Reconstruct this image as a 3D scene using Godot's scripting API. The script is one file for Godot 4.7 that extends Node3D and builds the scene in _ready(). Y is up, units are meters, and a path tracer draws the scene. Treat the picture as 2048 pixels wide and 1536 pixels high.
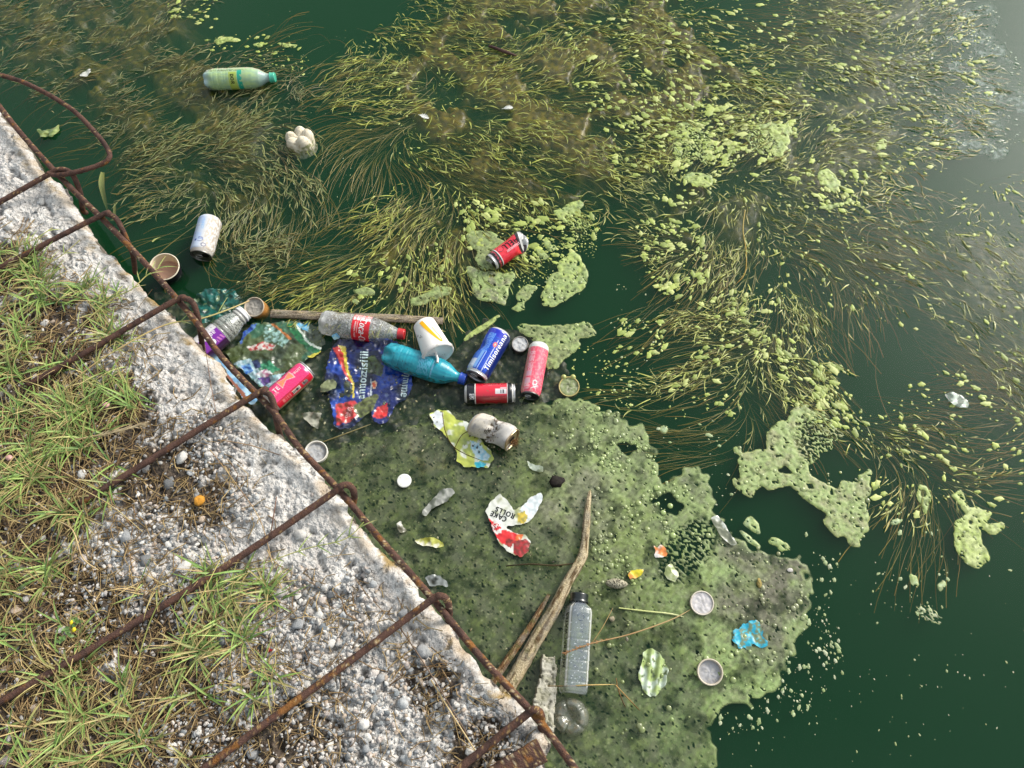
extends Node3D
# A littered pond edge seen from a concrete quay: camera, sky and sun first, then water and quay, weed and algae, then every piece of litter.

const WATER := 0.0          # height of the water surface
const QUAY := 0.38          # height of the quay's top
var rng := RandomNumberGenerator.new()
var fbm := FastNoiseLite.new()      # broad noise
var fine := FastNoiseLite.new()     # fine noise
var cells := FastNoiseLite.new()    # pebble cells
var M := {}                         # shared materials
var used := {}


func _ready() -> void:
	var cam := Camera3D.new()
	cam.name = "camera"
	cam.position = Vector3(0, 1.8, 0)
	cam.rotation_degrees = Vector3(-64, 0, 0)
	cam.fov = 53.07
	cam.near = 0.05
	cam.far = 300.0
	add_child(cam)
	var env := Environment.new()
	env.background_mode = Environment.BG_SKY
	var sky := Sky.new()
	sky.sky_material = sky_picture(Vector3(0.76, 0.58, -0.58).normalized())
	env.sky = sky
	env.tonemap_mode = Environment.TONE_MAPPER_LINEAR
	env.tonemap_exposure = 1.6
	env.sdfgi_enabled = true
	env.ssao_enabled = true
	env.ssil_enabled = true
	env.volumetric_fog_enabled = true
	env.volumetric_fog_density = 0.0
	var we := WorldEnvironment.new()
	we.name = "environment"
	we.environment = env
	add_child(we)
	var sun := DirectionalLight3D.new()
	sun.name = "sun"
	sun.light_color = Color(1.0, 0.96, 0.9)
	sun.light_energy = 0.6
	sun.light_angular_distance = 16.0
	sun.shadow_enabled = true
	sun.look_at_from_position(Vector3(0.76, 0.58, -0.58) * 10.0, Vector3.ZERO)
	add_child(sun)

	rng.seed = 77
	set_noise(fbm, 3, 1.0, 4)
	set_noise(fine, 9, 1.0, 2)
	cells.seed = 5
	cells.noise_type = FastNoiseLite.TYPE_CELLULAR
	cells.frequency = 1.0
	cells.cellular_return_type = FastNoiseLite.RETURN_DISTANCE
	cells.fractal_type = FastNoiseLite.FRACTAL_NONE
	make_materials()
	build_water()
	build_quay()
	build_pebbles()
	build_bars()
	build_weed()
	build_algae()
	build_cans()
	build_bottles()
	build_cups_and_jars()
	build_wrappers()
	build_wood()
	build_grass()
	build_small_things()


func sky_picture(sun_at: Vector3) -> PanoramaSkyMaterial:
	# a hazy sky: pale blue overhead, whiter low down and round the veiled sun
	var im := Image.create(512, 256, false, Image.FORMAT_RGBF)
	var n := FastNoiseLite.new()
	n.seed = 21
	n.frequency = 1.6
	n.fractal_octaves = 4
	for y in 256:
		for x in 512:
			var up := PI * (0.5 - (y + 0.5) / 256.0)
			var az := TAU * (x + 0.5) / 512.0
			var d := Vector3(sin(az) * cos(up), sin(up), -cos(az) * cos(up))
			var h := maxf(d.y, 0.0)
			var c := Color(0.54, 0.59, 0.60).lerp(Color(0.32, 0.37, 0.42), pow(h, 0.6))
			var cloud := smoothstep(-0.15, 0.45, n.get_noise_3d(d.x, d.y * 1.6, d.z))
			c = c.lerp(Color(0.82, 0.85, 0.87), cloud * 0.25)
			var s := maxf(d.dot(sun_at), 0.0)
			c += Color(1.0, 0.97, 0.9) * (pow(s, 20.0) * 6.5 + pow(s, 50.0) * 2.0)
			if d.y < 0.0:
				c = Color(0.20, 0.22, 0.18)
			im.set_pixel(x, y, Color(c.r, c.g, c.b))
	var m := PanoramaSkyMaterial.new()
	m.panorama = ImageTexture.create_from_image(im)
	return m


# ---------------------------------------------------------------- helpers

func set_noise(n: FastNoiseLite, s: int, freq: float, octaves: int) -> void:
	n.seed = s
	n.noise_type = FastNoiseLite.TYPE_SIMPLEX_SMOOTH
	n.frequency = freq
	n.fractal_octaves = octaves


func nz(p: Vector3, f: float) -> float:
	return fbm.get_noise_3d(p.x * f, p.y * f, p.z * f)


func nf(x: float, z: float, f: float) -> float:
	return fine.get_noise_2d(x * f, z * f)


func cell(x: float, z: float, f: float) -> float:
	return cells.get_noise_2d(x * f, z * f)


func rgb(r: float, g: float, b: float) -> Color:
	# a paint mixed by its screen value, as the linear colour vertex colours take
	var c := Color(r / 255.0, g / 255.0, b / 255.0).srgb_to_linear()
	return Color(c.r * 0.82, c.g * 0.82, c.b * 0.82)


func fade(c: Color, a: float) -> Color:
	return Color(c.r, c.g, c.b, a)


func tint(c: Color, k: float) -> Color:
	return Color(c.r * k, c.g * k, c.b * k, c.a)


class MB:
	var v := PackedVector3Array()
	var c := PackedColorArray()
	var i := PackedInt32Array()

	func add(p: Vector3, col: Color) -> int:
		v.append(p)
		c.append(col)
		return v.size() - 1

	func tri(a: int, b: int, d: int) -> void:
		i.append(a)
		i.append(b)
		i.append(d)

	func quad(a: int, b: int, d: int, e: int) -> void:
		tri(a, b, d)
		tri(a, d, e)

	func tube(path: PackedVector3Array, radii: PackedFloat32Array, sides: int, cols: PackedColorArray, squash := 1.0) -> void:
		# a capped tube along a path
		var n := path.size()
		var first := v.size()
		var ref := Vector3.UP
		for k in n:
			var t := (path[mini(k + 1, n - 1)] - path[maxi(k - 1, 0)]).normalized()
			if absf(t.dot(ref)) > 0.95:
				ref = Vector3.RIGHT if absf(t.x) < 0.8 else Vector3.BACK
			var s := t.cross(ref).normalized()
			var u := s.cross(t).normalized()
			ref = u
			for j in sides:
				var a := TAU * j / sides
				add(path[k] + (s * cos(a) + u * sin(a) * squash) * radii[k], cols[k])
		for k in n - 1:
			for j in sides:
				var a0 := first + k * sides + j
				var b0 := first + k * sides + (j + 1) % sides
				quad(a0, b0, b0 + sides, a0 + sides)
		for e in 2:
			var k := 0 if e == 0 else n - 1
			var mid := add(path[k], cols[k])
			for j in sides:
				var a1 := first + k * sides + j
				var b1 := first + k * sides + (j + 1) % sides
				if e == 0:
					tri(mid, b1, a1)
				else:
					tri(mid, a1, b1)

	func blade(path: PackedVector3Array, side: Vector3, width: float, col: Color, tip: Color, fold := 0.0) -> void:
		# a leaf: two half strips that meet in a fold, pointed at the end
		var n := path.size()
		var first := v.size()
		for k in n:
			var t := float(k) / (n - 1)
			var w := width * 0.5 * (1.0 - pow(t, 2.5)) * (0.55 + 0.45 * minf(1.0, t * 4.0))
			var cc := col.lerp(tip, t)
			add(path[k] - side * w + Vector3.UP * w * fold, cc)
			add(path[k], cc * 0.94)
			add(path[k] + side * w + Vector3.UP * w * fold, cc)
		for k in n - 1:
			var a := first + k * 3
			quad(a, a + 3, a + 4, a + 1)
			quad(a + 1, a + 4, a + 5, a + 2)

	func mesh() -> ArrayMesh:
		var nrm := PackedVector3Array()
		nrm.resize(v.size())
		for k in range(0, i.size(), 3):
			var a := i[k]
			var b := i[k + 1]
			var d := i[k + 2]
			var n := (v[d] - v[a]).cross(v[b] - v[a])
			nrm[a] += n
			nrm[b] += n
			nrm[d] += n
		for k in nrm.size():
			nrm[k] = nrm[k].normalized() if nrm[k].length_squared() > 0.0 else Vector3.UP
		var arr := []
		arr.resize(Mesh.ARRAY_MAX)
		arr[Mesh.ARRAY_VERTEX] = v
		arr[Mesh.ARRAY_NORMAL] = nrm
		arr[Mesh.ARRAY_COLOR] = c
		arr[Mesh.ARRAY_INDEX] = i
		var m := ArrayMesh.new()
		if v.size() > 0:
			m.add_surface_from_arrays(Mesh.PRIMITIVE_TRIANGLES, arr)
		return m


func numbered(called: String) -> String:
	if not used.has(called):
		used[called] = 0
		return called
	used[called] += 1
	return "%s_%03d" % [called, used[called]]


func part(called: String, mesh: Mesh, material: Material, parent: Node, label := "") -> MeshInstance3D:
	var o := MeshInstance3D.new()
	o.name = called
	o.mesh = mesh
	o.material_override = material
	if label:
		o.set_meta("label", label)
	parent.add_child(o, true)
	return o


func tag(o: Node, label: String, category: String, group := "", kind := "") -> Node:
	o.set_meta("label", label)
	if category:
		o.set_meta("category", category)
	if group:
		o.set_meta("group", group)
	if kind:
		o.set_meta("kind", kind)
	return o


func thing(called: String, label: String, category: String, at := Vector3.ZERO, group := "") -> Node3D:
	var o := Node3D.new()
	o.name = numbered(called)
	o.position = at
	add_child(o)
	tag(o, label, category, group)
	return o


func single(called: String, mesh: Mesh, material: Material, label: String, category: String, at := Vector3.ZERO, group := "", kind := "") -> MeshInstance3D:
	var o := part(numbered(called), mesh, material, self)
	o.position = at
	tag(o, label, category, group, kind)
	return o


func structure(called: String, mesh: Mesh, material: Material) -> MeshInstance3D:
	var o := part(called, mesh, material, self)
	o.set_meta("kind", "structure")
	return o


func scatter(called: String, mesh: Mesh, material: Material, places: Array, colours: Array, parent: Node, label := "", category := "") -> MultiMeshInstance3D:
	var mm := MultiMesh.new()
	mm.transform_format = MultiMesh.TRANSFORM_3D
	mm.use_colors = true
	mm.mesh = mesh
	mm.instance_count = places.size()
	for k in places.size():
		mm.set_instance_transform(k, places[k])
		mm.set_instance_color(k, colours[k])
	var o := MultiMeshInstance3D.new()
	o.name = numbered(called)
	o.multimesh = mm
	o.material_override = material
	o.set_meta("kind", "stuff")
	if label:
		o.set_meta("label", label)
		o.set_meta("category", category)
	parent.add_child(o, true)
	return o


func material(called: String, rough: float, metal := 0.0, spec := 0.5) -> StandardMaterial3D:
	var m := StandardMaterial3D.new()
	m.resource_name = called
	m.vertex_color_use_as_albedo = true
	m.roughness = rough
	m.metallic = metal
	m.metallic_specular = spec
	M[called] = m
	return m


func gloss(m: StandardMaterial3D, amount: float) -> StandardMaterial3D:
	m.clearcoat_enabled = true
	m.clearcoat = amount
	m.clearcoat_roughness = 0.08
	return m


func noise_picture(freq: float, octaves: int, kind := FastNoiseLite.TYPE_SIMPLEX_SMOOTH, s := 1) -> NoiseTexture2D:
	var n := FastNoiseLite.new()
	n.seed = s
	n.noise_type = kind
	n.frequency = freq
	n.fractal_octaves = octaves
	var t := NoiseTexture2D.new()
	t.width = 512
	t.height = 512
	t.seamless = true
	t.noise = n
	return t


func relief(m: StandardMaterial3D, t: Texture2D, cm: float, per_metre: float) -> void:
	m.heightmap_enabled = true
	m.heightmap_texture = t
	m.heightmap_scale = cm
	m.uv1_triplanar = true
	m.uv1_world_triplanar = true
	m.uv1_scale = Vector3.ONE * per_metre


func speckle(m: StandardMaterial3D, freq: float, s: int, low: Color, high: Color) -> void:
	# the grain of the stuff itself, at the scale of a grain of sand
	var t := noise_picture(freq, 4, FastNoiseLite.TYPE_SIMPLEX, s)
	var ramp := Gradient.new()
	ramp.offsets = PackedFloat32Array([0.25, 0.62])
	ramp.colors = PackedColorArray([low, high])
	t.color_ramp = ramp
	m.albedo_texture = t


func make_materials() -> void:
	var grain := noise_picture(0.03, 5)
	relief(material("concrete", 0.92, 0.0, 0.3), grain, 0.6, 6.0)
	relief(material("stone", 0.8, 0.0, 0.35), grain, 0.05, 14.0)
	relief(material("rust", 0.85, 0.0, 0.35), noise_picture(0.05, 4, FastNoiseLite.TYPE_SIMPLEX, 4), 0.12, 9.0)
	relief(material("wood", 0.8, 0.0, 0.3), noise_picture(0.04, 4, FastNoiseLite.TYPE_SIMPLEX, 8), 0.12, 7.0)
	relief(material("algae", 0.55, 0.0, 0.5), noise_picture(0.05, 5, FastNoiseLite.TYPE_SIMPLEX, 12), 0.010, 6.0)
	speckle(M.algae, 0.13, 12, Color(0.80, 0.82, 0.74), Color(1.0, 1.0, 0.97))
	M.algae.transparency = BaseMaterial3D.TRANSPARENCY_ALPHA
	speckle(M.concrete, 0.16, 31, Color(0.74, 0.73, 0.72), Color(1, 1, 1))
	speckle(M.stone, 0.10, 33, Color(0.70, 0.69, 0.68), Color(1, 1, 1))
	speckle(M.rust, 0.14, 35, Color(0.62, 0.56, 0.52), Color(1, 1, 1))
	speckle(M.wood, 0.10, 37, Color(0.62, 0.58, 0.54), Color(1, 1, 1))
	var leaf := material("leaf", 0.5, 0.0, 0.45)
	leaf.backlight_enabled = true
	leaf.backlight = Color(0.3, 0.3, 0.3)
	material("weed", 0.4, 0.0, 0.45)
	material("bubble", 0.22, 0.0, 0.5)
	material("straw", 0.75, 0.0, 0.3)
	gloss(material("paint", 0.3, 0.0, 0.5), 0.5)
	material("worn_paint", 0.5, 0.0, 0.45)
	material("aluminium", 0.32, 0.85, 0.5)
	material("paper", 0.65, 0.0, 0.4)
	gloss(material("plastic", 0.32, 0.0, 0.5), 0.5)
	gloss(material("film", 0.33, 0.0, 0.55), 0.3)
	material("ink", 0.45, 0.0, 0.4)
	var clear := gloss(material("clear_plastic", 0.27, 0.0, 0.7), 1.0)
	clear.transparency = BaseMaterial3D.TRANSPARENCY_ALPHA
	var scum := material("scum", 0.6, 0.0, 0.4)
	scum.transparency = BaseMaterial3D.TRANSPARENCY_ALPHA
	var thin := material("clear_film", 0.28, 0.0, 0.6)
	thin.transparency = BaseMaterial3D.TRANSPARENCY_ALPHA


func inside(p: Vector2, poly: PackedVector2Array) -> bool:
	return Geometry2D.is_point_in_polygon(p, poly)


func box_of(poly: PackedVector2Array, margin: float) -> Rect2:
	var r := Rect2(poly[0], Vector2.ZERO)
	for p in poly:
		r = r.expand(p)
	return r.grow(margin)


func raster(poly: PackedVector2Array, holes: Array, r: Rect2, h: float, ragged: float, ragged_at: float, passes := 1) -> PackedFloat32Array:
	# 1 inside the outline, 0 outside, softened over a cell or two so that the contour runs smoothly; the outline is frayed by noise
	var nx := int(r.size.x / h) + 2
	var nzz := int(r.size.y / h) + 2
	var raw := PackedFloat32Array()
	raw.resize(nx * nzz)
	for j in nzz:
		for k in nx:
			var p := r.position + Vector2(k, j) * h
			if ragged > 0.0:
				p += Vector2(fbm.get_noise_2d(p.x * ragged_at, p.y * ragged_at), fbm.get_noise_2d(p.x * ragged_at + 50.0, p.y * ragged_at)) * ragged
			var f := 1.0 if inside(p, poly) else 0.0
			for q in holes:
				if inside(p, q):
					f = 0.0
			raw[j * nx + k] = f
	var f2 := raw.duplicate()
	for pass_no in passes:
		for j in range(1, nzz - 1):
			for k in range(1, nx - 1):
				var o := j * nx + k
				f2[o] = (raw[o] * 4.0 + (raw[o - 1] + raw[o + 1] + raw[o - nx] + raw[o + nx]) * 2.0 + raw[o - nx - 1] + raw[o - nx + 1] + raw[o + nx - 1] + raw[o + nx + 1]) / 16.0
		raw = f2.duplicate()
	return f2


func field_mesh(r: Rect2, h: float, f: PackedFloat32Array, height: Callable, colour: Callable) -> ArrayMesh:
	# a sheet over the cells of a grid where f > 0.5, cut along that contour; height and colour are asked at (x, z, f)
	var nx := int(r.size.x / h) + 2
	var nzz := int(r.size.y / h) + 2
	var mb := MB.new()
	var at := PackedInt32Array()
	at.resize(nx * nzz)
	at.fill(-1)
	var cut := {}
	for j in nzz - 1:
		for k in nx - 1:
			var o := j * nx + k
			var q: Array[int] = [o, o + 1, o + nx + 1, o + nx]
			var n := 0
			for x in q:
				if f[x] > 0.5:
					n += 1
			if n == 0:
				continue
			for x in q:
				if at[x] < 0 and (f[x] > 0.5 or n > 0):
					var p := r.position + Vector2(x % nx, x / nx) * h
					at[x] = mb.add(Vector3(p.x, height.call(p.x, p.y, f[x]), p.y), colour.call(p.x, p.y, f[x]))
			if n == 4:
				if (j + k) % 2 == 0:
					mb.tri(at[q[0]], at[q[1]], at[q[2]])
					mb.tri(at[q[0]], at[q[2]], at[q[3]])
				else:
					mb.tri(at[q[0]], at[q[1]], at[q[3]])
					mb.tri(at[q[1]], at[q[2]], at[q[3]])
				continue
			for t in [[q[0], q[1], q[2]], [q[0], q[2], q[3]]]:
				var ring: Array[int] = []
				for e in 3:
					var a: int = t[e]
					var b: int = t[(e + 1) % 3]
					if f[a] > 0.5:
						ring.append(at[a])
					if (f[a] > 0.5) != (f[b] > 0.5):
						var key := mini(a, b) * 1000003 + maxi(a, b)
						if not cut.has(key):
							var s := clampf((0.5 - f[a]) / (f[b] - f[a]), 0.03, 0.97)
							cut[key] = mb.add(mb.v[at[a]].lerp(mb.v[at[b]], s), mb.c[at[a]].lerp(mb.c[at[b]], s))
						ring.append(cut[key])
				for e in range(1, ring.size() - 1):
					mb.tri(ring[0], ring[e], ring[e + 1])
	return compact(mb).mesh()


func compact(mb: MB) -> MB:
	# drops the points that no face uses
	var to := PackedInt32Array()
	to.resize(mb.v.size())
	to.fill(-1)
	var out := MB.new()
	out.i.resize(mb.i.size())
	for k in mb.i.size():
		var x := mb.i[k]
		if to[x] < 0:
			to[x] = out.add(mb.v[x], mb.c[x])
		out.i[k] = to[x]
	return out


func edge_distance(p: Vector2, poly: PackedVector2Array) -> float:
	var best := 1e9
	for k in poly.size():
		var q := Geometry2D.get_closest_point_to_segment(p, poly[k], poly[(k + 1) % poly.size()])
		best = minf(best, p.distance_squared_to(q))
	return sqrt(best)


func smooth_path(pts: PackedVector3Array, steps: int) -> PackedVector3Array:
	var out := PackedVector3Array()
	var n := pts.size()
	for k in n - 1:
		for s in steps:
			out.append(pts[k].cubic_interpolate(pts[k + 1], pts[maxi(k - 1, 0)], pts[mini(k + 2, n - 1)], float(s) / steps))
	out.append(pts[n - 1])
	return out


func filled(n: int, x: float) -> PackedFloat32Array:
	var a := PackedFloat32Array()
	a.resize(n)
	a.fill(x)
	return a


func painted(n: int, x: Color) -> PackedColorArray:
	var a := PackedColorArray()
	a.resize(n)
	a.fill(x)
	return a


func random_in(poly: PackedVector2Array) -> Vector2:
	var r := box_of(poly, 0.0)
	for k in 60:
		var p := r.position + Vector2(rng.randf(), rng.randf()) * r.size
		if inside(p, poly):
			return p
	return poly[0]


# ---------------------------------------------------------------- water

func build_water() -> void:
	var fog := FogVolume.new()
	fog.name = "murky_water"
	fog.size = Vector3(16, 1.2, 16)
	fog.position = Vector3(0, -0.6015, -3)
	var fm := FogMaterial.new()
	fm.resource_name = "green_murk"
	fm.albedo = Color(0.024, 0.165, 0.060).linear_to_srgb()
	fm.density = 13.0
	fog.material = fm
	fog.set_meta("kind", "structure")
	add_child(fog)
	var pm := PlaneMesh.new()
	pm.size = Vector2(16, 16)
	var wm := StandardMaterial3D.new()
	wm.resource_name = "water_surface"
	wm.transparency = BaseMaterial3D.TRANSPARENCY_ALPHA
	wm.albedo_color = Color(0.1, 0.2, 0.1, 0.01)
	wm.roughness = 0.02
	wm.metallic_specular = 0.32
	var pane := structure("water", pm, wm)
	pane.position = Vector3(0, WATER, -3)
	var bm := StandardMaterial3D.new()
	bm.resource_name = "silt"
	bm.albedo_color = Color(0.05, 0.06, 0.03).linear_to_srgb()
	var bed := structure("pond_bed", pm, bm)
	bed.position = Vector3(0, -1.0, -3)


# ---------------------------------------------------------------- the quay: broken concrete, soil and gravel

var quay_edge := PackedVector2Array([Vector2(-1.705, -1.976), Vector2(-1.402, -1.625), Vector2(-1.269, -1.437), Vector2(-1.203, -1.377), Vector2(-1.16, -1.321), Vector2(-1.132, -1.274), Vector2(-1.08, -1.236), Vector2(-1.043, -1.191), Vector2(-0.994, -1.125), Vector2(-0.951, -1.069), Vector2(-0.928, -1.038), Vector2(-0.879, -1), Vector2(-0.844, -0.966), Vector2(-0.801, -0.918), Vector2(-0.75, -0.88), Vector2(-0.72, -0.845), Vector2(-0.688, -0.813), Vector2(-0.661, -0.784), Vector2(-0.619, -0.758), Vector2(-0.591, -0.713), Vector2(-0.566, -0.672), Vector2(-0.527, -0.632), Vector2(-0.493, -0.601), Vector2(-0.459, -0.578), Vector2(-0.416, -0.546), Vector2(-0.375, -0.516), Vector2(-0.359, -0.476), Vector2(-0.319, -0.444), Vector2(-0.307, -0.414), Vector2(-0.264, -0.368), Vector2(-0.224, -0.331), Vector2(-0.176, -0.303), Vector2(-0.165, -0.267), Vector2(-0.137, -0.243), Vector2(-0.109, -0.215), Vector2(-0.09, -0.181), Vector2(-0.054, -0.147), Vector2(-0.033, -0.116), Vector2(-0.002, -0.099), Vector2(0.024, -0.081), Vector2(0.052, -0.042), Vector2(0.062, -0.021), Vector2(0.053, 0.009), Vector2(0.078, 0.06), Vector2(0.163, 0.13)])
var inland := PackedVector2Array([Vector2(0.15, 0.349), Vector2(-1.259, 0.349), Vector2(-2.402, -1.976)])
# where soil and litter lie over the concrete, where loose gravel lies
var soil_spots := [[Vector2(-1.012, -0.772), 0.20], [Vector2(-0.842, -0.59), 0.17], [Vector2(-0.674, -0.496), 0.12], [Vector2(-0.922, -0.446), 0.20], [Vector2(-0.806, -0.215), 0.17], [Vector2(-0.846, -0.075), 0.18], [Vector2(-0.612, -0.181), 0.12], [Vector2(-0.607, -0.029), 0.2], [Vector2(-0.385, 0.001), 0.13], [Vector2(-0.053, -0.017), 0.07], [Vector2(-1.158, -0.548), 0.35], [Vector2(-1.018, -0.131), 0.35], [Vector2(-0.141, -0.115), 0.06], [Vector2(-1.134, -0.973), 0.1], [Vector2(-0.586, -0.436), 0.07]]
var gravel_spots := [[Vector2(-0.639, -0.321), 0.16], [Vector2(-0.597, -0.558), 0.10], [Vector2(-0.53, -0.446), 0.07], [Vector2(-0.744, -0.258), 0.12], [Vector2(-0.439, -0.147), 0.15], [Vector2(-0.275, -0.067), 0.18], [Vector2(-0.157, -0.091), 0.14], [Vector2(-0.054, -0.067), 0.12], [Vector2(-0.38, -0.232), 0.10], [Vector2(-0.523, -0.029), 0.14], [Vector2(0.005, -0.014), 0.1], [Vector2(-0.276, -0.276), 0.05], [Vector2(-0.886, -0.772), 0.08], [Vector2(-0.298, -0.223), 0.08]]


func spot_share(p: Vector2, spots: Array) -> float:
	var s := 0.0
	for q in spots:
		var d: float = p.distance_to(q[0]) / q[1]
		if d < 1.0:
			s = maxf(s, (1.0 - d * d))
	return s


func soil_at(x: float, z: float) -> float:
	var s := spot_share(Vector2(x, z), soil_spots)
	return smoothstep(0.32, 0.58, s * 0.95 + nf(x, z, 14.0) * 0.30 + nf(x, z, 60.0) * 0.22)


func gravel_at(x: float, z: float) -> float:
	return smoothstep(0.32, 0.75, spot_share(Vector2(x, z), gravel_spots) + nf(x + 9.0, z, 16.0) * 0.4)


func edge_drop(x: float, z: float) -> float:
	# metres from the water-side edge
	var best := 1e9
	var p := Vector2(x, z)
	for k in quay_edge.size() - 1:
		var q := Geometry2D.get_closest_point_to_segment(p, quay_edge[k], quay_edge[k + 1])
		best = minf(best, p.distance_squared_to(q))
	return sqrt(best)


func quay_height(x: float, z: float) -> float:
	var h := QUAY + fbm.get_noise_2d(x * 5.0, z * 5.0) * 0.012 + nf(x, z, 32.0) * 0.0035 + nf(x, z, 95.0) * 0.0018
	var d := edge_drop(x, z)
	h -= 0.022 * pow(clampf(1.0 - d / 0.030, 0.0, 1.0), 2.0)
	var pit := smoothstep(0.22, 0.55, nf(x + 3.0, z, 22.0))
	h -= pit * 0.008
	h -= 0.004 * smoothstep(0.05, 0.0, absf(fbm.get_noise_2d(x * 20.0 + 4.0, z * 20.0))) * smoothstep(-0.05, 0.3, nf(x + 2.0, z, 12.0))
	h += nf(x, z, 210.0) * 0.0010
	var g := gravel_at(x, z) * 0.7 + 0.3
	h += g * (0.0042 * (1.0 - smoothstep(0.0, 0.75, cell(x, z, 62.0) + 1.0)) + 0.0025 * (1.0 - smoothstep(0.0, 0.8, cell(x + 4.0, z, 120.0) + 1.0)))
	h -= soil_at(x, z) * 0.004
	return h


func quay_colour(x: float, z: float, _f: float) -> Color:
	var broad := fbm.get_noise_2d(x * 7.0 + 8.0, z * 7.0)
	var c := rgb(228, 224, 220).lerp(rgb(246, 243, 239), smoothstep(-0.1, 0.5, broad))
	c = c.lerp(rgb(206, 196, 188), smoothstep(0.15, 0.5, fbm.get_noise_2d(x * 9.0, z * 9.0 + 20.0)) * 0.6)
	# grey lichen, weathered pits and hair cracks
	c = c.lerp(rgb(140, 137, 133), smoothstep(0.14, 0.46, 0.75 * nf(x, z, 45.0) + 0.55 * nf(x, z, 170.0) + 0.25 * nf(x, z, 330.0)) * 0.6)
	c = c.lerp(rgb(248, 246, 243), smoothstep(0.14, 0.40, nf(x + 11.0, z, 120.0) + 0.4 * nf(x, z + 5.0, 300.0)) * 0.75)
	c = c.lerp(rgb(92, 86, 80), smoothstep(0.040, 0.0, absf(fbm.get_noise_2d(x * 20.0 + 4.0, z * 20.0))) * smoothstep(-0.05, 0.3, nf(x + 2.0, z, 12.0)) * 0.7)
	c = c.lerp(rgb(88, 82, 76), smoothstep(0.36, 0.54, nf(x + 3.0, z, 22.0) * 0.8 + nf(x, z, 130.0) * 0.35) * 0.7)
	# embedded stones, each with its own tone, with darker mortar between
	var g := gravel_at(x, z)
	var k := cell(x, z, 62.0) + 1.0
	var id := nf(floorf(x * 40.0), floorf(z * 40.0), 3.7)
	c = c.lerp(rgb(186, 184, 182), 0.4 * g * smoothstep(0.1, 0.5, id))
	c = c.lerp(rgb(98, 89, 80), (0.12 + 0.5 * g) * smoothstep(0.55, 0.80, k + nf(x, z, 200.0) * 0.25))
	c = c.lerp(rgb(104, 96, 86), g * 0.35 * smoothstep(0.0, 0.35, nf(x + 5.0, z, 28.0)))
	# soil
	var s := soil_at(x, z)
	var dirt := rgb(70, 57, 46).lerp(rgb(112, 97, 80), smoothstep(-0.3, 0.5, nf(x, z, 110.0))).lerp(rgb(40, 32, 26), smoothstep(0.1, 0.5, nf(x + 7.0, z, 70.0)))
	c = c.lerp(dirt, s * 0.95)
	# ochre lichen and damp along the broken edge
	var d := edge_drop(x, z)
	c = c.lerp(rgb(196, 176, 150), smoothstep(0.05, 0.0, d) * smoothstep(-0.2, 0.4, nf(x, z, 20.0)) * 0.7)
	c = c.lerp(rgb(160, 132, 62), smoothstep(0.045, 0.0, d) * smoothstep(0.30, 0.55, nf(x + 2.0, z, 13.0) + 0.3 * nf(x, z, 90.0)) * 0.8)
	return c


func build_quay() -> void:
	var quay := thing("concrete_quay", "rough broken concrete quay with gravel and soil along the pond", "quay")
	var poly := quay_edge.duplicate()
	poly.append_array(inland)
	var h := 0.0033
	var r := Rect2(-1.75, -1.9, 1.95, 2.25)
	var f := raster(poly, [], r, h, 0.010, 22.0)
	var top := field_mesh(r, h, f, func(x, z, _q): return quay_height(x, z), quay_colour)
	part("top", top, M.concrete, quay)
	# the broken face down into the water
	var face := MB.new()
	var rows := 14
	var n := 0
	for k in quay_edge.size() - 1:
		var steps := maxi(1, int(quay_edge[k].distance_to(quay_edge[k + 1]) / 0.012))
		for s in steps:
			var p := quay_edge[k].lerp(quay_edge[k + 1], float(s) / steps)
			p -= Vector2(fbm.get_noise_2d(p.x * 22.0, p.y * 22.0), fbm.get_noise_2d(p.x * 22.0 + 50.0, p.y * 22.0)) * 0.010
			var out := Vector2(0.72, -0.69)
			for j in rows:
				var y := QUAY - 0.020 - 0.66 * j / (rows - 1.0)
				var push := -0.012 + 0.009 * nz(Vector3(p.x, y, p.y), 20.0) - 0.03 * j / rows
				if j == 0:
					push = -0.022
				var c := rgb(150, 142, 132).lerp(rgb(96, 88, 74), smoothstep(-0.2, 0.4, nz(Vector3(p.x, y, p.y), 30.0)))
				c = c.lerp(rgb(48, 58, 34), smoothstep(0.07, 0.0, y + 0.02 * nz(Vector3(p.x, y, p.y), 40.0)))
				face.add(Vector3(p.x + out.x * push, y, p.y + out.y * push), c)
			n += 1
	for k in n - 1:
		for j in rows - 1:
			var a := k * rows + j
			face.quad(a, a + rows, a + rows + 1, a + 1)
	part("face", face.mesh(), M.concrete, quay)


func stone_mesh(s: int, col: Color, detail := 6) -> ArrayMesh:
	# one rounded or broken pebble about 1 across, flattened
	var mb := MB.new()
	var seg := detail + 3
	for j in detail + 1:
		var t := PI * j / detail
		for k in seg:
			var a := TAU * k / seg
			var d := Vector3(sin(t) * cos(a), cos(t), sin(t) * sin(a))
			var w := 0.5 + 0.26 * nz(d + Vector3(s * 7.3, 0, 0), 1.1) + 0.12 * nz(d + Vector3(s * 3.1, 5, 0), 3.0)
			var p := d * w
			p.y *= 0.62 + 0.15 * sin(s * 2.1)
			p.x *= 1.0 + 0.28 * sin(s * 1.3)
			var m := 1.0 + 0.22 * nz(d + Vector3(s, 0, 9), 2.2)
			mb.add(p, tint(col, m))
	for j in detail:
		for k in seg:
			var a := j * seg + k
			var b := j * seg + (k + 1) % seg
			mb.quad(a, a + seg, b + seg, b)
	return mb.mesh()


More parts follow.
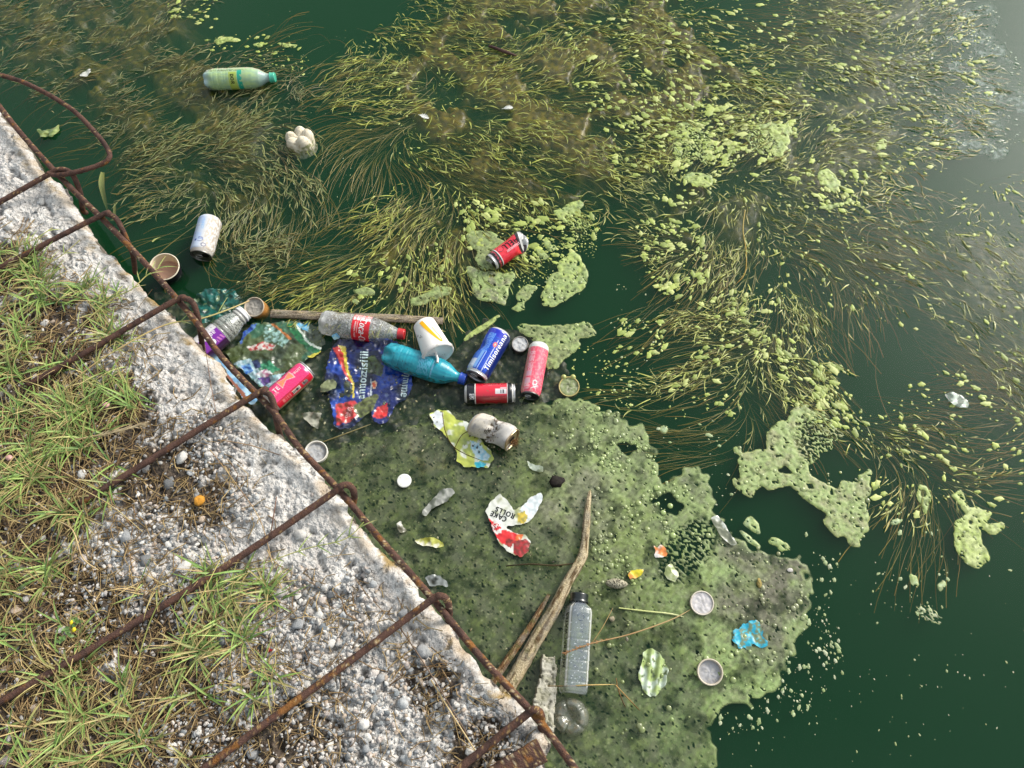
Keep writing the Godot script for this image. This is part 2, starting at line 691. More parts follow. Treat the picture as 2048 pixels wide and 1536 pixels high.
func build_pebbles() -> void:
	rng.seed = 31
	var tones := [rgb(230, 227, 222), rgb(240, 237, 231), rgb(216, 210, 203), rgb(196, 192, 188), rgb(176, 178, 180), rgb(226, 218, 212), rgb(212, 200, 192), rgb(156, 162, 166), rgb(232, 229, 225), rgb(130, 132, 134), rgb(208, 190, 172), rgb(200, 203, 205)]
	var kinds: Array[ArrayMesh] = []
	for k in 24:
		kinds.append(stone_mesh(k + 1, tones[k % tones.size()]))
	var quay := get_node("concrete_quay")
	var poly := quay_edge.duplicate()
	poly.append_array([Vector2(0.062, 0.031), Vector2(-0.874, 0.031), Vector2(-1.344, -1.519)])
	var placed: Array[Vector3] = []
	var tries := 0
	while placed.size() < 296 and tries < 60000:
		tries += 1
		var p := random_in(poly)
		var g := gravel_at(p.x, p.y)
		var s := soil_at(p.x, p.y)
		var d := edge_drop(p.x, p.y)
		if d < 0.025 or rng.randf() > g * (1.0 - 0.5 * s) + 0.10 * s + 0.07:
			continue
		var size := 0.0090 + 0.016 * pow(rng.randf(), 2.4)
		var clash := false
		for q in placed:
			if Vector2(q.x, q.z).distance_to(p) < (q.y + size) * 0.42:
				clash = true
				break
		if clash:
			continue
		placed.append(Vector3(p.x, size, p.y))
		var o := part("pebble", kinds[rng.randi() % 24], M.stone, quay)
		o.position = Vector3(p.x, quay_height(p.x, p.y) + size * (-0.10 + 0.18 * rng.randf()), p.y)
		o.rotation = Vector3(rng.randf_range(-0.4, 0.4), rng.randf() * TAU, rng.randf_range(-0.4, 0.4))
		o.scale = Vector3(1, 0.8 + 0.4 * rng.randf(), 1) * size
	# the small gravel between them
	var places := []
	var cols := []
	tries = 0
	while places.size() < 10000 and tries < 90000:
		tries += 1
		var p := random_in(poly)
		if rng.randf() > gravel_at(p.x, p.y) * (1.0 - 0.35 * soil_at(p.x, p.y)) + 0.12 * soil_at(p.x, p.y) + 0.03 or edge_drop(p.x, p.y) < 0.02:
			continue
		var size := 0.0022 + 0.0065 * pow(rng.randf(), 2.0)
		var b := Basis.from_euler(Vector3(rng.randf() * 0.5, rng.randf() * TAU, rng.randf() * 0.5)).scaled(Vector3(size, size * 0.9, size))
		places.append(Transform3D(b, Vector3(p.x, quay_height(p.x, p.y) + size * 0.15, p.y)))
		cols.append(tones[rng.randi() % tones.size()] * rng.randf_range(0.78, 1.15))
	scatter("fine_gravel", stone_mesh(40, Color.WHITE, 4), M.stone, places, cols, quay)
	# two stones one would notice
	var orange := stone_mesh(51, rgb(226, 160, 62))
	var o2 := single("orange_pebble", orange, M.stone, "small orange pebble lying among white gravel on the concrete", "pebble", Vector3(Vector2(-0.596, -0.442).x, QUAY + 0.006, Vector2(-0.596, -0.442).y))
	o2.scale = Vector3.ONE * 0.022
	var red := single("red_chip", stone_mesh(53, rgb(205, 60, 60)), M.stone, "tiny red chip among the gravel beside the grass", "chip", Vector3(Vector2(-0.425, -0.172).x, QUAY + 0.006, Vector2(-0.425, -0.172).y))
	red.scale = Vector3(0.014, 0.008, 0.008)


# ---------------------------------------------------------------- reinforcing bars

func rust_colour(p: Vector3, lichen: float) -> Color:
	var c := rgb(108, 82, 73).lerp(rgb(78, 60, 55), smoothstep(-0.2, 0.4, nz(p, 40.0)))
	c = c.lerp(rgb(116, 82, 66), smoothstep(0.1, 0.5, nz(p + Vector3(3, 0, 0), 70.0)))
	var l := 0.7 * nz(p + Vector3(0, 4, 0), 60.0) + 0.8 * nz(p, 230.0) + lichen
	c = c.lerp(rgb(186, 156, 106), smoothstep(0.42, 0.5, l))
	c = c.lerp(rgb(222, 206, 172), smoothstep(0.58, 0.68, l))
	c = c.lerp(rgb(176, 120, 46), smoothstep(0.34, 0.50, nz(p + Vector3(9, 0, 2), 26.0) + lichen * 0.6) * 0.55)
	return c


func bar_mesh(pts: PackedVector3Array, radius: float, lichen: float) -> ArrayMesh:
	var path := smooth_path(pts, 12)
	var dense := PackedVector3Array()
	for k in path.size() - 1:
		var n := maxi(1, int(path[k].distance_to(path[k + 1]) / 0.0028))
		for s in n:
			dense.append(path[k].lerp(path[k + 1], float(s) / n))
	dense.append(path[path.size() - 1])
	radius *= 0.86
	var mb := MB.new()
	var cols := PackedColorArray()
	var radii := PackedFloat32Array()
	for p in dense:
		radii.append(radius)
		cols.append(Color.WHITE)
	mb.tube(dense, radii, 12, cols)
	var ring := 12
	for k in mb.v.size():
		var p := mb.v[k]
		mb.c[k] = rust_colour(p, lichen)
		var mid := dense[mini(k / ring, dense.size() - 1)]
		mb.v[k] = mid + (p - mid) * (1.0 + 0.13 * nz(p, 90.0) + 0.07 * nz(p, 240.0))
	return mb.mesh()


func build_bars() -> void:
	var g := "rusty reinforcing bars over the quay's edge"
	single("long_rebar", bar_mesh(PackedVector3Array([Vector3(-1.501, 0.405, -1.743), Vector3(-1.254, 0.405, -1.435), Vector3(-1.066, 0.405, -1.232), Vector3(-0.859, 0.405, -1.032), Vector3(-0.687, 0.405, -0.852), Vector3(-0.588, 0.405, -0.733), Vector3(-0.475, 0.405, -0.621), Vector3(-0.411, 0.405, -0.541), Vector3(-0.325, 0.405, -0.455), Vector3(-0.243, 0.405, -0.364), Vector3(-0.146, 0.405, -0.261), Vector3(-0.055, 0.405, -0.159), Vector3(0.038, 0.405, -0.065), Vector3(0.099, 0.405, 0.01), Vector3(0.162, 0.405, 0.093)]), 0.0074, 0.10), M.rust, "long rusty bar running the whole length of the quay's edge", "rebar", Vector3.ZERO, g)
	var list := [
		["rusty bar curving out over the weedy water in a wide loop", [Vector3(-1.415, 0.43, -1.568), Vector3(-1.262, 0.43, -1.516), Vector3(-1.176, 0.43, -1.48), Vector3(-1.062, 0.43, -1.406), Vector3(-0.983, 0.43, -1.328), Vector3(-0.941, 0.43, -1.276), Vector3(-0.934, 0.428, -1.249), Vector3(-0.957, 0.424, -1.233), Vector3(-1.01, 0.424, -1.211), Vector3(-1.05, 0.419, -1.209), Vector3(-1.07, 0.419, -1.214)], 0.0066, -0.10],
		["shortest crossbar hooked beside the wide rusty loop", [Vector3(-1.287, 0.392, -1.06), Vector3(-1.172, 0.4, -1.147), Vector3(-1.075, 0.416, -1.209), Vector3(-1.042, 0.424, -1.221), Vector3(-1.016, 0.418, -1.214), Vector3(-1.01, 0.38, -1.191), Vector3(-1.026, 0.33, -1.18), Vector3(-1.072, 0.25, -1.236)], 0.0070, -0.02],
		["crossbar hooked above the silver can and paper cup", [Vector3(-1.213, 0.392, -0.901), Vector3(-1.12, 0.4, -0.966), Vector3(-0.928, 0.416, -1.091), Vector3(-0.901, 0.42, -1.094), Vector3(-0.881, 0.415, -1.081), Vector3(-0.866, 0.385, -1.048), Vector3(-0.872, 0.34, -1.042), Vector3(-0.927, 0.22, -1.076)], 0.0068, -0.12],
		["crossbar hooked beside the purple labelled bottle, coming out of the grass", [Vector3(-0.985, 0.388, -0.689), Vector3(-0.874, 0.4, -0.761), Vector3(-0.717, 0.416, -0.868), Vector3(-0.69, 0.421, -0.873), Vector3(-0.672, 0.416, -0.863), Vector3(-0.669, 0.385, -0.842), Vector3(-0.682, 0.33, -0.834), Vector3(-0.732, 0.2, -0.87)], 0.0072, -0.12],
		["crossbar hooked beside the pink can, coming out of dark soil", [Vector3(-0.821, 0.388, -0.437), Vector3(-0.752, 0.395, -0.483), Vector3(-0.516, 0.416, -0.647), Vector3(-0.49, 0.422, -0.654), Vector3(-0.475, 0.416, -0.64), Vector3(-0.471, 0.385, -0.61), Vector3(-0.481, 0.32, -0.602), Vector3(-0.511, 0.2, -0.629)], 0.0074, -0.10],
		["longest crossbar, bent tightly round the long bar above the pale jar", [Vector3(-0.969, 0.388, -0.027), Vector3(-0.868, 0.392, -0.087), Vector3(-0.619, 0.395, -0.247), Vector3(-0.479, 0.402, -0.344), Vector3(-0.345, 0.416, -0.44), Vector3(-0.316, 0.424, -0.46), Vector3(-0.301, 0.418, -0.458), Vector3(-0.299, 0.396, -0.448), Vector3(-0.306, 0.37, -0.441)], 0.0076, -0.02],
		["crossbar over bare concrete, bent round the long bar left of the driftwood", [Vector3(-0.561, 0.388, 0.057), Vector3(-0.451, 0.395, -0.025), Vector3(-0.287, 0.402, -0.145), Vector3(-0.151, 0.416, -0.245), Vector3(-0.126, 0.424, -0.257), Vector3(-0.114, 0.416, -0.25), Vector3(-0.112, 0.39, -0.236), Vector3(-0.117, 0.34, -0.224)], 0.0076, 0.06],
		["orange crusted crossbar bent round the long bar beside the clear bottle base", [Vector3(-0.141, 0.388, 0.054), Vector3(-0.081, 0.395, 0.01), Vector3(0.017, 0.412, -0.061), Vector3(0.035, 0.422, -0.073), Vector3(0.046, 0.416, -0.069), Vector3(0.05, 0.39, -0.056), Vector3(0.05, 0.35, -0.043)], 0.0080, 0.12],
	]
	for e in list:
		single("rebar", bar_mesh(PackedVector3Array(e[1]), e[2], e[3]), M.rust, e[0], "rebar", Vector3.ZERO, g)
	# an angle iron lies at the corner, crusted orange
	var a := Vector3(-0.046, 0.392, 0.035)
	var b := Vector3(0.048, 0.405, -0.016)
	var along := (b - a).normalized()
	var across := along.cross(Vector3.UP).normalized()
	var mb := MB.new()
	var section := [Vector2(-0.014, 0.004), Vector2(-0.012, 0.010), Vector2(0.010, 0.010), Vector2(0.016, 0.006), Vector2(0.018, -0.006), Vector2(0.018, -0.034), Vector2(0.012, -0.034), Vector2(0.010, -0.002), Vector2(-0.014, -0.002)]
	var dense := []
	for q in section.size():
		for s in 4:
			dense.append(section[q].lerp(section[(q + 1) % section.size()], s / 4.0))
	section = dense
	var n := 110
	a -= along * 0.15
	for k in n + 1:
		for q in section:
			var p: Vector3 = a.lerp(b, float(k) / n) + across * q.x * 1.2 + Vector3.UP * q.y
			p += (across * nz(p, 60.0) + Vector3.UP * nz(p + Vector3.ONE, 60.0)) * 0.002
			mb.add(p, rust_colour(p, 0.16))
	var m := section.size()
	for k in n:
		for j in m:
			var x := k * m + j
			var y := k * m + (j + 1) % m
			mb.quad(x, y, y + m, x + m)
	for j in range(1, m - 1):
		mb.tri(n * m, n * m + j, n * m + j + 1)
	single("angle_iron", mb.mesh(), M.rust, "thick rusty angle iron end crusted orange at the quay's corner", "iron bar")


# ---------------------------------------------------------------- pondweed

# where the weed streams: place, heading in degrees (0 = to the right, 90 = towards the quay's foot)
var flow := [[Vector2(-1.619, -2.201), -22], [Vector2(-1.35, -2.201), -34], [Vector2(-1.095, -2.274), -24], [Vector2(-1.447, -1.925), -24], [Vector2(-1.118, -1.882), -36], [Vector2(-1.21, -1.654), -30], [Vector2(-0.938, -1.755), -42], [Vector2(-0.823, -1.615), 40], [Vector2(-0.697, -1.576), 70], [Vector2(-0.767, -1.445), 118], [Vector2(-1.023, -1.481), 150], [Vector2(-0.769, -1.268), -18],
	[Vector2(-0.428, -1.991), 150], [Vector2(-0.292, -2.201), 20], [Vector2(-0.324, -1.882), 165], [Vector2(-0.103, -1.947), -25], [Vector2(-0.193, -1.776), 20], [Vector2(0.056, -1.735), 28], [Vector2(-0.219, -1.654), 40], [Vector2(-0.096, -1.557), 28], [Vector2(0.173, -2.037), -40], [Vector2(0.245, -1.818), 25], [Vector2(0.379, -2.201), 15], [Vector2(0.51, -1.969), 38],
	[Vector2(-0.271, -1.481), 140], [Vector2(-0.381, -1.372), 138], [Vector2(-0.511, -1.234), 150], [Vector2(-0.235, -1.337), 85], [Vector2(-0.173, -1.201), 70], [Vector2(-0.006, -1.408), 25],
	[Vector2(0.575, -1.674), -20], [Vector2(0.78, -2.06), 20], [Vector2(0.82, -1.674), -35], [Vector2(1.099, -2.014), 32], [Vector2(1.387, -2.201), -30], [Vector2(1.37, -1.925), 28], [Vector2(1.189, -1.755), 10], [Vector2(0.446, -1.426), 200], [Vector2(0.663, -1.408), 110], [Vector2(0.584, -1.234), 120], [Vector2(0.785, -1.445), 30],
	[Vector2(0.986, -1.426), 35], [Vector2(1.203, -1.481), 190], [Vector2(1.247, -1.302), 40], [Vector2(1.315, -1.135), 60], [Vector2(1.313, -0.89), 45], [Vector2(0.615, -1.04), 160], [Vector2(0.809, -1.071), 100], [Vector2(0.73, -0.919), 40], [Vector2(0.463, -0.875), 175], [Vector2(1.039, -0.721), 20], [Vector2(0.989, -0.616), 130], [Vector2(1.17, -0.694), -30]]
var flow_way := PackedVector2Array()


func stream_at(p: Vector2) -> Vector2:
	if flow_way.is_empty():
		for q in flow:
			flow_way.append(Vector2.from_angle(deg_to_rad(q[1])))
	var s := Vector2.ZERO
	for k in flow.size():
		var d := p.distance_squared_to(flow[k][0]) + 0.0012
		s += flow_way[k] / (d * d)
	return s.normalized().rotated(0.8 * fbm.get_noise_2d(p.x * 4.0 + 70.0, p.y * 4.0))


func strand(mb: MB, from: Vector2, length: float, deep: float, rise: float, leaves: float, stem: Color, leaf: Color, tip: Color, spread: float, leaf_len: float) -> void:
	# one stem that climbs from below towards the surface and streams with the others, with narrow leaves on its upper part
	var way := stream_at(from).rotated(rng.randf_range(-spread, spread))
	var bend := rng.randf_range(-1.0, 1.0) * 2.2
	var n := 9
	var p := from
	var pts := PackedVector3Array()
	for k in n:
		var t := float(k) / (n - 1)
		var y := -deep * pow(1.0 - minf(1.0, t / 0.75), 1.4) + rise * t
		pts.append(Vector3(p.x, minf(y, 0.0035) + 0.0012 * sin(t * 9.0 + bend * 3.0), p.y))
		var drift := stream_at(p)
		way = (way + drift * 0.25).normalized().rotated(bend * length / n)
		p += way * length / n
	var w := rng.randf_range(0.0006, 0.0011)
	var first := mb.v.size()
	for k in n:
		var t := (pts[mini(k + 1, n - 1)] - pts[maxi(k - 1, 0)]).normalized()
		var s := t.cross(Vector3.UP).normalized()
		mb.add(pts[k] - s * w, stem)
		mb.add(pts[k] + Vector3.UP * w * 1.4, stem.lerp(leaf, float(k) / n * 0.6))
		mb.add(pts[k] + s * w, stem)
	for k in n - 1:
		var a := first + k * 3
		mb.quad(a, a + 3, a + 4, a + 1)
		mb.quad(a + 1, a + 4, a + 5, a + 2)
	var count := int(leaves * 0.55 * length * rng.randf_range(0.5, 1.4))
	for q in count:
		var t := 0.30 + 0.70 * (q + rng.randf()) / count
		var at := t * (n - 1.001)
		var k := int(at)
		var base := pts[k].lerp(pts[k + 1], at - k)
		var along := (pts[k + 1] - pts[k]).normalized()
		var turn := (1.0 if q % 2 == 0 else -1.0) * rng.randf_range(0.05, 0.55)
		var d := along.rotated(Vector3.UP, turn)
		var l := leaf_len * rng.randf_range(0.45, 1.15)
		var curl := rng.randf_range(-0.5, 0.5)
		var lift := rng.randf_range(-0.05, 0.16) if base.y > -0.004 else rng.randf_range(-0.02, 0.05)
		var path := PackedVector3Array()
		for e in 4:
			var u := e / 3.0
			var dd := d.rotated(Vector3.UP, curl * u)
			var pp := base + dd * l * u
			pp.y = minf(base.y + lift * l * u * (1.5 - u), 0.010)
			path.append(pp)
		var shade := rng.randf_range(0.65, 1.2)
		mb.blade(path, d.cross(Vector3.UP).normalized(), l * rng.randf_range(0.07, 0.14), tint(leaf, shade), tint(leaf.lerp(tip, rng.randf()), shade), rng.randf_range(0.1, 0.7))


func weed_bed(called: String, label: String, poly: PackedVector2Array, count: int, look: Dictionary, s: int) -> void:
	rng.seed = s
	var mb := MB.new()
	for k in count:
		var from := random_in(poly)
		# the bed is a set of plants: stems gather round them
		var clump := fbm.get_noise_2d(from.x * 6.0 + s, from.y * 6.0)
		if rng.randf() > 0.62 + clump * 1.5:
			continue
		var length: float = look.length * rng.randf_range(0.55, 1.35)
		from -= stream_at(from) * length * 0.45
		var dead: bool = rng.randf() < look.brown
		var leaf: Color = look.leaf.lerp(look.leaf_2, rng.randf())
		if dead:
			leaf = leaf.lerp(rgb(150, 118, 62), 0.6)
		strand(mb, from, length, look.deep * rng.randf_range(0.4, 1.3), look.rise * rng.randf_range(-0.9, 1.0), look.leaves * (0.4 if dead else 1.0), look.stem.lerp(look.leaf, rng.randf() * 0.3), leaf, look.tip, look.spread, look.leaf_len)
	# loose leaf ends that break the surface
	for k in int(look.loose):
		var from := random_in(poly)
		if rng.randf() > 0.5 + fbm.get_noise_2d(from.x * 6.0 + s, from.y * 6.0) * 1.4:
			continue
		var d2 := stream_at(from).rotated(rng.randf_range(-0.8, 0.8) * (1.8 if rng.randf() < 0.2 else 1.0))
		var d := Vector3(d2.x, 0, d2.y)
		var l: float = look.leaf_len * (0.25 + 1.5 * pow(rng.randf(), 2.0))
		var curl := rng.randf_range(-0.9, 0.9)
		var y := rng.randf_range(-0.003, 0.001)
		var path := PackedVector3Array()
		var p := Vector3(from.x, y, from.y)
		for e in 5:
			path.append(p + Vector3.UP * (0.0035 * sin(e * 0.8)))
			d = d.rotated(Vector3.UP, curl * 0.25)
			p += d * l * 0.25
		var shade := rng.randf_range(0.6, 1.25)
		mb.blade(path, d.cross(Vector3.UP).normalized(), 0.0009 + 0.0030 * pow(rng.randf(), 1.8), tint(look.leaf.lerp(look.leaf_2, rng.randf()), shade), tint(look.leaf.lerp(look.tip, rng.randf()), shade), rng.randf_range(0.0, 0.6))
	single(called, mb.mesh(), M.weed, label, "pondweed", Vector3.ZERO, "", "stuff")


func hair_bed(called: String, label: String, spots: Array, s: int) -> void:
	# fine brown thread weed hanging just under the surface
	rng.seed = s
	var mb := MB.new()
	for q in spots:
		for k in int(q[2] * 0.7):
			var from: Vector2 = q[0] + Vector2.from_angle(rng.randf() * TAU) * q[1] * sqrt(rng.randf())
			var length := 0.10 + 0.22 * rng.randf()
			from -= stream_at(from) * length * 0.5
			strand(mb, from, length, 0.04 + 0.05 * rng.randf(), -0.004 - 0.035 * rng.randf(), 0.0, rgb(116, 98, 28).lerp(rgb(132, 124, 40), rng.randf()), rgb(130, 110, 42), rgb(150, 120, 50), 0.7, 0.02)
	single(called, mb.mesh(), M.weed, label, "pondweed", Vector3.ZERO, "", "stuff")


func carpet(mb: MB, poly: PackedVector2Array, top: float, s: float) -> void:
	# the dark tangle of old weed under the living leaves
	var h := 0.011
	var r := box_of(poly, 0.06)
	var f := raster(poly, [], r, h, 0.07, 7.0)
	var m := field_mesh(r, h, f, func(x, z, _q):
		var d := edge_distance(Vector2(x, z), poly)
		return -top - 0.075 * smoothstep(0.13, 0.0, d) - 0.05 * smoothstep(0.05, -0.35, fbm.get_noise_2d(x * 5.0 + s, z * 5.0)) + 0.009 * nf(x, z, 45.0), func(x, z, _q):
		var w := stream_at(Vector2(x, z))
		var u: float = x * w.x + z * w.y
		var v: float = -x * w.y + z * w.x
		var n := fine.get_noise_2d(u * 16.0 + s, v * 130.0)
		return rgb(108, 92, 22).lerp(rgb(58, 52, 12), smoothstep(-0.3, 0.3, n)).lerp(rgb(140, 124, 36), smoothstep(0.25, 0.5, n + 0.2 * nf(x, z, 60.0))))
	var arr := m.surface_get_arrays(0)
	var base := mb.v.size()
	mb.v.append_array(arr[Mesh.ARRAY_VERTEX])
	mb.c.append_array(arr[Mesh.ARRAY_COLOR])
	for i in arr[Mesh.ARRAY_INDEX]:
		mb.i.append(base + i)


func build_weed() -> void:
	var old := MB.new()
	carpet(old, PackedVector2Array([Vector2(-0.533, -2.083), Vector2(-0.347, -2.274), Vector2(-0.118, -2.754), Vector2(0.58, -2.754), Vector2(0.732, -2.201), Vector2(0.849, -2.083), Vector2(0.848, -1.86), Vector2(0.662, -1.634), Vector2(0.501, -1.538), Vector2(0.289, -1.481), Vector2(0.198, -1.408), Vector2(-0.035, -1.426), Vector2(-0.183, -1.481), Vector2(-0.293, -1.615), Vector2(-0.413, -1.797)]), 0.010, 1.0)
	carpet(old, PackedVector2Array([Vector2(-0.629, -1.168), Vector2(-0.543, -1.268), Vector2(-0.44, -1.39), Vector2(-0.364, -1.538), Vector2(-0.185, -1.538), Vector2(-0.035, -1.445), Vector2(0.11, -1.408), Vector2(0.151, -1.32), Vector2(0.008, -1.201), Vector2(-0.143, -1.135), Vector2(-0.195, -1.071), Vector2(-0.443, -1.103)]), 0.012, 2.0)
	carpet(old, PackedVector2Array([Vector2(0.32, -1.5), Vector2(0.514, -1.674), Vector2(0.73, -1.925), Vector2(0.893, -2.153), Vector2(1.168, -2.754), Vector2(1.609, -2.754), Vector2(1.505, -2.201), Vector2(1.365, -1.776), Vector2(1.161, -1.557), Vector2(0.989, -1.445), Vector2(0.837, -1.408), Vector2(0.724, -1.234), Vector2(0.604, -1.168), Vector2(0.444, -1.234), Vector2(0.354, -1.355)]), 0.028, 3.0)
	carpet(old, PackedVector2Array([Vector2(0.895, -1.408), Vector2(1.144, -1.481), Vector2(1.523, -1.519), Vector2(1.868, -1.445), Vector2(1.614, -0.748), Vector2(1.293, -0.776), Vector2(1.23, -0.919), Vector2(1.17, -1.103), Vector2(1.026, -1.201), Vector2(0.887, -1.201)]), 0.040, 4.0)
	carpet(old, PackedVector2Array([Vector2(0.486, -1.103), Vector2(0.742, -1.168), Vector2(0.836, -1.071), Vector2(0.83, -0.89), Vector2(0.763, -0.804), Vector2(0.573, -0.919), Vector2(0.471, -0.949)]), 0.030, 5.0)
	carpet(old, PackedVector2Array([Vector2(-1.985, -2.505), Vector2(-1.102, -2.505), Vector2(-1.014, -2.201), Vector2(-0.689, -2.014), Vector2(-0.687, -1.86), Vector2(-0.709, -1.674), Vector2(-0.634, -1.557), Vector2(-0.67, -1.372), Vector2(-0.731, -1.201), Vector2(-0.869, -1.355), Vector2(-1.067, -1.481), Vector2(-1.26, -1.674), Vector2(-1.468, -1.882), Vector2(-1.77, -2.037)]), 0.020, 6.0)
	single("sunken_weed", old.mesh(), M.weed, "dark tangle of old brown weed under the water's green leaves", "pondweed", Vector3.ZERO, "", "stuff")
	var dull := {"loose": 2200, "length": 0.13, "deep": 0.05, "rise": 0.003, "leaves": 62.0, "brown": 0.25, "leaf": rgb(132, 134, 84), "leaf_2": rgb(92, 104, 64), "tip": rgb(182, 180, 128), "stem": rgb(90, 78, 42), "spread": 0.45, "leaf_len": 0.034}
	weed_bed("grey_green_weed", "dull grey green weed combed all one way beyond the wide rusty loop", PackedVector2Array([Vector2(-2.34, -2.754), Vector2(-1.073, -2.754), Vector2(-1.018, -2.324), Vector2(-1.165, -2.201), Vector2(-1.068, -2.129), Vector2(-0.829, -2.083), Vector2(-0.659, -2.037), Vector2(-0.615, -1.925), Vector2(-0.685, -1.849), Vector2(-0.976, -1.797), Vector2(-1.081, -1.776), Vector2(-1.11, -1.615), Vector2(-1.275, -1.674), Vector2(-1.393, -1.776), Vector2(-1.531, -1.882), Vector2(-1.777, -2.06), Vector2(-2.139, -2.201)]), 1500, dull, 11)
	var tuft := dull.duplicate()
	tuft.merge({"loose": 900, "length": 0.16, "spread": 0.8, "deep": 0.055, "rise": 0.003, "leaf": rgb(140, 144, 80), "leaf_2": rgb(98, 118, 66), "leaves": 60.0}, true)
	weed_bed("tufted_weed", "tufts of olive weed around the upturned pale bottle base", PackedVector2Array([Vector2(-1.139, -1.755), Vector2(-0.978, -1.807), Vector2(-0.684, -1.839), Vector2(-0.679, -1.615), Vector2(-0.576, -1.576), Vector2(-0.596, -1.481), Vector2(-0.677, -1.426), Vector2(-0.608, -1.337), Vector2(-0.647, -1.201), Vector2(-0.748, -1.135), Vector2(-0.831, -1.302), Vector2(-0.887, -1.463), Vector2(-1.052, -1.408), Vector2(-1.164, -1.519), Vector2(-1.205, -1.634)]), 620, tuft, 12)
	var green := {"loose": 5200, "length": 0.17, "deep": 0.08, "rise": 0.007, "leaves": 54.0, "brown": 0.30, "leaf": rgb(164, 170, 70), "leaf_2": rgb(104, 124, 54), "tip": rgb(224, 228, 130), "stem": rgb(112, 98, 32), "spread": 0.5, "leaf_len": 0.036}
	weed_bed("green_weed", "bright green and brown weed streaming between the green bottle and the black lettered red can", PackedVector2Array([Vector2(-0.571, -2.129), Vector2(-0.382, -2.299), Vector2(-0.228, -2.754), Vector2(0.562, -2.754), Vector2(0.665, -2.201), Vector2(0.839, -2.129), Vector2(0.848, -1.86), Vector2(0.662, -1.634), Vector2(0.501, -1.538), Vector2(0.289, -1.481), Vector2(0.197, -1.39), Vector2(-0.035, -1.408), Vector2(-0.184, -1.519), Vector2(-0.293, -1.615), Vector2(-0.363, -1.755), Vector2(-0.509, -1.818), Vector2(-0.535, -1.925)]), 1750, green, 13)
	var fan := green.duplicate()
	fan.merge({"loose": 900, "length": 0.20, "deep": 0.08, "brown": 0.35, "rise": 0.004, "leaves": 42.0, "spread": 0.35}, true)
	weed_bed("fan_of_weed", "fan of long weed trailing towards the grey plank", PackedVector2Array([Vector2(-0.661, -1.151), Vector2(-0.581, -1.234), Vector2(-0.468, -1.372), Vector2(-0.408, -1.538), Vector2(-0.215, -1.557), Vector2(-0.094, -1.463), Vector2(0.023, -1.408), Vector2(-0.02, -1.201), Vector2(-0.129, -1.135), Vector2(-0.181, -1.056), Vector2(-0.441, -1.087), Vector2(-0.526, -1.119)]), 620, fan, 14)
	var right := green.duplicate()
	right.merge({"loose": 5200, "length": 0.15, "deep": 0.08, "leaves": 54.0, "brown": 0.4, "leaf": rgb(164, 170, 78), "leaf_2": rgb(112, 126, 62), "tip": rgb(224, 226, 140), "stem": rgb(100, 92, 38), "spread": 0.8, "leaf_len": 0.032}, true)
	weed_bed("yellow_weed", "yellow green weed dotted with algae far out beside the milky water", PackedVector2Array([Vector2(0.32, -1.5), Vector2(0.478, -1.615), Vector2(0.666, -1.797), Vector2(0.849, -2.083), Vector2(1.132, -2.754), Vector2(1.609, -2.754), Vector2(1.564, -2.299), Vector2(1.581, -1.991), Vector2(1.437, -1.694), Vector2(1.285, -1.576), Vector2(1.144, -1.481), Vector2(0.979, -1.39), Vector2(0.869, -1.426), Vector2(0.752, -1.234), Vector2(0.655, -1.135), Vector2(0.454, -1.201), Vector2(0.336, -1.302)]), 1450, right, 15)
	var thin := right.duplicate()
	thin.merge({"loose": 1500, "length": 0.18, "leaves": 30.0, "deep": 0.10}, true)
	weed_bed("thin_weed", "thin straggling weed nearest the floating clear scrap of plastic", PackedVector2Array([Vector2(0.796, -1.426), Vector2(0.982, -1.408), Vector2(1.226, -1.519), Vector2(1.537, -1.576), Vector2(1.881, -1.481), Vector2(1.595, -0.694), Vector2(1.265, -0.721), Vector2(1.19, -0.919), Vector2(1.162, -1.071), Vector2(1.067, -1.135), Vector2(0.938, -1.04), Vector2(0.817, -1.201)]), 520, thin, 16)
	weed_bed("drifting_weed", "small drift of weed and flecks above the lone notched algae patch", PackedVector2Array([Vector2(0.402, -1.071), Vector2(0.545, -1.135), Vector2(0.747, -1.201), Vector2(0.852, -1.087), Vector2(0.83, -0.89), Vector2(0.871, -0.762), Vector2(0.779, -0.748), Vector2(0.691, -0.832), Vector2(0.558, -0.904), Vector2(0.356, -0.832), Vector2(0.32, -0.875), Vector2(0.527, -0.979)]), 300, thin, 17)
	right.loose = 160
	weed_bed("outer_weed", "sparse weed with curled leaves between two outer algae patches", PackedVector2Array([Vector2(0.84, -0.735), Vector2(0.994, -0.804), Vector2(1.137, -0.762), Vector2(1.173, -0.616), Vector2(1.041, -0.527), Vector2(0.88, -0.503), Vector2(0.854, -0.616)]), 130, right, 18)
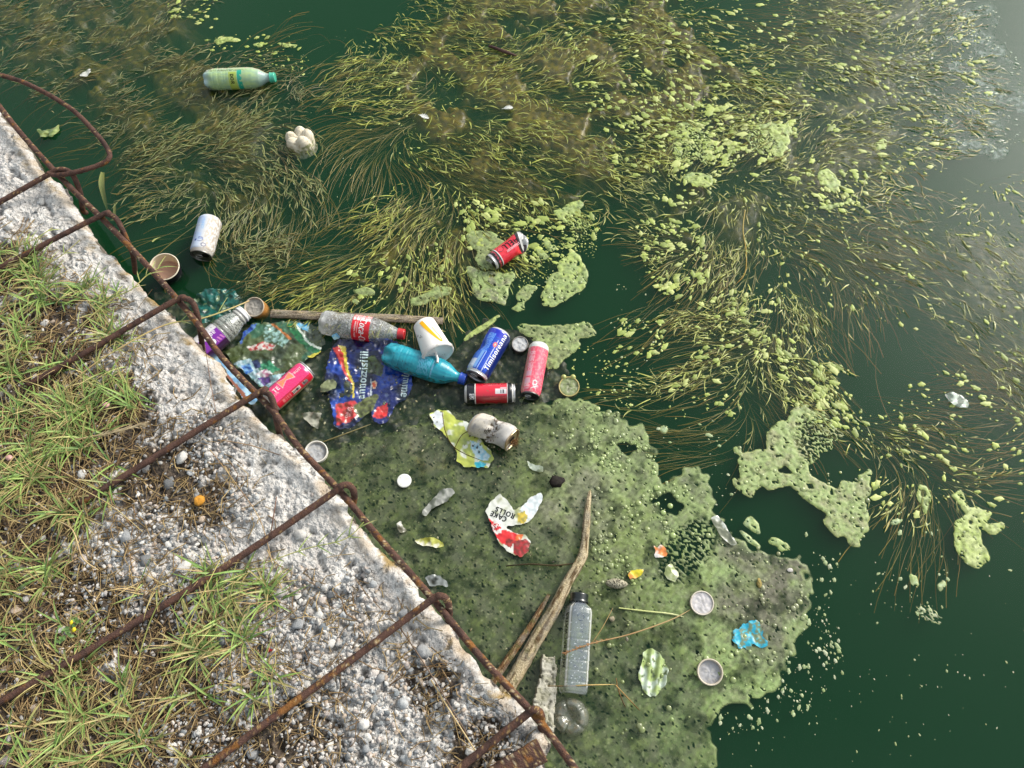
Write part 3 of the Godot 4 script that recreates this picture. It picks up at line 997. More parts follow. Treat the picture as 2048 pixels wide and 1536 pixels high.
	hair_bed("thread_weed", "fine brown thread weed hanging below the surface in clouds", [[Vector2(-0.541, -1.991), 0.10, 90], [Vector2(-0.399, -1.615), 0.12, 150], [Vector2(-0.183, -1.481), 0.16, 240], [Vector2(-0.036, -1.634), 0.22, 420], [Vector2(-0.315, -1.735), 0.12, 140], [Vector2(-0.203, -2.06), 0.2, 230], [Vector2(0.202, -1.925), 0.22, 260], [Vector2(0.524, -1.201), 0.12, 130], [Vector2(0.442, -1.372), 0.10, 110], [Vector2(0.82, -1.302), 0.14, 140], [Vector2(1.112, -1.337), 0.14, 180], [Vector2(1.282, -0.919), 0.14, 200], [Vector2(0.638, -1.009), 0.14, 140], [Vector2(0.512, -0.846), 0.10, 110], [Vector2(0.41, -0.721), 0.08, 60], [Vector2(1.014, -0.616), 0.15, 140], [Vector2(1.175, -0.762), 0.12, 70], [Vector2(-0.171, -1.135), 0.10, 110], [Vector2(-0.55, -1.337), 0.16, 170], [Vector2(-0.738, -1.445), 0.14, 130], [Vector2(-0.647, -1.201), 0.10, 70], [Vector2(-1.016, -1.445), 0.12, 50], [Vector2(-1.279, -1.755), 0.18, 90], [Vector2(-0.764, -2.083), 0.12, 50], [Vector2(0.9, -2.201), 0.2, 170], [Vector2(0.373, -1.056), 0.1, 50], [Vector2(0.267, -0.861), 0.05, 24], [Vector2(0.988, -0.407), 0.06, 16], [Vector2(1.013, -2.274), 0.2, 100], [Vector2(0.917, -1.071), 0.1, 60]], 19)


# ---------------------------------------------------------------- algae: the mat by the quay, patches, flecks and bubbles

var mat_outline := PackedVector2Array([Vector2(0.021, -0.846), Vector2(0.049, -0.826), Vector2(0.087, -0.818), Vector2(0.137, -0.836), Vector2(0.182, -0.832), Vector2(0.226, -0.811), Vector2(0.245, -0.79), Vector2(0.259, -0.815), Vector2(0.276, -0.795), Vector2(0.29, -0.773), Vector2(0.331, -0.762), Vector2(0.347, -0.727), Vector2(0.357, -0.686), Vector2(0.356, -0.647), Vector2(0.361, -0.613), Vector2(0.394, -0.621), Vector2(0.43, -0.642), Vector2(0.465, -0.648), Vector2(0.485, -0.629), Vector2(0.489, -0.577), Vector2(0.485, -0.55), Vector2(0.499, -0.52), Vector2(0.52, -0.491), Vector2(0.539, -0.459), Vector2(0.573, -0.443), Vector2(0.619, -0.436), Vector2(0.664, -0.425), Vector2(0.688, -0.412), Vector2(0.686, -0.373), Vector2(0.691, -0.339), Vector2(0.675, -0.294), Vector2(0.66, -0.261), Vector2(0.634, -0.24), Vector2(0.618, -0.208), Vector2(0.602, -0.176), Vector2(0.591, -0.139), Vector2(0.56, -0.119), Vector2(0.516, -0.109), Vector2(0.482, -0.099), Vector2(0.449, -0.094), Vector2(0.43, -0.075), Vector2(0.422, -0.046), Vector2(0.44, -0.017), Vector2(0.427, 0.021), Vector2(0.422, 0.094), Vector2(0.376, 0.181), Vector2(0.075, 0.215), Vector2(0.006, 0.039), Vector2(-0.103, -0.135), Vector2(-0.254, -0.294), Vector2(-0.46, -0.515), Vector2(-0.538, -0.655), Vector2(-0.584, -0.724), Vector2(-0.484, -0.732), Vector2(-0.36, -0.762), Vector2(-0.285, -0.779), Vector2(-0.223, -0.815), Vector2(-0.16, -0.843)])
var mat_holes := [PackedVector2Array([Vector2(0.266, -0.705), Vector2(0.299, -0.716), Vector2(0.32, -0.7), Vector2(0.304, -0.686), Vector2(0.27, -0.689)]), PackedVector2Array([Vector2(0.341, -0.565), Vector2(0.367, -0.584), Vector2(0.39, -0.571), Vector2(0.421, -0.559), Vector2(0.414, -0.535), Vector2(0.378, -0.537), Vector2(0.341, -0.547)]), PackedVector2Array([Vector2(0.123, -0.55), Vector2(0.14, -0.547), Vector2(0.142, -0.535), Vector2(0.128, -0.537)]), PackedVector2Array([Vector2(0.498, -0.508), Vector2(0.522, -0.493), Vector2(0.534, -0.469), Vector2(0.518, -0.481)])]
# [place, radius, colour] of the mat's differently coloured parts
var mat_parts := [[Vector2(-0.368, -0.552), 0.20, 0], [Vector2(-0.143, -0.35), 0.22, 0], [Vector2(0.064, -0.35), 0.12, 0], [Vector2(-0.302, -0.655), 0.14, 0], [Vector2(-0.053, -0.515), 0.10, 0], [Vector2(-0.243, -0.701), 0.055, 1], [Vector2(-0.226, -0.665), 0.022, 2], [Vector2(0.165, -0.565), 0.085, 3], [Vector2(0.104, -0.552), 0.05, 3], [Vector2(0.304, -0.642), 0.14, 4], [Vector2(0.221, -0.721), 0.14, 4], [Vector2(0.432, -0.565), 0.10, 4], [Vector2(0.269, -0.491), 0.12, 5], [Vector2(0.419, -0.443), 0.07, 6], [Vector2(0.476, -0.419), 0.08, 6], [Vector2(0.541, -0.384), 0.09, 7], [Vector2(0.593, -0.339), 0.115, 7], [Vector2(0.572, -0.272), 0.09, 7], [Vector2(0.478, -0.156), 0.13, 6], [Vector2(0.447, -0.272), 0.06, 6], [Vector2(0.297, -0.229), 0.16, 8], [Vector2(0.254, -0.085), 0.20, 8], [Vector2(0.321, -0.384), 0.12, 5], [Vector2(0.356, -0.135), 0.07, 6], [Vector2(0.663, -0.35), 0.035, 6], [Vector2(0.632, -0.229), 0.05, 6], [Vector2(-0.093, -0.708), 0.12, 9], [Vector2(-0.409, -0.735), 0.10, 9], [Vector2(0.071, -0.735), 0.10, 9], [Vector2(0.044, -0.59), 0.08, 5], [Vector2(0.349, -0.748), 0.05, 6]]
var mat_paint: Array[Color] = []


func mat_colour(x: float, z: float, f: float) -> Color:
	if mat_paint.is_empty():
		mat_paint = [rgb(78, 94, 44), rgb(138, 130, 116), rgb(150, 138, 60), rgb(146, 143, 130), rgb(154, 174, 114), rgb(132, 150, 88), rgb(164, 190, 122), rgb(110, 106, 92), rgb(84, 102, 50), rgb(66, 76, 44)]
	var c := Color(0, 0, 0)
	var total := 0.0
	var p := Vector2(x + fbm.get_noise_2d(x * 7.0, z * 7.0) * 0.11, z + fbm.get_noise_2d(x * 7.0 + 35.0, z * 7.0) * 0.11)
	for q in mat_parts:
		var d: float = p.distance_to(q[0]) / q[1]
		var w := exp(-d * d * 1.6) + 0.0005
		c += mat_paint[q[2]] * w
		total += w
	c = c * (1.0 / total)
	c.a = 1.0
	# clots, speckle and streaks of the scum itself
	c = c.lerp(rgb(150, 166, 92), smoothstep(0.05, 0.5, nf(x, z, 26.0)) * 0.35)
	c = c.lerp(rgb(88, 96, 62), smoothstep(0.05, 0.4, fine.get_noise_2d((x + z) * 60.0, (x - z) * 14.0)) * 0.5)
	c = c.lerp(rgb(118, 116, 102), smoothstep(0.05, 0.4, fbm.get_noise_2d(x * 14.0 + 9.0, z * 14.0)) * 0.32)
	c = c.lerp(rgb(84, 92, 70), smoothstep(0.12, 0.4, fbm.get_noise_2d(x * 10.0 - 9.0, z * 10.0)) * 0.45)
	c = c.lerp(rgb(70, 78, 50), smoothstep(0.10, 0.45, nf(x + 4.0, z, 70.0)) * 0.32)
	c = c.lerp(rgb(186, 192, 150), smoothstep(0.42, 0.6, nf(x + 8.0, z, 150.0)) * 0.45)
	c = c.lerp(rgb(56, 62, 44), smoothstep(0.38, 0.55, nf(x + 2.0, z, 130.0)) * 0.4)
	if f < 0.9:
		c = c.lerp(rgb(164, 184, 118), 0.4 * (1.0 - sunk(x, z)))
	# the film is thin in places, and thins out at its rim, so that the dark water shows through
	c.a = smoothstep(0.48, 0.80, f) * (1.0 - 0.55 * smoothstep(0.08, 0.42, fbm.get_noise_2d(x * 12.0 + 60.0, z * 12.0)) - 0.30 * smoothstep(0.1, 0.45, nf(x + 20.0, z, 60.0)))
	return c


func sunk(x: float, z: float) -> float:
	# how far the mat lies under: the old part by the quay is awash, the outer part floats
	var d := 0.0
	for q in [[Vector2(-0.319, -0.552), 0.42], [Vector2(-0.096, -0.327), 0.32], [Vector2(-0.407, -0.721), 0.28], [Vector2(-0.081, -0.748), 0.20], [Vector2(0.232, -0.085), 0.22]]:
		d = maxf(d, 1.0 - Vector2(x, z).distance_to(q[0]) / q[1])
	return smoothstep(0.0, 0.5, d)


func fringe(x: float, z: float) -> float:
	# towards the litter the mat sinks away under water
	var best := 1e9
	var line := [Vector2(-0.609, -0.721), Vector2(-0.483, -0.727), Vector2(-0.354, -0.762), Vector2(-0.223, -0.815), Vector2(-0.16, -0.843), Vector2(-0.005, -0.839)]
	for k in line.size() - 1:
		var q := Geometry2D.get_closest_point_to_segment(Vector2(x, z), line[k], line[k + 1])
		best = minf(best, Vector2(x, z).distance_to(q))
	return smoothstep(0.045, 0.0, best + 0.02 * fbm.get_noise_2d(x * 20.0, z * 20.0))


func mat_height(x: float, z: float, f: float) -> float:
	var h := 0.0016 + nf(x, z, 14.0) * 0.0008 + nf(x + 3.0, z, 90.0) * 0.0003
	h += 0.0010 * pow(maxf(0.0, 1.0 - (cell(x, z, 55.0) + 1.0) * 2.2), 0.6) * smoothstep(0.1, -0.3, sunk(x, z) - 0.5)
	var s := sunk(x, z)
	h = lerpf(h, h * 0.5, s) - s * (0.0050 + 0.003 * nf(x + 1.0, z, 12.0))
	h -= 0.028 * fringe(x, z)
	h = lerpf(minf(h, 0.0004), h, smoothstep(0.5, 0.95, f))
	return h


func patch_colour(x: float, z: float, f: float, base: Color, other: Color) -> Color:
	var c := base.lerp(other, smoothstep(-0.1, 0.4, fbm.get_noise_2d(x * 17.0, z * 17.0)))
	c = c.lerp(rgb(104, 110, 80), smoothstep(0.1, 0.45, nf(x, z, 70.0) + 0.4 * nf(x, z, 200.0)) * 0.5)
	c = c.lerp(rgb(208, 216, 150), smoothstep(0.25, 0.5, nf(x + 5.0, z, 120.0)) * 0.55)
	if f < 0.9:
		c = c.lerp(rgb(184, 200, 120), 0.35)
	c.a = smoothstep(0.46, 0.72, f) * (1.0 - 0.45 * smoothstep(0.1, 0.45, nf(x + 20.0, z, 45.0)))
	return c


func patch(outline: PackedVector2Array, holes: Array, label: String, base: Color, other: Color, ragged := 0.006, lace := 0.0, lace_on := Vector2.ZERO, lace_size := 0.1) -> void:
	var h := 0.0032
	var r := box_of(outline, 0.02)
	var f := raster(outline, holes, r, h, ragged, 38.0, 2)
	var nx := int(r.size.x / h) + 2
	var nzz := int(r.size.y / h) + 2
	for j in nzz:
		for k in nx:
			var p := r.position + Vector2(k, j) * h
			var gap := smoothstep(0.46, 0.66, nf(p.x, p.y, 48.0) + 0.3 * nf(p.x + 7.0, p.y, 120.0))
			if lace > 0.0:
				gap = maxf(gap, lace * smoothstep(lace_size, lace_size * 0.4, p.distance_to(lace_on)) * smoothstep(-0.12, 0.15, nf(p.x, p.y, 110.0)))
			f[j * nx + k] = minf(f[j * nx + k], 1.0 - gap)
	var m := field_mesh(r, h, f,
		func(x, z, q): return 0.0022 * smoothstep(0.5, 1.0, q) + 0.0010 + nf(x, z, 60.0) * 0.0004 + nf(x, z, 150.0) * 0.0002 + 0.0010 * pow(maxf(0.0, 1.0 - (cell(x, z, 60.0) + 1.0) * 2.4), 0.6),
		func(x, z, q): return patch_colour(x, z, q, base, other))
	single("algae_patch", m, M.algae, label, "algae", Vector3.ZERO)


func fleck_mesh(s: int, long: float) -> ArrayMesh:
	var mb := MB.new()
	var n := 14
	var mid := mb.add(Vector3(0, 0.16, 0), Color(1, 1, 1))
	for ring in 2:
		for k in n:
			var a := TAU * k / n
			var w := (0.34 if ring == 0 else 0.5) * (1.0 + 0.75 * nz(Vector3(cos(a) + s * 3.1, sin(a), 0), 1.3))
			var p := Vector3(cos(a) * w * long, 0.13 if ring == 0 else 0.0, sin(a) * w)
			p.z += 0.18 * sin(s * 1.7) * p.x * p.x
			mb.add(p, Color(1, 1, 1) if ring == 0 else Color(0.92, 0.95, 0.85))
	for k in n:
		var b := (k + 1) % n
		mb.tri(mid, 1 + k, 1 + b)
		mb.quad(1 + k, 1 + n + k, 1 + n + b, 1 + b)
	return mb.mesh()


func flecks(called: String, label: String, zones: Array, s: int, tones: Array) -> void:
	# zones: [outline, how many, least size, largest size, clumping]
	rng.seed = s
	var shapes := 5
	var places := []
	var cols := []
	for k in shapes:
		places.append([])
		cols.append([])
	for zone in zones:
		var poly := PackedVector2Array(zone[0])
		for k in int(zone[1]):
			var p := random_in(poly)
			var n := fbm.get_noise_2d(p.x * 8.0 + 30.0, p.y * 8.0)
			if rng.randf() > 0.5 + n * zone[4]:
				continue
			var size: float = lerpf(zone[2], zone[3], pow(rng.randf(), 3.0)) * 0.88
			var turn := -stream_at(p).angle() + rng.randf_range(-0.7, 0.7)
			var b := Basis.from_euler(Vector3(rng.randf_range(-0.06, 0.06), turn, rng.randf_range(-0.06, 0.06))).scaled(Vector3(size, minf(size, 0.012) * 0.8, size))
			var q := rng.randi() % shapes
			places[q].append(Transform3D(b, Vector3(p.x, rng.randf_range(0.0004, 0.0022), p.y)))
			cols[q].append(tint(tones[rng.randi() % tones.size()], rng.randf_range(0.8, 1.12)))
	var root := thing(called, label, "algae")
	root.set_meta("kind", "stuff")
	for q in shapes:
		if places[q].size():
			scatter("flecks", fleck_mesh(q + s, [1.0, 1.2, 1.5, 2.0, 1.3][q]), M.algae, places[q], cols[q], root)


func build_algae() -> void:
	# the great mat
	var h := 0.0036
	var r := Rect2(-0.72, -0.92, 1.50, 1.02)
	var f := raster(mat_outline, mat_holes, r, h, 0.026, 30.0, 3)
	var jars := [Vector2(0.432, -0.32), Vector2(0.434, -0.172), Vector2(-0.487, -0.686)]
	var nx := int(r.size.x / h) + 2
	var nzz := int(r.size.y / h) + 2
	var thin_at := Vector2(Vector2(0.414, -0.443).x, Vector2(0.414, -0.443).y)
	for j in nzz:
		for k in nx:
			var p := r.position + Vector2(k, j) * h
			var away := Vector2((p.x - thin_at.x) * 1.0 + (p.y - thin_at.y) * 0.75, (p.y - thin_at.y) * 0.6 - (p.x - thin_at.x) * 0.25).length()
			var gap := smoothstep(0.085, 0.03, away) * smoothstep(-0.08, 0.12, nf(p.x, p.y, 85.0))
			gap = maxf(gap, smoothstep(0.54, 0.68, nf(p.x, p.y, 52.0) + 0.3 * nf(p.x + 7.0, p.y, 140.0)))
			gap = maxf(gap, 0.8 * sunk(p.x, p.y) * smoothstep(0.46, 0.62, 0.8 * nf(p.x + 3.0, p.y, 100.0) + 0.35 * nf(p.x, p.y, 40.0)))
			for q in jars:
				if p.distance_to(q) < 0.0235:
					gap = 1.0
			f[j * nx + k] = minf(f[j * nx + k], 1.0 - gap)
	single("algae_mat", field_mesh(r, h, f, mat_height, mat_colour), M.algae, "great scummy algae mat with trapped litter along the foot of the quay", "algae mat")
	# older growth under the litter
	var low := PackedVector2Array([Vector2(-1.009, -1.201), Vector2(-0.82, -1.071), Vector2(-0.738, -1.071), Vector2(-0.628, -1.056), Vector2(-0.513, -0.994), Vector2(-0.41, -1.04), Vector2(-0.3, -1.009), Vector2(-0.165, -0.979), Vector2(-0.087, -1.071), Vector2(0.089, -1.04), Vector2(0.152, -0.919), Vector2(0.111, -0.832), Vector2(-0.03, -0.748), Vector2(-0.28, -0.694), Vector2(-0.402, -0.668), Vector2(-0.58, -0.694), Vector2(-0.695, -0.79), Vector2(-0.857, -0.979)])
	var r2 := box_of(low, 0.03)
	var f2 := raster(low, [], r2, 0.006, 0.03, 14.0)
	single("sunken_algae", field_mesh(r2, 0.006, f2, func(x, z, _q): return -0.015 + nf(x, z, 18.0) * 0.012 + nf(x, z, 60.0) * 0.006,
		func(x, z, _q): return rgb(66, 66, 42).lerp(rgb(32, 34, 24), smoothstep(-0.3, 0.25, nf(x, z, 30.0) + 0.5 * nf(x, z, 110.0))).lerp(rgb(150, 146, 110), smoothstep(0.34, 0.5, nf(x + 3.0, z, 90.0)) * 0.7)), M.algae, "dark old algae lying under water beneath the blue bag and bottles", "algae")

	var a := rgb(160, 180, 116)
	var b := rgb(140, 152, 104)
	var y := rgb(184, 202, 116)
	patch([Vector2(-0.137, -1.353), Vector2(-0.115, -1.371), Vector2(-0.068, -1.371), Vector2(-0.042, -1.356), Vector2(-0.034, -1.337), Vector2(0.051, -1.302), Vector2(0.023, -1.285), Vector2(-0.055, -1.234), Vector2(-0.09, -1.234), Vector2(-0.105, -1.268), Vector2(-0.099, -1.295), Vector2(-0.123, -1.318)], [], "algae patch pushed against the black lettered red can", b, a)
	patch([Vector2(-0.132, -1.247), Vector2(-0.11, -1.244), Vector2(-0.077, -1.226), Vector2(-0.055, -1.232), Vector2(-0.022, -1.219), Vector2(0.003, -1.232), Vector2(0.011, -1.219), Vector2(0.008, -1.201), Vector2(-0.006, -1.179), Vector2(-0.011, -1.141), Vector2(-0.019, -1.112), Vector2(-0.04, -1.125), Vector2(-0.076, -1.132), Vector2(-0.096, -1.132), Vector2(-0.111, -1.166), Vector2(-0.111, -1.192), Vector2(-0.123, -1.209)], [], "grey centred algae patch directly below the black lettered red can", a, rgb(140, 142, 116))
	patch([Vector2(0.043, -1.189), Vector2(0.074, -1.176), Vector2(0.059, -1.154), Vector2(0.034, -1.122), Vector2(0.037, -1.106), Vector2(0.016, -1.095), Vector2(-0.005, -1.106), Vector2(0.014, -1.122), Vector2(0.008, -1.145), Vector2(0.017, -1.166)], [], "slim algae patch between two broader patches above the row of upright cans", a, b)
	patch([Vector2(0.175, -1.301), Vector2(0.191, -1.285), Vector2(0.199, -1.258), Vector2(0.213, -1.229), Vector2(0.208, -1.172), Vector2(0.178, -1.154), Vector2(0.135, -1.125), Vector2(0.112, -1.109), Vector2(0.081, -1.116), Vector2(0.078, -1.132), Vector2(0.084, -1.166), Vector2(0.1, -1.206), Vector2(0.126, -1.232), Vector2(0.13, -1.261), Vector2(0.155, -1.288)], [PackedVector2Array([Vector2(0.183, -1.261), Vector2(0.189, -1.264), Vector2(0.189, -1.246), Vector2(0.183, -1.247)])], "broad bubbled algae patch at the edge of open water above the faded pink can", a, y)
	patch([Vector2(0.079, -1.332), Vector2(0.106, -1.335), Vector2(0.128, -1.311), Vector2(0.119, -1.295), Vector2(0.104, -1.297), Vector2(0.094, -1.316)], [], "small hooked algae scrap beside the black lettered red can", a, y, 0.004)
	patch([Vector2(0.061, -1.311), Vector2(0.087, -1.299), Vector2(0.105, -1.275), Vector2(0.089, -1.264), Vector2(0.074, -1.282)], [], "small boomerang algae scrap beside the black lettered red can", a, y, 0.004)
	patch([Vector2(0.121, -1.437), Vector2(0.156, -1.459), Vector2(0.198, -1.481), Vector2(0.213, -1.463), Vector2(0.187, -1.425), Vector2(0.225, -1.399), Vector2(0.224, -1.381), Vector2(0.196, -1.369), Vector2(0.169, -1.381), Vector2(0.137, -1.408)], [], "ragged yellow algae patch on the tip of the bright weed bed", y, a, 0.01, 0.8, Vector2(Vector2(0.204, -1.381).x, Vector2(0.204, -1.381).y), 0.08)
	patch([Vector2(-0.282, -1.138), Vector2(-0.247, -1.154), Vector2(-0.208, -1.181), Vector2(-0.165, -1.177), Vector2(-0.175, -1.148), Vector2(-0.22, -1.133), Vector2(-0.253, -1.111), Vector2(-0.278, -1.117)], [], "long algae patch just above the grey plank", b, a)
	patch([Vector2(-0.443, -1.168), Vector2(-0.408, -1.177), Vector2(-0.377, -1.168), Vector2(-0.378, -1.148), Vector2(-0.412, -1.145), Vector2(-0.431, -1.151)], [], "algae scrap floating above the red labelled bottle", b, a, 0.004)
	patch([Vector2(-0.443, -1.133), Vector2(-0.43, -1.14), Vector2(-0.417, -1.133), Vector2(-0.419, -1.117), Vector2(-0.436, -1.122)], [], "little round algae scrap by the plank", b, a, 0.003)
	patch([Vector2(-0.035, -1.089), Vector2(-0.03, -1.081), Vector2(-0.063, -1.048), Vector2(-0.103, -1.018), Vector2(-0.131, -1.003), Vector2(-0.133, -1.012), Vector2(-0.104, -1.04), Vector2(-0.064, -1.07)], [], "thin finger of algae pointing at the blue can", y, b, 0.003)
	patch([Vector2(0.012, -1.051), Vector2(0.035, -1.06), Vector2(0.082, -1.051), Vector2(0.133, -1.056), Vector2(0.165, -1.059), Vector2(0.203, -1.066), Vector2(0.219, -1.051), Vector2(0.227, -1.018), Vector2(0.182, -1.012), Vector2(0.182, -0.994), Vector2(0.152, -0.955), Vector2(0.133, -0.944), Vector2(0.124, -0.926), Vector2(0.092, -0.916), Vector2(0.075, -0.979), Vector2(0.054, -1.008), Vector2(0.019, -1.034)], [], "bubbled algae patch behind the faded pink can and tin lid", b, a)
	patch([Vector2(0.669, -0.77), Vector2(0.697, -0.775), Vector2(0.706, -0.79), Vector2(0.732, -0.816), Vector2(0.761, -0.821), Vector2(0.772, -0.801), Vector2(0.81, -0.786), Vector2(0.827, -0.759), Vector2(0.839, -0.737), Vector2(0.829, -0.714), Vector2(0.812, -0.719), Vector2(0.801, -0.693), Vector2(0.772, -0.685), Vector2(0.765, -0.668), Vector2(0.735, -0.653), Vector2(0.735, -0.629), Vector2(0.768, -0.607), Vector2(0.793, -0.596), Vector2(0.816, -0.617), Vector2(0.845, -0.607), Vector2(0.853, -0.629), Vector2(0.887, -0.649), Vector2(0.887, -0.631), Vector2(0.874, -0.6), Vector2(0.872, -0.576), Vector2(0.856, -0.562), Vector2(0.858, -0.521), Vector2(0.848, -0.487), Vector2(0.821, -0.468), Vector2(0.824, -0.451), Vector2(0.798, -0.449), Vector2(0.789, -0.474), Vector2(0.774, -0.474), Vector2(0.745, -0.498), Vector2(0.745, -0.511), Vector2(0.757, -0.527), Vector2(0.739, -0.541), Vector2(0.699, -0.576), Vector2(0.684, -0.6), Vector2(0.628, -0.589), Vector2(0.61, -0.6), Vector2(0.581, -0.569), Vector2(0.557, -0.579), Vector2(0.54, -0.607), Vector2(0.542, -0.621), Vector2(0.559, -0.621), Vector2(0.563, -0.678), Vector2(0.551, -0.696), Vector2(0.574, -0.708), Vector2(0.574, -0.685), Vector2(0.613, -0.696), Vector2(0.638, -0.696), Vector2(0.639, -0.733), Vector2(0.656, -0.751)],
		[PackedVector2Array([Vector2(0.657, -0.644), Vector2(0.675, -0.649), Vector2(0.696, -0.636), Vector2(0.68, -0.629), Vector2(0.661, -0.634)]), PackedVector2Array([Vector2(0.717, -0.608), Vector2(0.733, -0.608), Vector2(0.738, -0.598), Vector2(0.721, -0.598)])], "large island of bubbled algae alone in the open water", a, rgb(160, 164, 120), 0.007, 1.0, Vector2(Vector2(0.792, -0.714).x, Vector2(0.792, -0.714).y), 0.11)
	patch([Vector2(0.992, -0.605), Vector2(1.015, -0.602), Vector2(1.021, -0.572), Vector2(1.006, -0.552), Vector2(0.998, -0.527), Vector2(0.989, -0.532), Vector2(0.991, -0.549), Vector2(0.982, -0.565)], [PackedVector2Array([Vector2(0.998, -0.59), Vector2(1.009, -0.59), Vector2(1.005, -0.57), Vector2(0.995, -0.57)])], "ring shaped scrap of algae with an open middle", y, a, 0.003)
	patch([Vector2(1.064, -0.572), Vector2(1.098, -0.598), Vector2(1.101, -0.549), Vector2(1.125, -0.549), Vector2(1.156, -0.532), Vector2(1.144, -0.516), Vector2(1.125, -0.504), Vector2(1.181, -0.511), Vector2(1.179, -0.492), Vector2(1.137, -0.476), Vector2(1.114, -0.496), Vector2(1.116, -0.457), Vector2(1.122, -0.422), Vector2(1.088, -0.396), Vector2(1.058, -0.411), Vector2(1.041, -0.452), Vector2(1.061, -0.516), Vector2(1.092, -0.527), Vector2(1.073, -0.565)], [PackedVector2Array([Vector2(1.094, -0.513), Vector2(1.103, -0.513), Vector2(1.099, -0.504), Vector2(1.092, -0.505)])], "outermost algae patch shaped like a flying bird", y, rgb(196, 208, 140), 0.006)
	var pale := rgb(176, 196, 160)
	patch([Vector2(0.914, -0.314), Vector2(0.946, -0.322), Vector2(0.978, -0.285), Vector2(0.971, -0.272), Vector2(0.952, -0.277), Vector2(0.923, -0.29)], [], "pale greyish algae wisp low in the open water", rgb(170, 180, 150), pale, 0.006, 0.7, Vector2(Vector2(0.949, -0.294).x, Vector2(0.949, -0.294).y), 0.06)
	patch([Vector2(0.923, -0.388), Vector2(0.941, -0.384), Vector2(0.939, -0.355), Vector2(0.92, -0.358)], [], "pale oblong algae scrap just above the greyish wisp", pale, a, 0.003)
	patch([Vector2(0.976, -0.358), Vector2(1.004, -0.376), Vector2(1.004, -0.361), Vector2(0.984, -0.343)], [], "pale rounded algae scrap just above and beside the greyish wisp", pale, a, 0.003)
	patch([Vector2(0.897, -0.511), Vector2(0.913, -0.515), Vector2(0.93, -0.52), Vector2(0.932, -0.508), Vector2(0.91, -0.5)], [], "pale flat scrap of algae at the tail of the large island", pale, pale, 0.003)
	patch([Vector2(0.373, -0.758), Vector2(0.387, -0.762), Vector2(0.399, -0.755), Vector2(0.387, -0.733), Vector2(0.376, -0.74)], [], "lone pale scrap of algae off the edge of the great mat", pale, a, 0.002)
	patch([Vector2(0.548, -0.508), Vector2(0.573, -0.526), Vector2(0.59, -0.508), Vector2(0.593, -0.477), Vector2(0.577, -0.483)], [], "pale algae patch shaped like a thumb off the mat's shoulder", pale, a, 0.005)
	patch([Vector2(0.536, -0.5), Vector2(0.56, -0.481), Vector2(0.591, -0.451), Vector2(0.581, -0.445), Vector2(0.552, -0.464)], [], "narrow slanting algae strip hugging the mat's shoulder", pale, a, 0.004)
	patch([Vector2(0.615, -0.477), Vector2(0.648, -0.461), Vector2(0.659, -0.445), Vector2(0.635, -0.438), Vector2(0.621, -0.455), Vector2(0.603, -0.458)], [], "bubbled pale algae scrap over the mat's grey brown end", a, pale, 0.005)
	patch([Vector2(0.505, -1.776), Vector2(0.557, -1.801), Vector2(0.612, -1.735), Vector2(0.634, -1.654), Vector2(0.584, -1.615), Vector2(0.541, -1.638), Vector2(0.508, -1.615), Vector2(0.483, -1.674)], [], "holed yellow algae clot beside the bright weed bed", y, a, 0.016, 0.9, Vector2(Vector2(0.562, -1.694).x, Vector2(0.562, -1.694).y), 0.12)
	patch([Vector2(0.5, -1.566), Vector2(0.559, -1.591), Vector2(0.602, -1.572), Vector2(0.609, -1.545), Vector2(0.581, -1.523), Vector2(0.531, -1.538)], [], "yellow algae clot above the brown thread weed", y, a, 0.012)
	patch([Vector2(0.723, -1.751), Vector2(0.79, -1.786), Vector2(0.875, -1.78), Vector2(0.855, -1.704), Vector2(0.822, -1.642), Vector2(0.794, -1.654), Vector2(0.728, -1.674)], [], "torn yellow algae clot in the middle of the far weed", y, a, 0.018, 0.8, Vector2(Vector2(0.746, -1.694).x, Vector2(0.746, -1.694).y), 0.10)
	patch([Vector2(0.914, -1.584), Vector2(0.952, -1.605), Vector2(0.969, -1.572), Vector2(0.983, -1.534), Vector2(0.953, -1.5), Vector2(0.932, -1.534), Vector2(0.916, -1.528)], [], "yellow algae flag over dark open water", y, a, 0.008)
	patch([Vector2(0.983, -1.599), Vector2(1.005, -1.586), Vector2(0.997, -1.561), Vector2(0.986, -1.572)], [], "small leaf shaped algae scrap beside the yellow flag", y, y, 0.003)
	patch([Vector2(0.898, -1.456), Vector2(0.935, -1.467), Vector2(0.98, -1.474), Vector2(0.999, -1.493), Vector2(1.005, -1.481), Vector2(0.984, -1.461), Vector2(0.931, -1.446), Vector2(0.902, -1.445)], [], "long smile shaped algae strip under the yellow flag", y, a, 0.004)
	patch([Vector2(-0.994, -2.148), Vector2(-0.977, -2.167), Vector2(-0.933, -2.167), Vector2(-0.896, -2.15), Vector2(-0.913, -2.141), Vector2(-0.949, -2.141), Vector2(-0.975, -2.127)], [], "bright algae clump beyond the green bottle's base end", y, rgb(206, 214, 140), 0.004)
	patch([Vector2(-0.868, -2.129), Vector2(-0.838, -2.143), Vector2(-0.823, -2.129), Vector2(-0.828, -2.117), Vector2(-0.851, -2.12)], [], "small bright algae clump beyond the green bottle's cap end", y, rgb(206, 214, 140), 0.003)
	patch([Vector2(-0.778, -2.141), Vector2(-0.752, -2.134), Vector2(-0.707, -2.129), Vector2(-0.718, -2.113), Vector2(-0.75, -2.115), Vector2(-0.769, -2.125)], [], "bean shaped bright algae clump farthest from the green bottle", y, rgb(206, 214, 140), 0.003)
	patch([Vector2(1.107, -1.694), Vector2(1.143, -1.722), Vector2(1.16, -1.706), Vector2(1.141, -1.674), Vector2(1.117, -1.67)], [], "small yellow algae clump caught in the far yellow weed", y, a, 0.006)

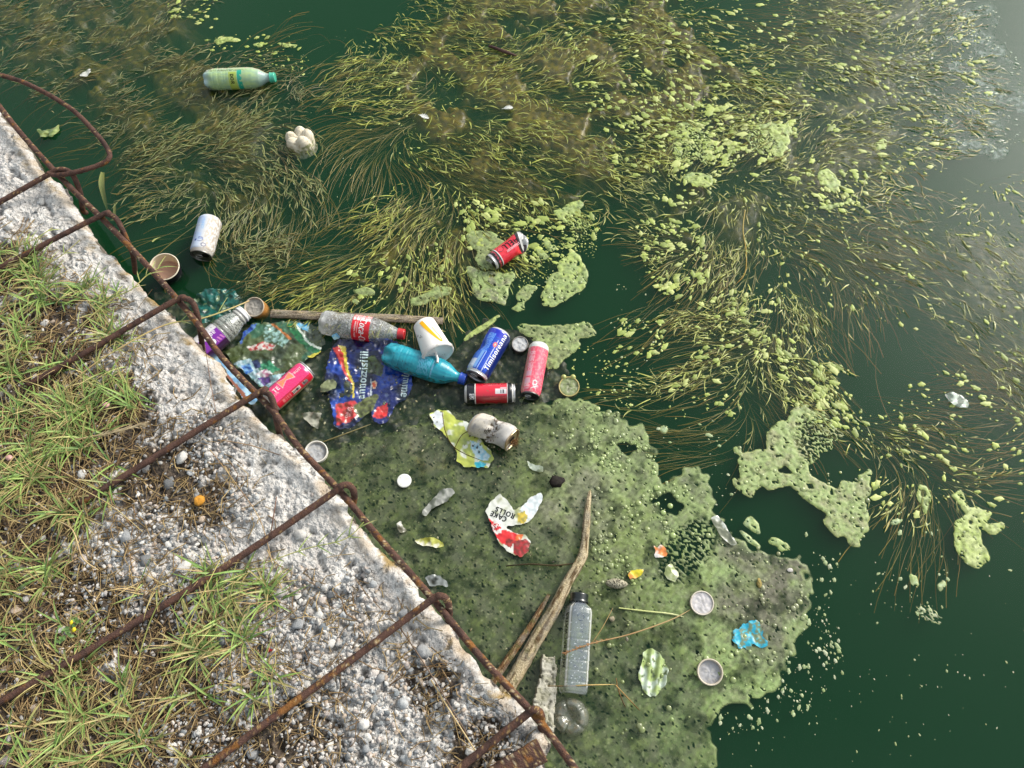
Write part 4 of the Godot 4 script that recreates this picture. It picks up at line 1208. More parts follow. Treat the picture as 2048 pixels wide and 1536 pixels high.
	# flecks and crumbs
	var bright := [rgb(186, 200, 106), rgb(168, 184, 94), rgb(200, 208, 132), rgb(150, 166, 84)]
	flecks("algae_flecks", "countless bright algae flecks scattered over the weed and open water", [
		[[Vector2(0.178, -2.201), Vector2(0.475, -2.349), Vector2(0.946, -2.505), Vector2(1.574, -2.613), Vector2(1.55, -1.882), Vector2(1.285, -1.576), Vector2(0.982, -1.408), Vector2(0.697, -1.445), Vector2(0.569, -1.615), Vector2(0.328, -1.634), Vector2(0.2, -1.882)], 2700, 0.004, 0.020, 0.7],
		[[Vector2(0.252, -1.969), Vector2(0.698, -1.925), Vector2(0.69, -1.615), Vector2(0.521, -1.445), Vector2(0.321, -1.519)], 500, 0.006, 0.022, 0.9],
		[[Vector2(0.484, -1.86), Vector2(0.69, -1.86), Vector2(0.69, -1.615), Vector2(0.476, -1.595)], 260, 0.008, 0.030, 0.8],
		[[Vector2(0.719, -1.839), Vector2(0.908, -1.839), Vector2(0.856, -1.615), Vector2(0.692, -1.634)], 200, 0.006, 0.026, 0.8],
		[[Vector2(0.358, -1.408), Vector2(0.546, -1.408), Vector2(0.552, -1.201), Vector2(0.459, -1.103), Vector2(0.371, -1.201)], 520, 0.004, 0.020, 0.9],
		[[Vector2(0.868, -1.595), Vector2(1.049, -1.595), Vector2(1.019, -1.445), Vector2(0.872, -1.445)], 160, 0.006, 0.022, 0.8],
		[[Vector2(0.517, -1.135), Vector2(0.747, -1.201), Vector2(0.842, -1.103), Vector2(0.767, -0.979), Vector2(0.599, -0.919), Vector2(0.471, -0.949)], 420, 0.004, 0.019, 0.9],
		[[Vector2(0.713, -0.979), Vector2(0.888, -0.919), Vector2(0.878, -0.735), Vector2(0.782, -0.762), Vector2(0.691, -0.832)], 340, 0.005, 0.022, 0.8],
		[[Vector2(0.28, -1.071), Vector2(0.415, -1.071), Vector2(0.405, -0.949), Vector2(0.287, -0.979)], 120, 0.005, 0.020, 0.8],
		[[Vector2(0.402, -0.919), Vector2(0.599, -0.919), Vector2(0.581, -0.776), Vector2(0.402, -0.776)], 120, 0.004, 0.016, 0.9],
		[[Vector2(0.863, -0.79), Vector2(1.393, -1.071), Vector2(1.259, -0.491), Vector2(1.062, -0.565), Vector2(0.901, -0.491), Vector2(0.854, -0.616)], 420, 0.004, 0.018, 0.9],
		[[Vector2(0.689, -1.39), Vector2(1.549, -1.557), Vector2(1.379, -0.979), Vector2(0.917, -1.071), Vector2(0.732, -1.103)], 620, 0.003, 0.014, 1.0],
		[[Vector2(-0.183, -1.481), Vector2(0.053, -1.481), Vector2(0.228, -1.445), Vector2(0.253, -1.355), Vector2(0.15, -1.268), Vector2(0.051, -1.234), Vector2(-0.134, -1.302)], 640, 0.004, 0.022, 0.9],
		[[Vector2(-0.034, -1.302), Vector2(0.166, -1.337), Vector2(0.147, -1.184), Vector2(0.022, -1.168)], 560, 0.0015, 0.006, 0.5],
		[[Vector2(0.155, -1.426), Vector2(0.257, -1.426), Vector2(0.235, -1.268), Vector2(0.179, -1.302)], 480, 0.0015, 0.005, 0.6],
		[[Vector2(-0.469, -1.234), Vector2(-0.178, -1.337), Vector2(-0.171, -1.135), Vector2(-0.417, -1.119)], 190, 0.004, 0.017, 0.9],
		[[Vector2(-1.205, -2.4), Vector2(-1.014, -2.4), Vector2(-0.997, -2.201), Vector2(-1.158, -2.249)], 90, 0.006, 0.020, 0.8],
		[[Vector2(-1.027, -2.177), Vector2(-0.676, -2.177), Vector2(-0.665, -2.083), Vector2(-0.994, -2.083)], 110, 0.004, 0.016, 0.9],
		[[Vector2(-0.895, -2.083), Vector2(-0.665, -2.083), Vector2(-0.67, -1.991), Vector2(-0.787, -2.014)], 110, 0.0025, 0.009, 0.6],
		[[Vector2(-0.561, -2.201), Vector2(0.129, -2.249), Vector2(0.171, -1.481), Vector2(-0.242, -1.481), Vector2(-0.503, -1.755)], 380, 0.002, 0.012, 0.8],
		[[Vector2(0.115, -0.994), Vector2(0.288, -0.994), Vector2(0.351, -0.776), Vector2(0.202, -0.846)], 150, 0.003, 0.010, 0.6]], 41, bright)
	var pale_tones := [rgb(150, 168, 122), rgb(168, 182, 140), rgb(146, 164, 110), rgb(186, 194, 166)]
	flecks("scum_crumbs", "pale crumbs of scum drifting off the mat over open water", [
		[[Vector2(0.63, -0.283), Vector2(0.728, -0.327), Vector2(0.747, -0.187), Vector2(0.618, -0.075), Vector2(0.442, -0.036), Vector2(0.437, -0.085), Vector2(0.583, -0.125)], 420, 0.0015, 0.011, 0.9],
		[[Vector2(0.698, -0.491), Vector2(0.773, -0.443), Vector2(0.72, -0.283), Vector2(0.694, -0.327)], 60, 0.002, 0.012, 0.6],
		[[Vector2(0.351, -0.776), Vector2(0.581, -0.776), Vector2(0.543, -0.491), Vector2(0.378, -0.642)], 70, 0.002, 0.012, 0.8],
		[[Vector2(0.451, -0.115), Vector2(0.976, -0.218), Vector2(0.912, 0.039), Vector2(0.454, 0.039)], 120, 0.0015, 0.006, 0.8],
		[[Vector2(0.726, -0.443), Vector2(1.209, -0.443), Vector2(1.074, 0.017), Vector2(0.733, -0.115)], 90, 0.0015, 0.007, 0.8],
		[[Vector2(0.245, -1.201), Vector2(0.385, -1.201), Vector2(0.386, -0.89), Vector2(0.284, -0.919)], 70, 0.0015, 0.007, 0.8],
		[[Vector2(-1.763, -2.349), Vector2(-0.661, -2.349), Vector2(-0.563, -1.201), Vector2(-1.067, -1.481)], 160, 0.001, 0.004, 0.7],
		[[Vector2(-0.712, -2.201), Vector2(-0.515, -2.249), Vector2(-0.381, -1.372), Vector2(-0.562, -1.445)], 80, 0.001, 0.004, 0.7],
		[[Vector2(-0.63, -1.071), Vector2(-0.167, -1.04), Vector2(-0.157, -0.748), Vector2(-0.533, -0.721)], 170, 0.001, 0.0035, 0.6],
		[[Vector2(0.787, -0.396), Vector2(1.023, -0.407), Vector2(0.964, -0.261), Vector2(0.879, -0.283)], 70, 0.002, 0.010, 0.6],
		[[Vector2(0.912, -0.54), Vector2(1.059, -0.552), Vector2(1.014, -0.467), Vector2(0.922, -0.479)], 40, 0.003, 0.012, 0.6]], 43, pale_tones)
	flecks("floating_debris", "rotting crumbs and shreds floating between the cans and bags", [
		[[Vector2(-0.63, -1.071), Vector2(-0.167, -1.04), Vector2(0.102, -1.009), Vector2(0.111, -0.832), Vector2(-0.156, -0.735), Vector2(-0.481, -0.708), Vector2(-0.598, -0.832)], 900, 0.001, 0.006, 0.9],
		[[Vector2(-0.213, -0.861), Vector2(0.047, -0.846), Vector2(0.121, -0.748), Vector2(-0.029, -0.616), Vector2(-0.205, -0.694)], 360, 0.001, 0.006, 0.9],
		[[Vector2(-0.48, -0.694), Vector2(0.159, -0.748), Vector2(0.18, -0.35), Vector2(-0.026, -0.166), Vector2(-0.313, -0.467)], 420, 0.001, 0.005, 0.9]], 45, [rgb(150, 140, 110), rgb(86, 78, 54), rgb(188, 182, 156), rgb(58, 52, 38), rgb(118, 120, 74)])
	# the milky film of froth farther out
	var film := PackedVector2Array([Vector2(1.525, -2.558), Vector2(1.653, -2.505), Vector2(1.635, -2.249), Vector2(1.632, -2.06), Vector2(1.665, -2.014), Vector2(1.833, -1.969), Vector2(1.784, -1.818), Vector2(1.532, -1.818), Vector2(1.508, -1.674), Vector2(1.456, -1.625), Vector2(1.38, -1.654), Vector2(1.35, -1.714), Vector2(1.36, -1.882), Vector2(1.436, -2.06)])
	var r3 := box_of(film, 0.05)
	var f3 := raster(film, [], r3, 0.007, 0.05, 8.0)
	single("froth_film", field_mesh(r3, 0.007, f3, func(x, z, _q): return 0.0011 + nf(x, z, 40.0) * 0.0002,
		func(x, z, _q): return fade(rgb(206, 222, 212), clampf(0.02 + 0.34 * smoothstep(-0.25, 0.5, fbm.get_noise_2d(x * 6.0, z * 9.0)) * smoothstep(-0.2, 0.4, nf(x, z, 40.0) + 0.6 * nf(x, z, 120.0)), 0.0, 0.5))), M.scum, "milky film of froth on the water far out", "froth", Vector3.ZERO, "", "stuff")
	flecks("froth_specks", "white froth specks dusted over the milky film", [[[Vector2(1.441, -2.505), Vector2(1.653, -2.505), Vector2(1.662, -1.991), Vector2(1.683, -1.797), Vector2(1.461, -1.615), Vector2(1.339, -1.674), Vector2(1.284, -1.969)], 2300, 0.0015, 0.007, 1.0], [[Vector2(1.135, -2.201), Vector2(1.471, -2.201), Vector2(1.415, -1.615), Vector2(1.187, -1.674)], 700, 0.0015, 0.005, 1.0]], 47, [rgb(190, 204, 190), rgb(170, 190, 166), rgb(186, 192, 146)])
	# bubbles trapped in the scum
	rng.seed = 53
	var dome := MB.new()
	for j in 6:
		for k in 12:
			var t := PI * 0.5 * j / 5.0
			var q := TAU * k / 12.0
			dome.add(Vector3(sin(t) * cos(q), cos(t) * 0.45, sin(t) * sin(q)), Color.WHITE if j < 4 else Color(0.9, 0.92, 0.84))
	for j in 5:
		for k in 12:
			dome.quad(j * 12 + k, (j + 1) * 12 + k, (j + 1) * 12 + (k + 1) % 12, j * 12 + (k + 1) % 12)
	var places := []
	var cols := []
	for zone in [[[Vector2(0.111, -0.825), Vector2(0.276, -0.797), Vector2(0.357, -0.694), Vector2(0.351, -0.616), Vector2(0.217, -0.629), Vector2(0.096, -0.735)], 430], [[Vector2(0.363, -0.609), Vector2(0.476, -0.635), Vector2(0.479, -0.552), Vector2(0.38, -0.527), Vector2(0.273, -0.552)], 110], [[Vector2(0.191, -0.616), Vector2(0.368, -0.527), Vector2(0.398, -0.467), Vector2(0.205, -0.396)], 230], [[Vector2(0.186, -0.491), Vector2(0.309, -0.384), Vector2(0.247, -0.327), Vector2(0.179, -0.339)], 110], [[Vector2(0.412, -0.491), Vector2(0.677, -0.431), Vector2(0.675, -0.283), Vector2(0.526, -0.187), Vector2(0.454, -0.327)], 240], [[Vector2(0.398, -0.229), Vector2(0.597, -0.218), Vector2(0.563, -0.135), Vector2(0.408, -0.115)], 60], [[Vector2(0.178, -0.316), Vector2(0.316, -0.327), Vector2(0.427, -0.095), Vector2(0.186, -0.017)], 110], [[Vector2(0.553, -0.708), Vector2(0.879, -0.616), Vector2(0.834, -0.455), Vector2(0.701, -0.577), Vector2(0.556, -0.59)], 150], [[Vector2(0.035, -1.048), Vector2(0.225, -1.056), Vector2(0.167, -0.964), Vector2(0.075, -0.994)], 70], [[Vector2(0.092, -1.217), Vector2(0.206, -1.251), Vector2(0.188, -1.151), Vector2(0.09, -1.119)], 45], [[Vector2(-0.118, -1.226), Vector2(-0.006, -1.217), Vector2(-0.033, -1.127), Vector2(-0.102, -1.135)], 40], [[Vector2(1.05, -0.515), Vector2(1.118, -0.455), Vector2(1.082, -0.407), Vector2(1.044, -0.443)], 26], [[Vector2(0.23, -0.89), Vector2(0.358, -0.861), Vector2(0.35, -0.762), Vector2(0.277, -0.804)], 24]]:
		var poly := PackedVector2Array(zone[0])
		for k in int(zone[1]):
			var p := random_in(poly)
			if rng.randf() > 0.45 + 1.6 * nf(p.x, p.y, 13.0):
				continue
			var s := 0.0016 + 0.0058 * pow(rng.randf(), 3.6)
			places.append(Transform3D(Basis.IDENTITY.scaled(Vector3.ONE * s), Vector3(p.x, 0.0022 + 0.001 * rng.randf(), p.y)))
			cols.append(mat_colour(p.x, p.y, 1.0).lerp(rgb(168, 178, 118), rng.randf() * 0.5) * rng.randf_range(0.9, 1.15))
	scatter("bubbles", dome.mesh(), M.bubble, places, cols, self, "domed gas bubbles trapped in the algae scum", "bubbles")


# ---------------------------------------------------------------- litter: shared builders

func lathe(profile: PackedVector2Array, seg: int, step: float, colour: Callable, shape = null) -> ArrayMesh:
	# a turned shape: profile points are (radius, height); angle 0 is +x; shape(a, y, r) may give another radius, or a whole point
	var p := PackedVector2Array()
	for k in profile.size() - 1:
		var n := maxi(1, int(profile[k].distance_to(profile[k + 1]) / step))
		for s in n:
			p.append(profile[k].lerp(profile[k + 1], float(s) / n))
	p.append(profile[profile.size() - 1])
	var mb := MB.new()
	for q in p:
		for j in seg:
			var a := TAU * j / seg
			if a > PI:
				a -= TAU
			var r = q.x
			var at = Vector3(cos(a) * r, q.y, -sin(a) * r)
			if shape != null:
				var w = (shape as Callable).call(a, q.y, q.x)
				at = w if w is Vector3 else Vector3(cos(a) * r * w, q.y, -sin(a) * r * w)
			mb.add(at, colour.call(a, q.y, q.x))
	for k in p.size() - 1:
		for j in seg:
			var a := k * seg + j
			var b := k * seg + (j + 1) % seg
			mb.quad(a, a + seg, b + seg, b)
	return mb.mesh()


func slimed(m: ArrayMesh, at: Transform3D, reach := 0.010) -> ArrayMesh:
	# green slime and wet dirt grown on a floating thing up to its waterline
	var arr := m.surface_get_arrays(0)
	var v: PackedVector3Array = arr[Mesh.ARRAY_VERTEX]
	var c: PackedColorArray = arr[Mesh.ARRAY_COLOR]
	for k in v.size():
		var p := at * v[k]
		var n := nz(p, 60.0) + 0.5 * nz(p, 170.0)
		var s := smoothstep(reach * (1.0 + 1.2 * n), reach * (0.2 + 0.8 * n), p.y) * 0.85
		s = maxf(s, 0.75 * smoothstep(0.42, 0.62, n) * smoothstep(0.045, 0.0, p.y))
		c[k] = c[k].lerp(rgb(78, 84, 44).lerp(rgb(40, 42, 26), smoothstep(-0.3, 0.3, nz(p, 220.0))), s)
	arr[Mesh.ARRAY_COLOR] = c
	var out := ArrayMesh.new()
	out.add_surface_from_arrays(Mesh.PRIMITIVE_TRIANGLES, arr)
	return out


func aim(o: Node3D, from: Vector3, to: Vector3, roll := 0.0) -> void:
	# the thing's own y runs from one end to the other, its x looks up
	var y := (to - from).normalized()
	var up := Vector3(0, 0.92, 0.39)
	if absf(y.dot(up)) > 0.97:
		up = Vector3(0, 0.2, 0.98)
	var x = (up - y * up.dot(y)).normalized()
	var b = Basis(x, y, x.cross(y))
	o.transform = Transform3D(b * Basis(Vector3.UP, roll), from)


func letters(text: String, size: float, bold := true, serif := false, slant := 0.0, width := 1.0) -> PackedVector3Array:
	# the flat triangles of a line of lettering, centred, cut small enough to bend
	var font := SystemFont.new()
	font.font_names = PackedStringArray(["Droid Serif" if serif else "Droid Sans"])
	font.font_weight = 700 if bold else 400
	var tm := TextMesh.new()
	tm.font = font
	tm.text = text
	tm.font_size = 32
	tm.pixel_size = size / 23.0
	tm.depth = 0.0
	tm.curve_step = 3.0
	var arr := tm.get_mesh_arrays()
	var v: PackedVector3Array = arr[Mesh.ARRAY_VERTEX]
	var i: PackedInt32Array = arr[Mesh.ARRAY_INDEX] if arr[Mesh.ARRAY_INDEX] != null else PackedInt32Array(range(v.size()))
	var out := PackedVector3Array()
	for k in range(0, i.size() - 2, 3):
		var t := PackedVector3Array([v[i[k]], v[i[k + 1]], v[i[k + 2]]])
		if absf(t[0].z) > 1e-5 and t[0].z < 0.0:
			continue
		for e in 3:
			t[e] = Vector3((t[e].x + t[e].y * slant) * width, t[e].y, 0)
		cut_small(t[0], t[1], t[2], maxf(size * 0.3, 0.003), 3, out)
	return out


func cut_small(a: Vector3, b: Vector3, c: Vector3, most: float, depth: int, out: PackedVector3Array) -> void:
	if depth == 0 or maxf(a.distance_to(b), maxf(b.distance_to(c), c.distance_to(a))) < most:
		out.append(a)
		out.append(b)
		out.append(c)
		return
	var ab = (a + b) * 0.5
	var bc := (b + c) * 0.5
	var ca = (c + a) * 0.5
	cut_small(a, ab, ca, most, depth - 1, out)
	cut_small(ab, b, bc, most, depth - 1, out)
	cut_small(ca, bc, c, most, depth - 1, out)
	cut_small(ab, bc, ca, most, depth - 1, out)


func print_round(parent: Node, tris: PackedVector3Array, a0: float, y0: float, turn: float, radius: Callable, col: Color, called := "lettering") -> void:
	# lettering printed round a turned thing
	var mb := MB.new()
	for k in tris.size():
		var p = Vector2(tris[k].x, tris[k].y).rotated(turn)
		var y = y0 + p.y
		var r: float = radius.call(a0, y)
		var a = a0 + p.x / r
		r = radius.call(a, y) + 0.0005
		mb.add(Vector3(cos(a) * r, y, -sin(a) * r), col)
		if k % 3 == 2:
			mb.tri(k - 2, k - 1, k)
	part(called, outward(mb).mesh(), M.ink, parent)


func band(parent: Node, pts: PackedVector2Array, widths: PackedFloat32Array, radius: Callable, col: Color, called: String) -> void:
	# a printed stripe that follows points (angle, height) on a turned thing
	var path := PackedVector3Array()
	for p in pts:
		path.append(Vector3(p.x, p.y, 0))
	path = smooth_path(path, 8)
	var mb := MB.new()
	var n := path.size()
	for k in n:
		var r: float = radius.call(path[k].x, path[k].y)
		var t := path[mini(k + 1, n - 1)] - path[maxi(k - 1, 0)]
		var side := Vector2(-t.y, t.x * r).normalized()
		var f := float(k) / (n - 1) * (widths.size() - 1)
		var i := mini(int(f), widths.size() - 2)
		var w := lerpf(widths[i], widths[i + 1], f - i) * 0.5
		for s in [-1.0, 0.0, 1.0]:
			var a: float = path[k].x + side.x * w * s / r
			var y: float = path[k].y + side.y * w * s
			var rr: float = radius.call(a, y) + 0.0005
			mb.add(Vector3(cos(a) * rr, y, -sin(a) * rr), col)
	for k in n - 1:
		for j in 2:
			var a := k * 3 + j
			mb.quad(a, a + 3, a + 4, a + 1)
	part(called, outward(mb).mesh(), M.ink, parent)


func outward(mb: MB) -> MB:
	# turns every face of a print round so that it looks away from the axis
	for k in range(0, mb.i.size(), 3):
		var a := mb.v[mb.i[k]]
		var n = (mb.v[mb.i[k + 2]] - a).cross(mb.v[mb.i[k + 1]] - a)
		if n.dot(Vector3(a.x, 0, a.z)) < 0.0:
			var x := mb.i[k + 1]
			mb.i[k + 1] = mb.i[k + 2]
			mb.i[k + 2] = x
	return mb


func lay(parent: Node, tris: PackedVector3Array, at: Vector2, turn: float, height: Callable, col: Color, called := "lettering") -> void:
	# lettering printed on a sheet that lies on the water: turn is the heading of the line of writing
	var mb := MB.new()
	for k in tris.size():
		var p = Vector2(tris[k].x, -tris[k].y).rotated(turn) + at
		mb.add(Vector3(p.x, height.call(p.x, p.y, 1.0) + 0.0009, p.y), col)
		if k % 3 == 2:
			var n := (mb.v[k] - mb.v[k - 2]).cross(mb.v[k - 1] - mb.v[k - 2])
			if n.y > 0.0:
				mb.tri(k - 2, k - 1, k)
			else:
				mb.tri(k - 2, k, k - 1)
	part(called, mb.mesh(), M.ink, parent)


func worn(c: Color, a: float, y: float, amount: float, dirt: Color, s := 0.0) -> Color:
	# scratches, dried algae and stains on a print
	var n = nz(Vector3(cos(a) * 0.03, y, sin(a) * 0.03 + s), 55.0) + 0.5 * nz(Vector3(cos(a) * 0.03, y + s, sin(a) * 0.03), 170.0)
	return c.lerp(dirt, smoothstep(0.55 - amount, 0.75 - amount * 0.6, n) * 0.8)


# ---------------------------------------------------------------- cans

func can(called: String, label: String, from: Vector3, to: Vector3, r: float, roll: float, paint: Callable, dent = null, m = null, lid_col := Color(0.62, 0.62, 0.63)) -> Node3D:
	# lies from its base to its lid
	from.y -= 0.004
	to.y -= 0.004
	var o := thing(called, label, "can", from, "empty drink cans among the litter")
	aim(o, from, to, roll)
	var l := from.distance_to(to)
	var neck := r * 0.875
	var prof := PackedVector2Array([Vector2(0.0005, 0.006), Vector2(r * 0.62, 0.003), Vector2(r * 0.72, 0.0), Vector2(r * 0.80, 0.0008), Vector2(r * 0.97, 0.008), Vector2(r, 0.0115), Vector2(r, l - 0.016), Vector2(r * 0.985, l - 0.013), Vector2(neck, l - 0.0045)])
	part("body", slimed(lathe(prof, 120, 0.0013, func(a, y, _q): return paint.call(a, y / l) if y > 0.0045 else rgb(190, 190, 190), dent), o.transform), m if m else M.paint, o)
	var lid := PackedVector2Array([Vector2(neck, l - 0.0046), Vector2(neck * 1.045, l - 0.003), Vector2(neck * 1.05, l - 0.0008), Vector2(neck * 1.0, l), Vector2(neck * 0.94, l - 0.001), Vector2(neck * 0.90, l - 0.006), Vector2(neck * 0.86, l - 0.0055), Vector2(neck * 0.84, l - 0.0035), Vector2(0.0004, l - 0.003)])
	var top = part("lid", lathe(lid, 48, 0.002, func(a, y, q): return worn(lid_col, a, y + q, 0.2, rgb(110, 96, 74), l * 9.0), dent), M.aluminium, o)
	# the ring pull and the torn mouth
	var ring := MB.new()
	var path := PackedVector3Array()
	for k in 17:
		var a := TAU * k / 16.0
		path.append(Vector3(cos(a) * r * 0.20, l - 0.0006, sin(a) * r * 0.30 - r * 0.20))
	ring.tube(path, filled(17, 0.0011), 6, painted(17, Color(0.6, 0.6, 0.6)))
	part("ring_pull", ring.mesh(), M.aluminium, top)
	var mouth := MB.new()
	var mid := mouth.add(Vector3(0, l - 0.0022, r * 0.40), Color(0.01, 0.01, 0.01))
	for k in 18:
		var a := TAU * k / 18.0
		mouth.add(Vector3(cos(a) * r * 0.30, l - 0.0022, r * 0.40 + sin(a) * r * 0.30), Color(0.012, 0.01, 0.01))
	for k in 18:
		mouth.tri(mid, 1 + k, 1 + (k + 1) % 18)
	part("mouth", mouth.mesh(), M.ink, top)
	return o


func stripes(x: float, n: float, seed_at: float) -> bool:
	# bar code bars
	return nf(floorf(x * n) * 3.7, seed_at, 1.0) > -0.05


func build_cans() -> void:
	var grime := rgb(110, 104, 84)
	# red and black energy can
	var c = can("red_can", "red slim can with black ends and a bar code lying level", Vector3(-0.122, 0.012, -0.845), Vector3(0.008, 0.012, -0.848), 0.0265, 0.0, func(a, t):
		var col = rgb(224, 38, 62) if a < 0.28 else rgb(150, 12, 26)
		if absf(a - 0.28) < 0.035 and fmod(t * 41.0, 1.0) < 0.8:
			col = rgb(170, 24, 40)
		if t > 0.61 and t < 0.83 and a > -0.42 and a < 0.10:
			col = rgb(226, 224, 226)
			if t > 0.64 and t < 0.81 and a > -0.34 and a < 0.02 and stripes(t, 150.0, 2.0):
				col = rgb(70, 64, 74)
		if t > 0.71 and t < 0.83 and a > -0.62 and a < -0.50:
			col = rgb(236, 190, 196)
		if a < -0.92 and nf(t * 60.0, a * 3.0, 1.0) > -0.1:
			col = rgb(150, 10, 26)
		if a > 0.34 and a < 0.48 and t > 0.5 and nf(t * 70.0, a * 9.0, 1.0) > 0.0:
			col = rgb(196, 60, 60)
		if t < 0.215 or t > 0.845:
			col = rgb(24, 22, 26)
			if t < 0.19 and t > 0.10 and a > 0.05 and a < 0.62 and nf(t * 130.0, a * 6.0, 1.0) > -0.12:
				col = rgb(226, 226, 228)
		if absf(t - 0.215) < 0.009 or absf(t - 0.845) < 0.008 or t < 0.05 or t > 0.935:
			col = rgb(226, 222, 216)
		return worn(col, a, t * 0.13, 0.02, grime))
	# faded pink can
	c = can("pink_can", "faded pink red can with a pale top and dirt along one side", Vector3(0.073, 0.016, -0.988), Vector3(0.046, 0.012, -0.838), 0.0265, 0.1, func(a, t):
		var col := rgb(232, 84, 112)
		col = col.lerp(rgb(238, 146, 152), smoothstep(-0.2, 0.5, nf(a * 2.0, t * 9.0, 1.5)) * 0.7)
		if t < 0.12:
			col = rgb(226, 230, 224)
		if a > 0.18 and a < 0.78 and t > 0.22 and t < 0.93:
			var band = floorf(t * 46.0)
			if nf(band * 2.3, 1.0, 1.0) > -0.22 and nf(band, a * 9.0, 1.3) > -0.25:
				col = rgb(242, 176, 186)
			if t > 0.60 and t < 0.82 and fmod(t * 110.0, 1.0) < 0.6:
				col = rgb(222, 170, 186)
		# a pale emblem low on the print
		var e = Vector2((a + 0.32) * 0.0265, (t - 0.80) * 0.135)
		if absf(e.length() - 0.0055) < 0.0013 or (absf(e.y - 0.011 - e.x * 0.6) < 0.0013 and absf(e.x) < 0.009) or (absf(e.y - 0.011 + e.x * 1.1) < 0.0013 and absf(e.x) < 0.006):
			col = rgb(246, 214, 214)
		if a > 0.75:
			col = col.lerp(rgb(196, 176, 150), smoothstep(-0.25, 0.25, nf(a * 9.0, t * 26.0, 1.2)))
		return worn(col, a, t * 0.135, 0.12, rgb(214, 190, 170), 2.0), null, M.worn_paint, Color(0.12, 0.12, 0.12))
	# pink drink can under the bar
	c = can("bright_pink_can", "bright pink can with a red bar coded side by the bent bar", Vector3(-0.618, 0.022, -0.813), Vector3(-0.531, 0.022, -0.912), 0.0300, 0.0, func(a, t):
		var col = rgb(246, 62, 128).lerp(rgb(232, 34, 110), smoothstep(-0.1, 0.4, nf(a * 3.0 + t * 8.0, t * 9.0 - a * 3.0, 2.0)))
		var e = Vector2((a + 0.45) * 0.0275, (t - 0.52) * 0.13)
		# two outlined flags of a paler, orange pink
		var bow = absf(e.x) < 0.004 + absf(e.y) * 0.45 and absf(e.y) < 0.021
		if bow:
			col = rgb(250, 130, 120).lerp(rgb(246, 160, 90), smoothstep(-0.3, 0.3, nf(a * 4.0, t * 20.0, 1.0)))
			if absf(e.x) > 0.0024 + absf(e.y) * 0.45 or absf(e.y) > 0.0196:
				col = rgb(255, 190, 200)
		if a > 0.62:
			col = rgb(214, 22, 52)
		if absf(a - 0.62) < 0.03:
			col = rgb(166, 10, 36)
		if a > 0.74 and a < 1.14:
			if t > 0.44 and t < 0.64:
				col = rgb(222, 216, 208) if not stripes(t, 120.0, 5.0) or a < 0.80 or a > 1.08 else rgb(60, 50, 54)
			elif t > 0.70 and t < 0.82:
				col = rgb(160, 150, 150) if nf(t * 260.0, a * 22.0, 1.0) > 0.0 else rgb(50, 44, 46)
			elif (t > 0.20 and t < 0.30) or (t > 0.32 and t < 0.40):
				col = rgb(232, 120, 124) if fmod(t * 90.0, 1.0) < 0.6 else rgb(214, 60, 80)
		if a > 1.28:
			col = rgb(150, 132, 96)
		if t > 0.955 or t < 0.07:
			col = rgb(232, 224, 222)
		return col)
	var pink_r := func(_a, _y): return 0.0300
	print_round(c, letters("TE", 0.0125), -0.30, 0.034, PI / 2, pink_r, rgb(255, 224, 232))
	print_round(c, letters("15%", 0.006, false), 0.02, 0.026, PI / 2, pink_r, rgb(255, 196, 210))
	print_round(c, letters("FRUIT", 0.0075), -0.30, 0.103, PI / 2, pink_r, rgb(255, 206, 216))
	# blue beer can
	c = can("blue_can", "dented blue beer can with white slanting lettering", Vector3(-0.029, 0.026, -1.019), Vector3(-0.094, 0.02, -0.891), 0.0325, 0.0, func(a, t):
		var col := rgb(20, 78, 206)
		# a maze of darker lines over the blue
		var m1 = absf(fmod(absf(a * 5.0 + t * 22.0), 1.0) - 0.5)
		var m2 = absf(fmod(absf(a * 5.0 - t * 22.0) + 9.0, 1.0) - 0.5)
		if a < 0.45 and a > -0.55 and t > 0.18 and (m1 < 0.13 if nf(floorf(a * 5.0), floorf(t * 14.0), 2.3) > 0.0 else m2 < 0.13):
			col = rgb(12, 44, 140)
		if t < 0.20:
			col = rgb(28, 46, 190)
		if a > 0.20 and a < 0.86 and t > 0.16 and t < 0.56:
			col = rgb(34, 98, 214)
			if fmod(a * 9.0, 1.0) < 0.4 and nf(t * 60.0, floorf(a * 9.0) * 3.0, 1.0) > -0.1:
				col = rgb(126, 176, 238)
		if a > 0.34 and a < 1.2 and t > 0.56 and t < 0.92:
			col = rgb(116, 164, 226) if fmod(a * 20.0, 1.0) < 0.55 else rgb(40, 104, 206)
		if a > 0.62 and a < 1.3 and t > 0.74 and t < 0.94:
			col = rgb(206, 214, 230) if fmod(t * 66.0, 1.0) < 0.5 else rgb(176, 190, 216)
		if absf(a - 0.20) < 0.025 and t > 0.55:
			col = rgb(190, 214, 240)
		if absf(a + 0.20) < 0.03 and t > 0.26 and t < 0.94:
			col = rgb(220, 228, 240)
		if Vector2((a + 0.14) * 0.033, (t - 0.36) * 0.105).length() < 0.0055:
			col = rgb(240, 120, 110) if Vector2((a + 0.14) * 0.033, (t - 0.36) * 0.105).length() > 0.0022 else rgb(246, 210, 190)
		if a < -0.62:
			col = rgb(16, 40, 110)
		if t < 0.05 or t > 0.935:
			col = rgb(206, 206, 208)
		return worn(col, a, t * 0.14, 0.0, rgb(150, 160, 170)), func(a, y, _r):
		var d = exp(-pow((a - 1.25) / 0.45, 2.0) - pow((y - 0.062) / 0.013, 2.0))
		return 1.0 - 0.34 * d - 0.05 * exp(-pow((a - 0.5) / 0.4, 2.0) - pow((y - 0.07) / 0.02, 2.0)))
	print_round(c, letters("Timisoreana", 0.0135, true, false, 0.0, 1.0), -0.50, 0.068, -PI / 2, func(_a, _y): return 0.0325, rgb(240, 242, 246))
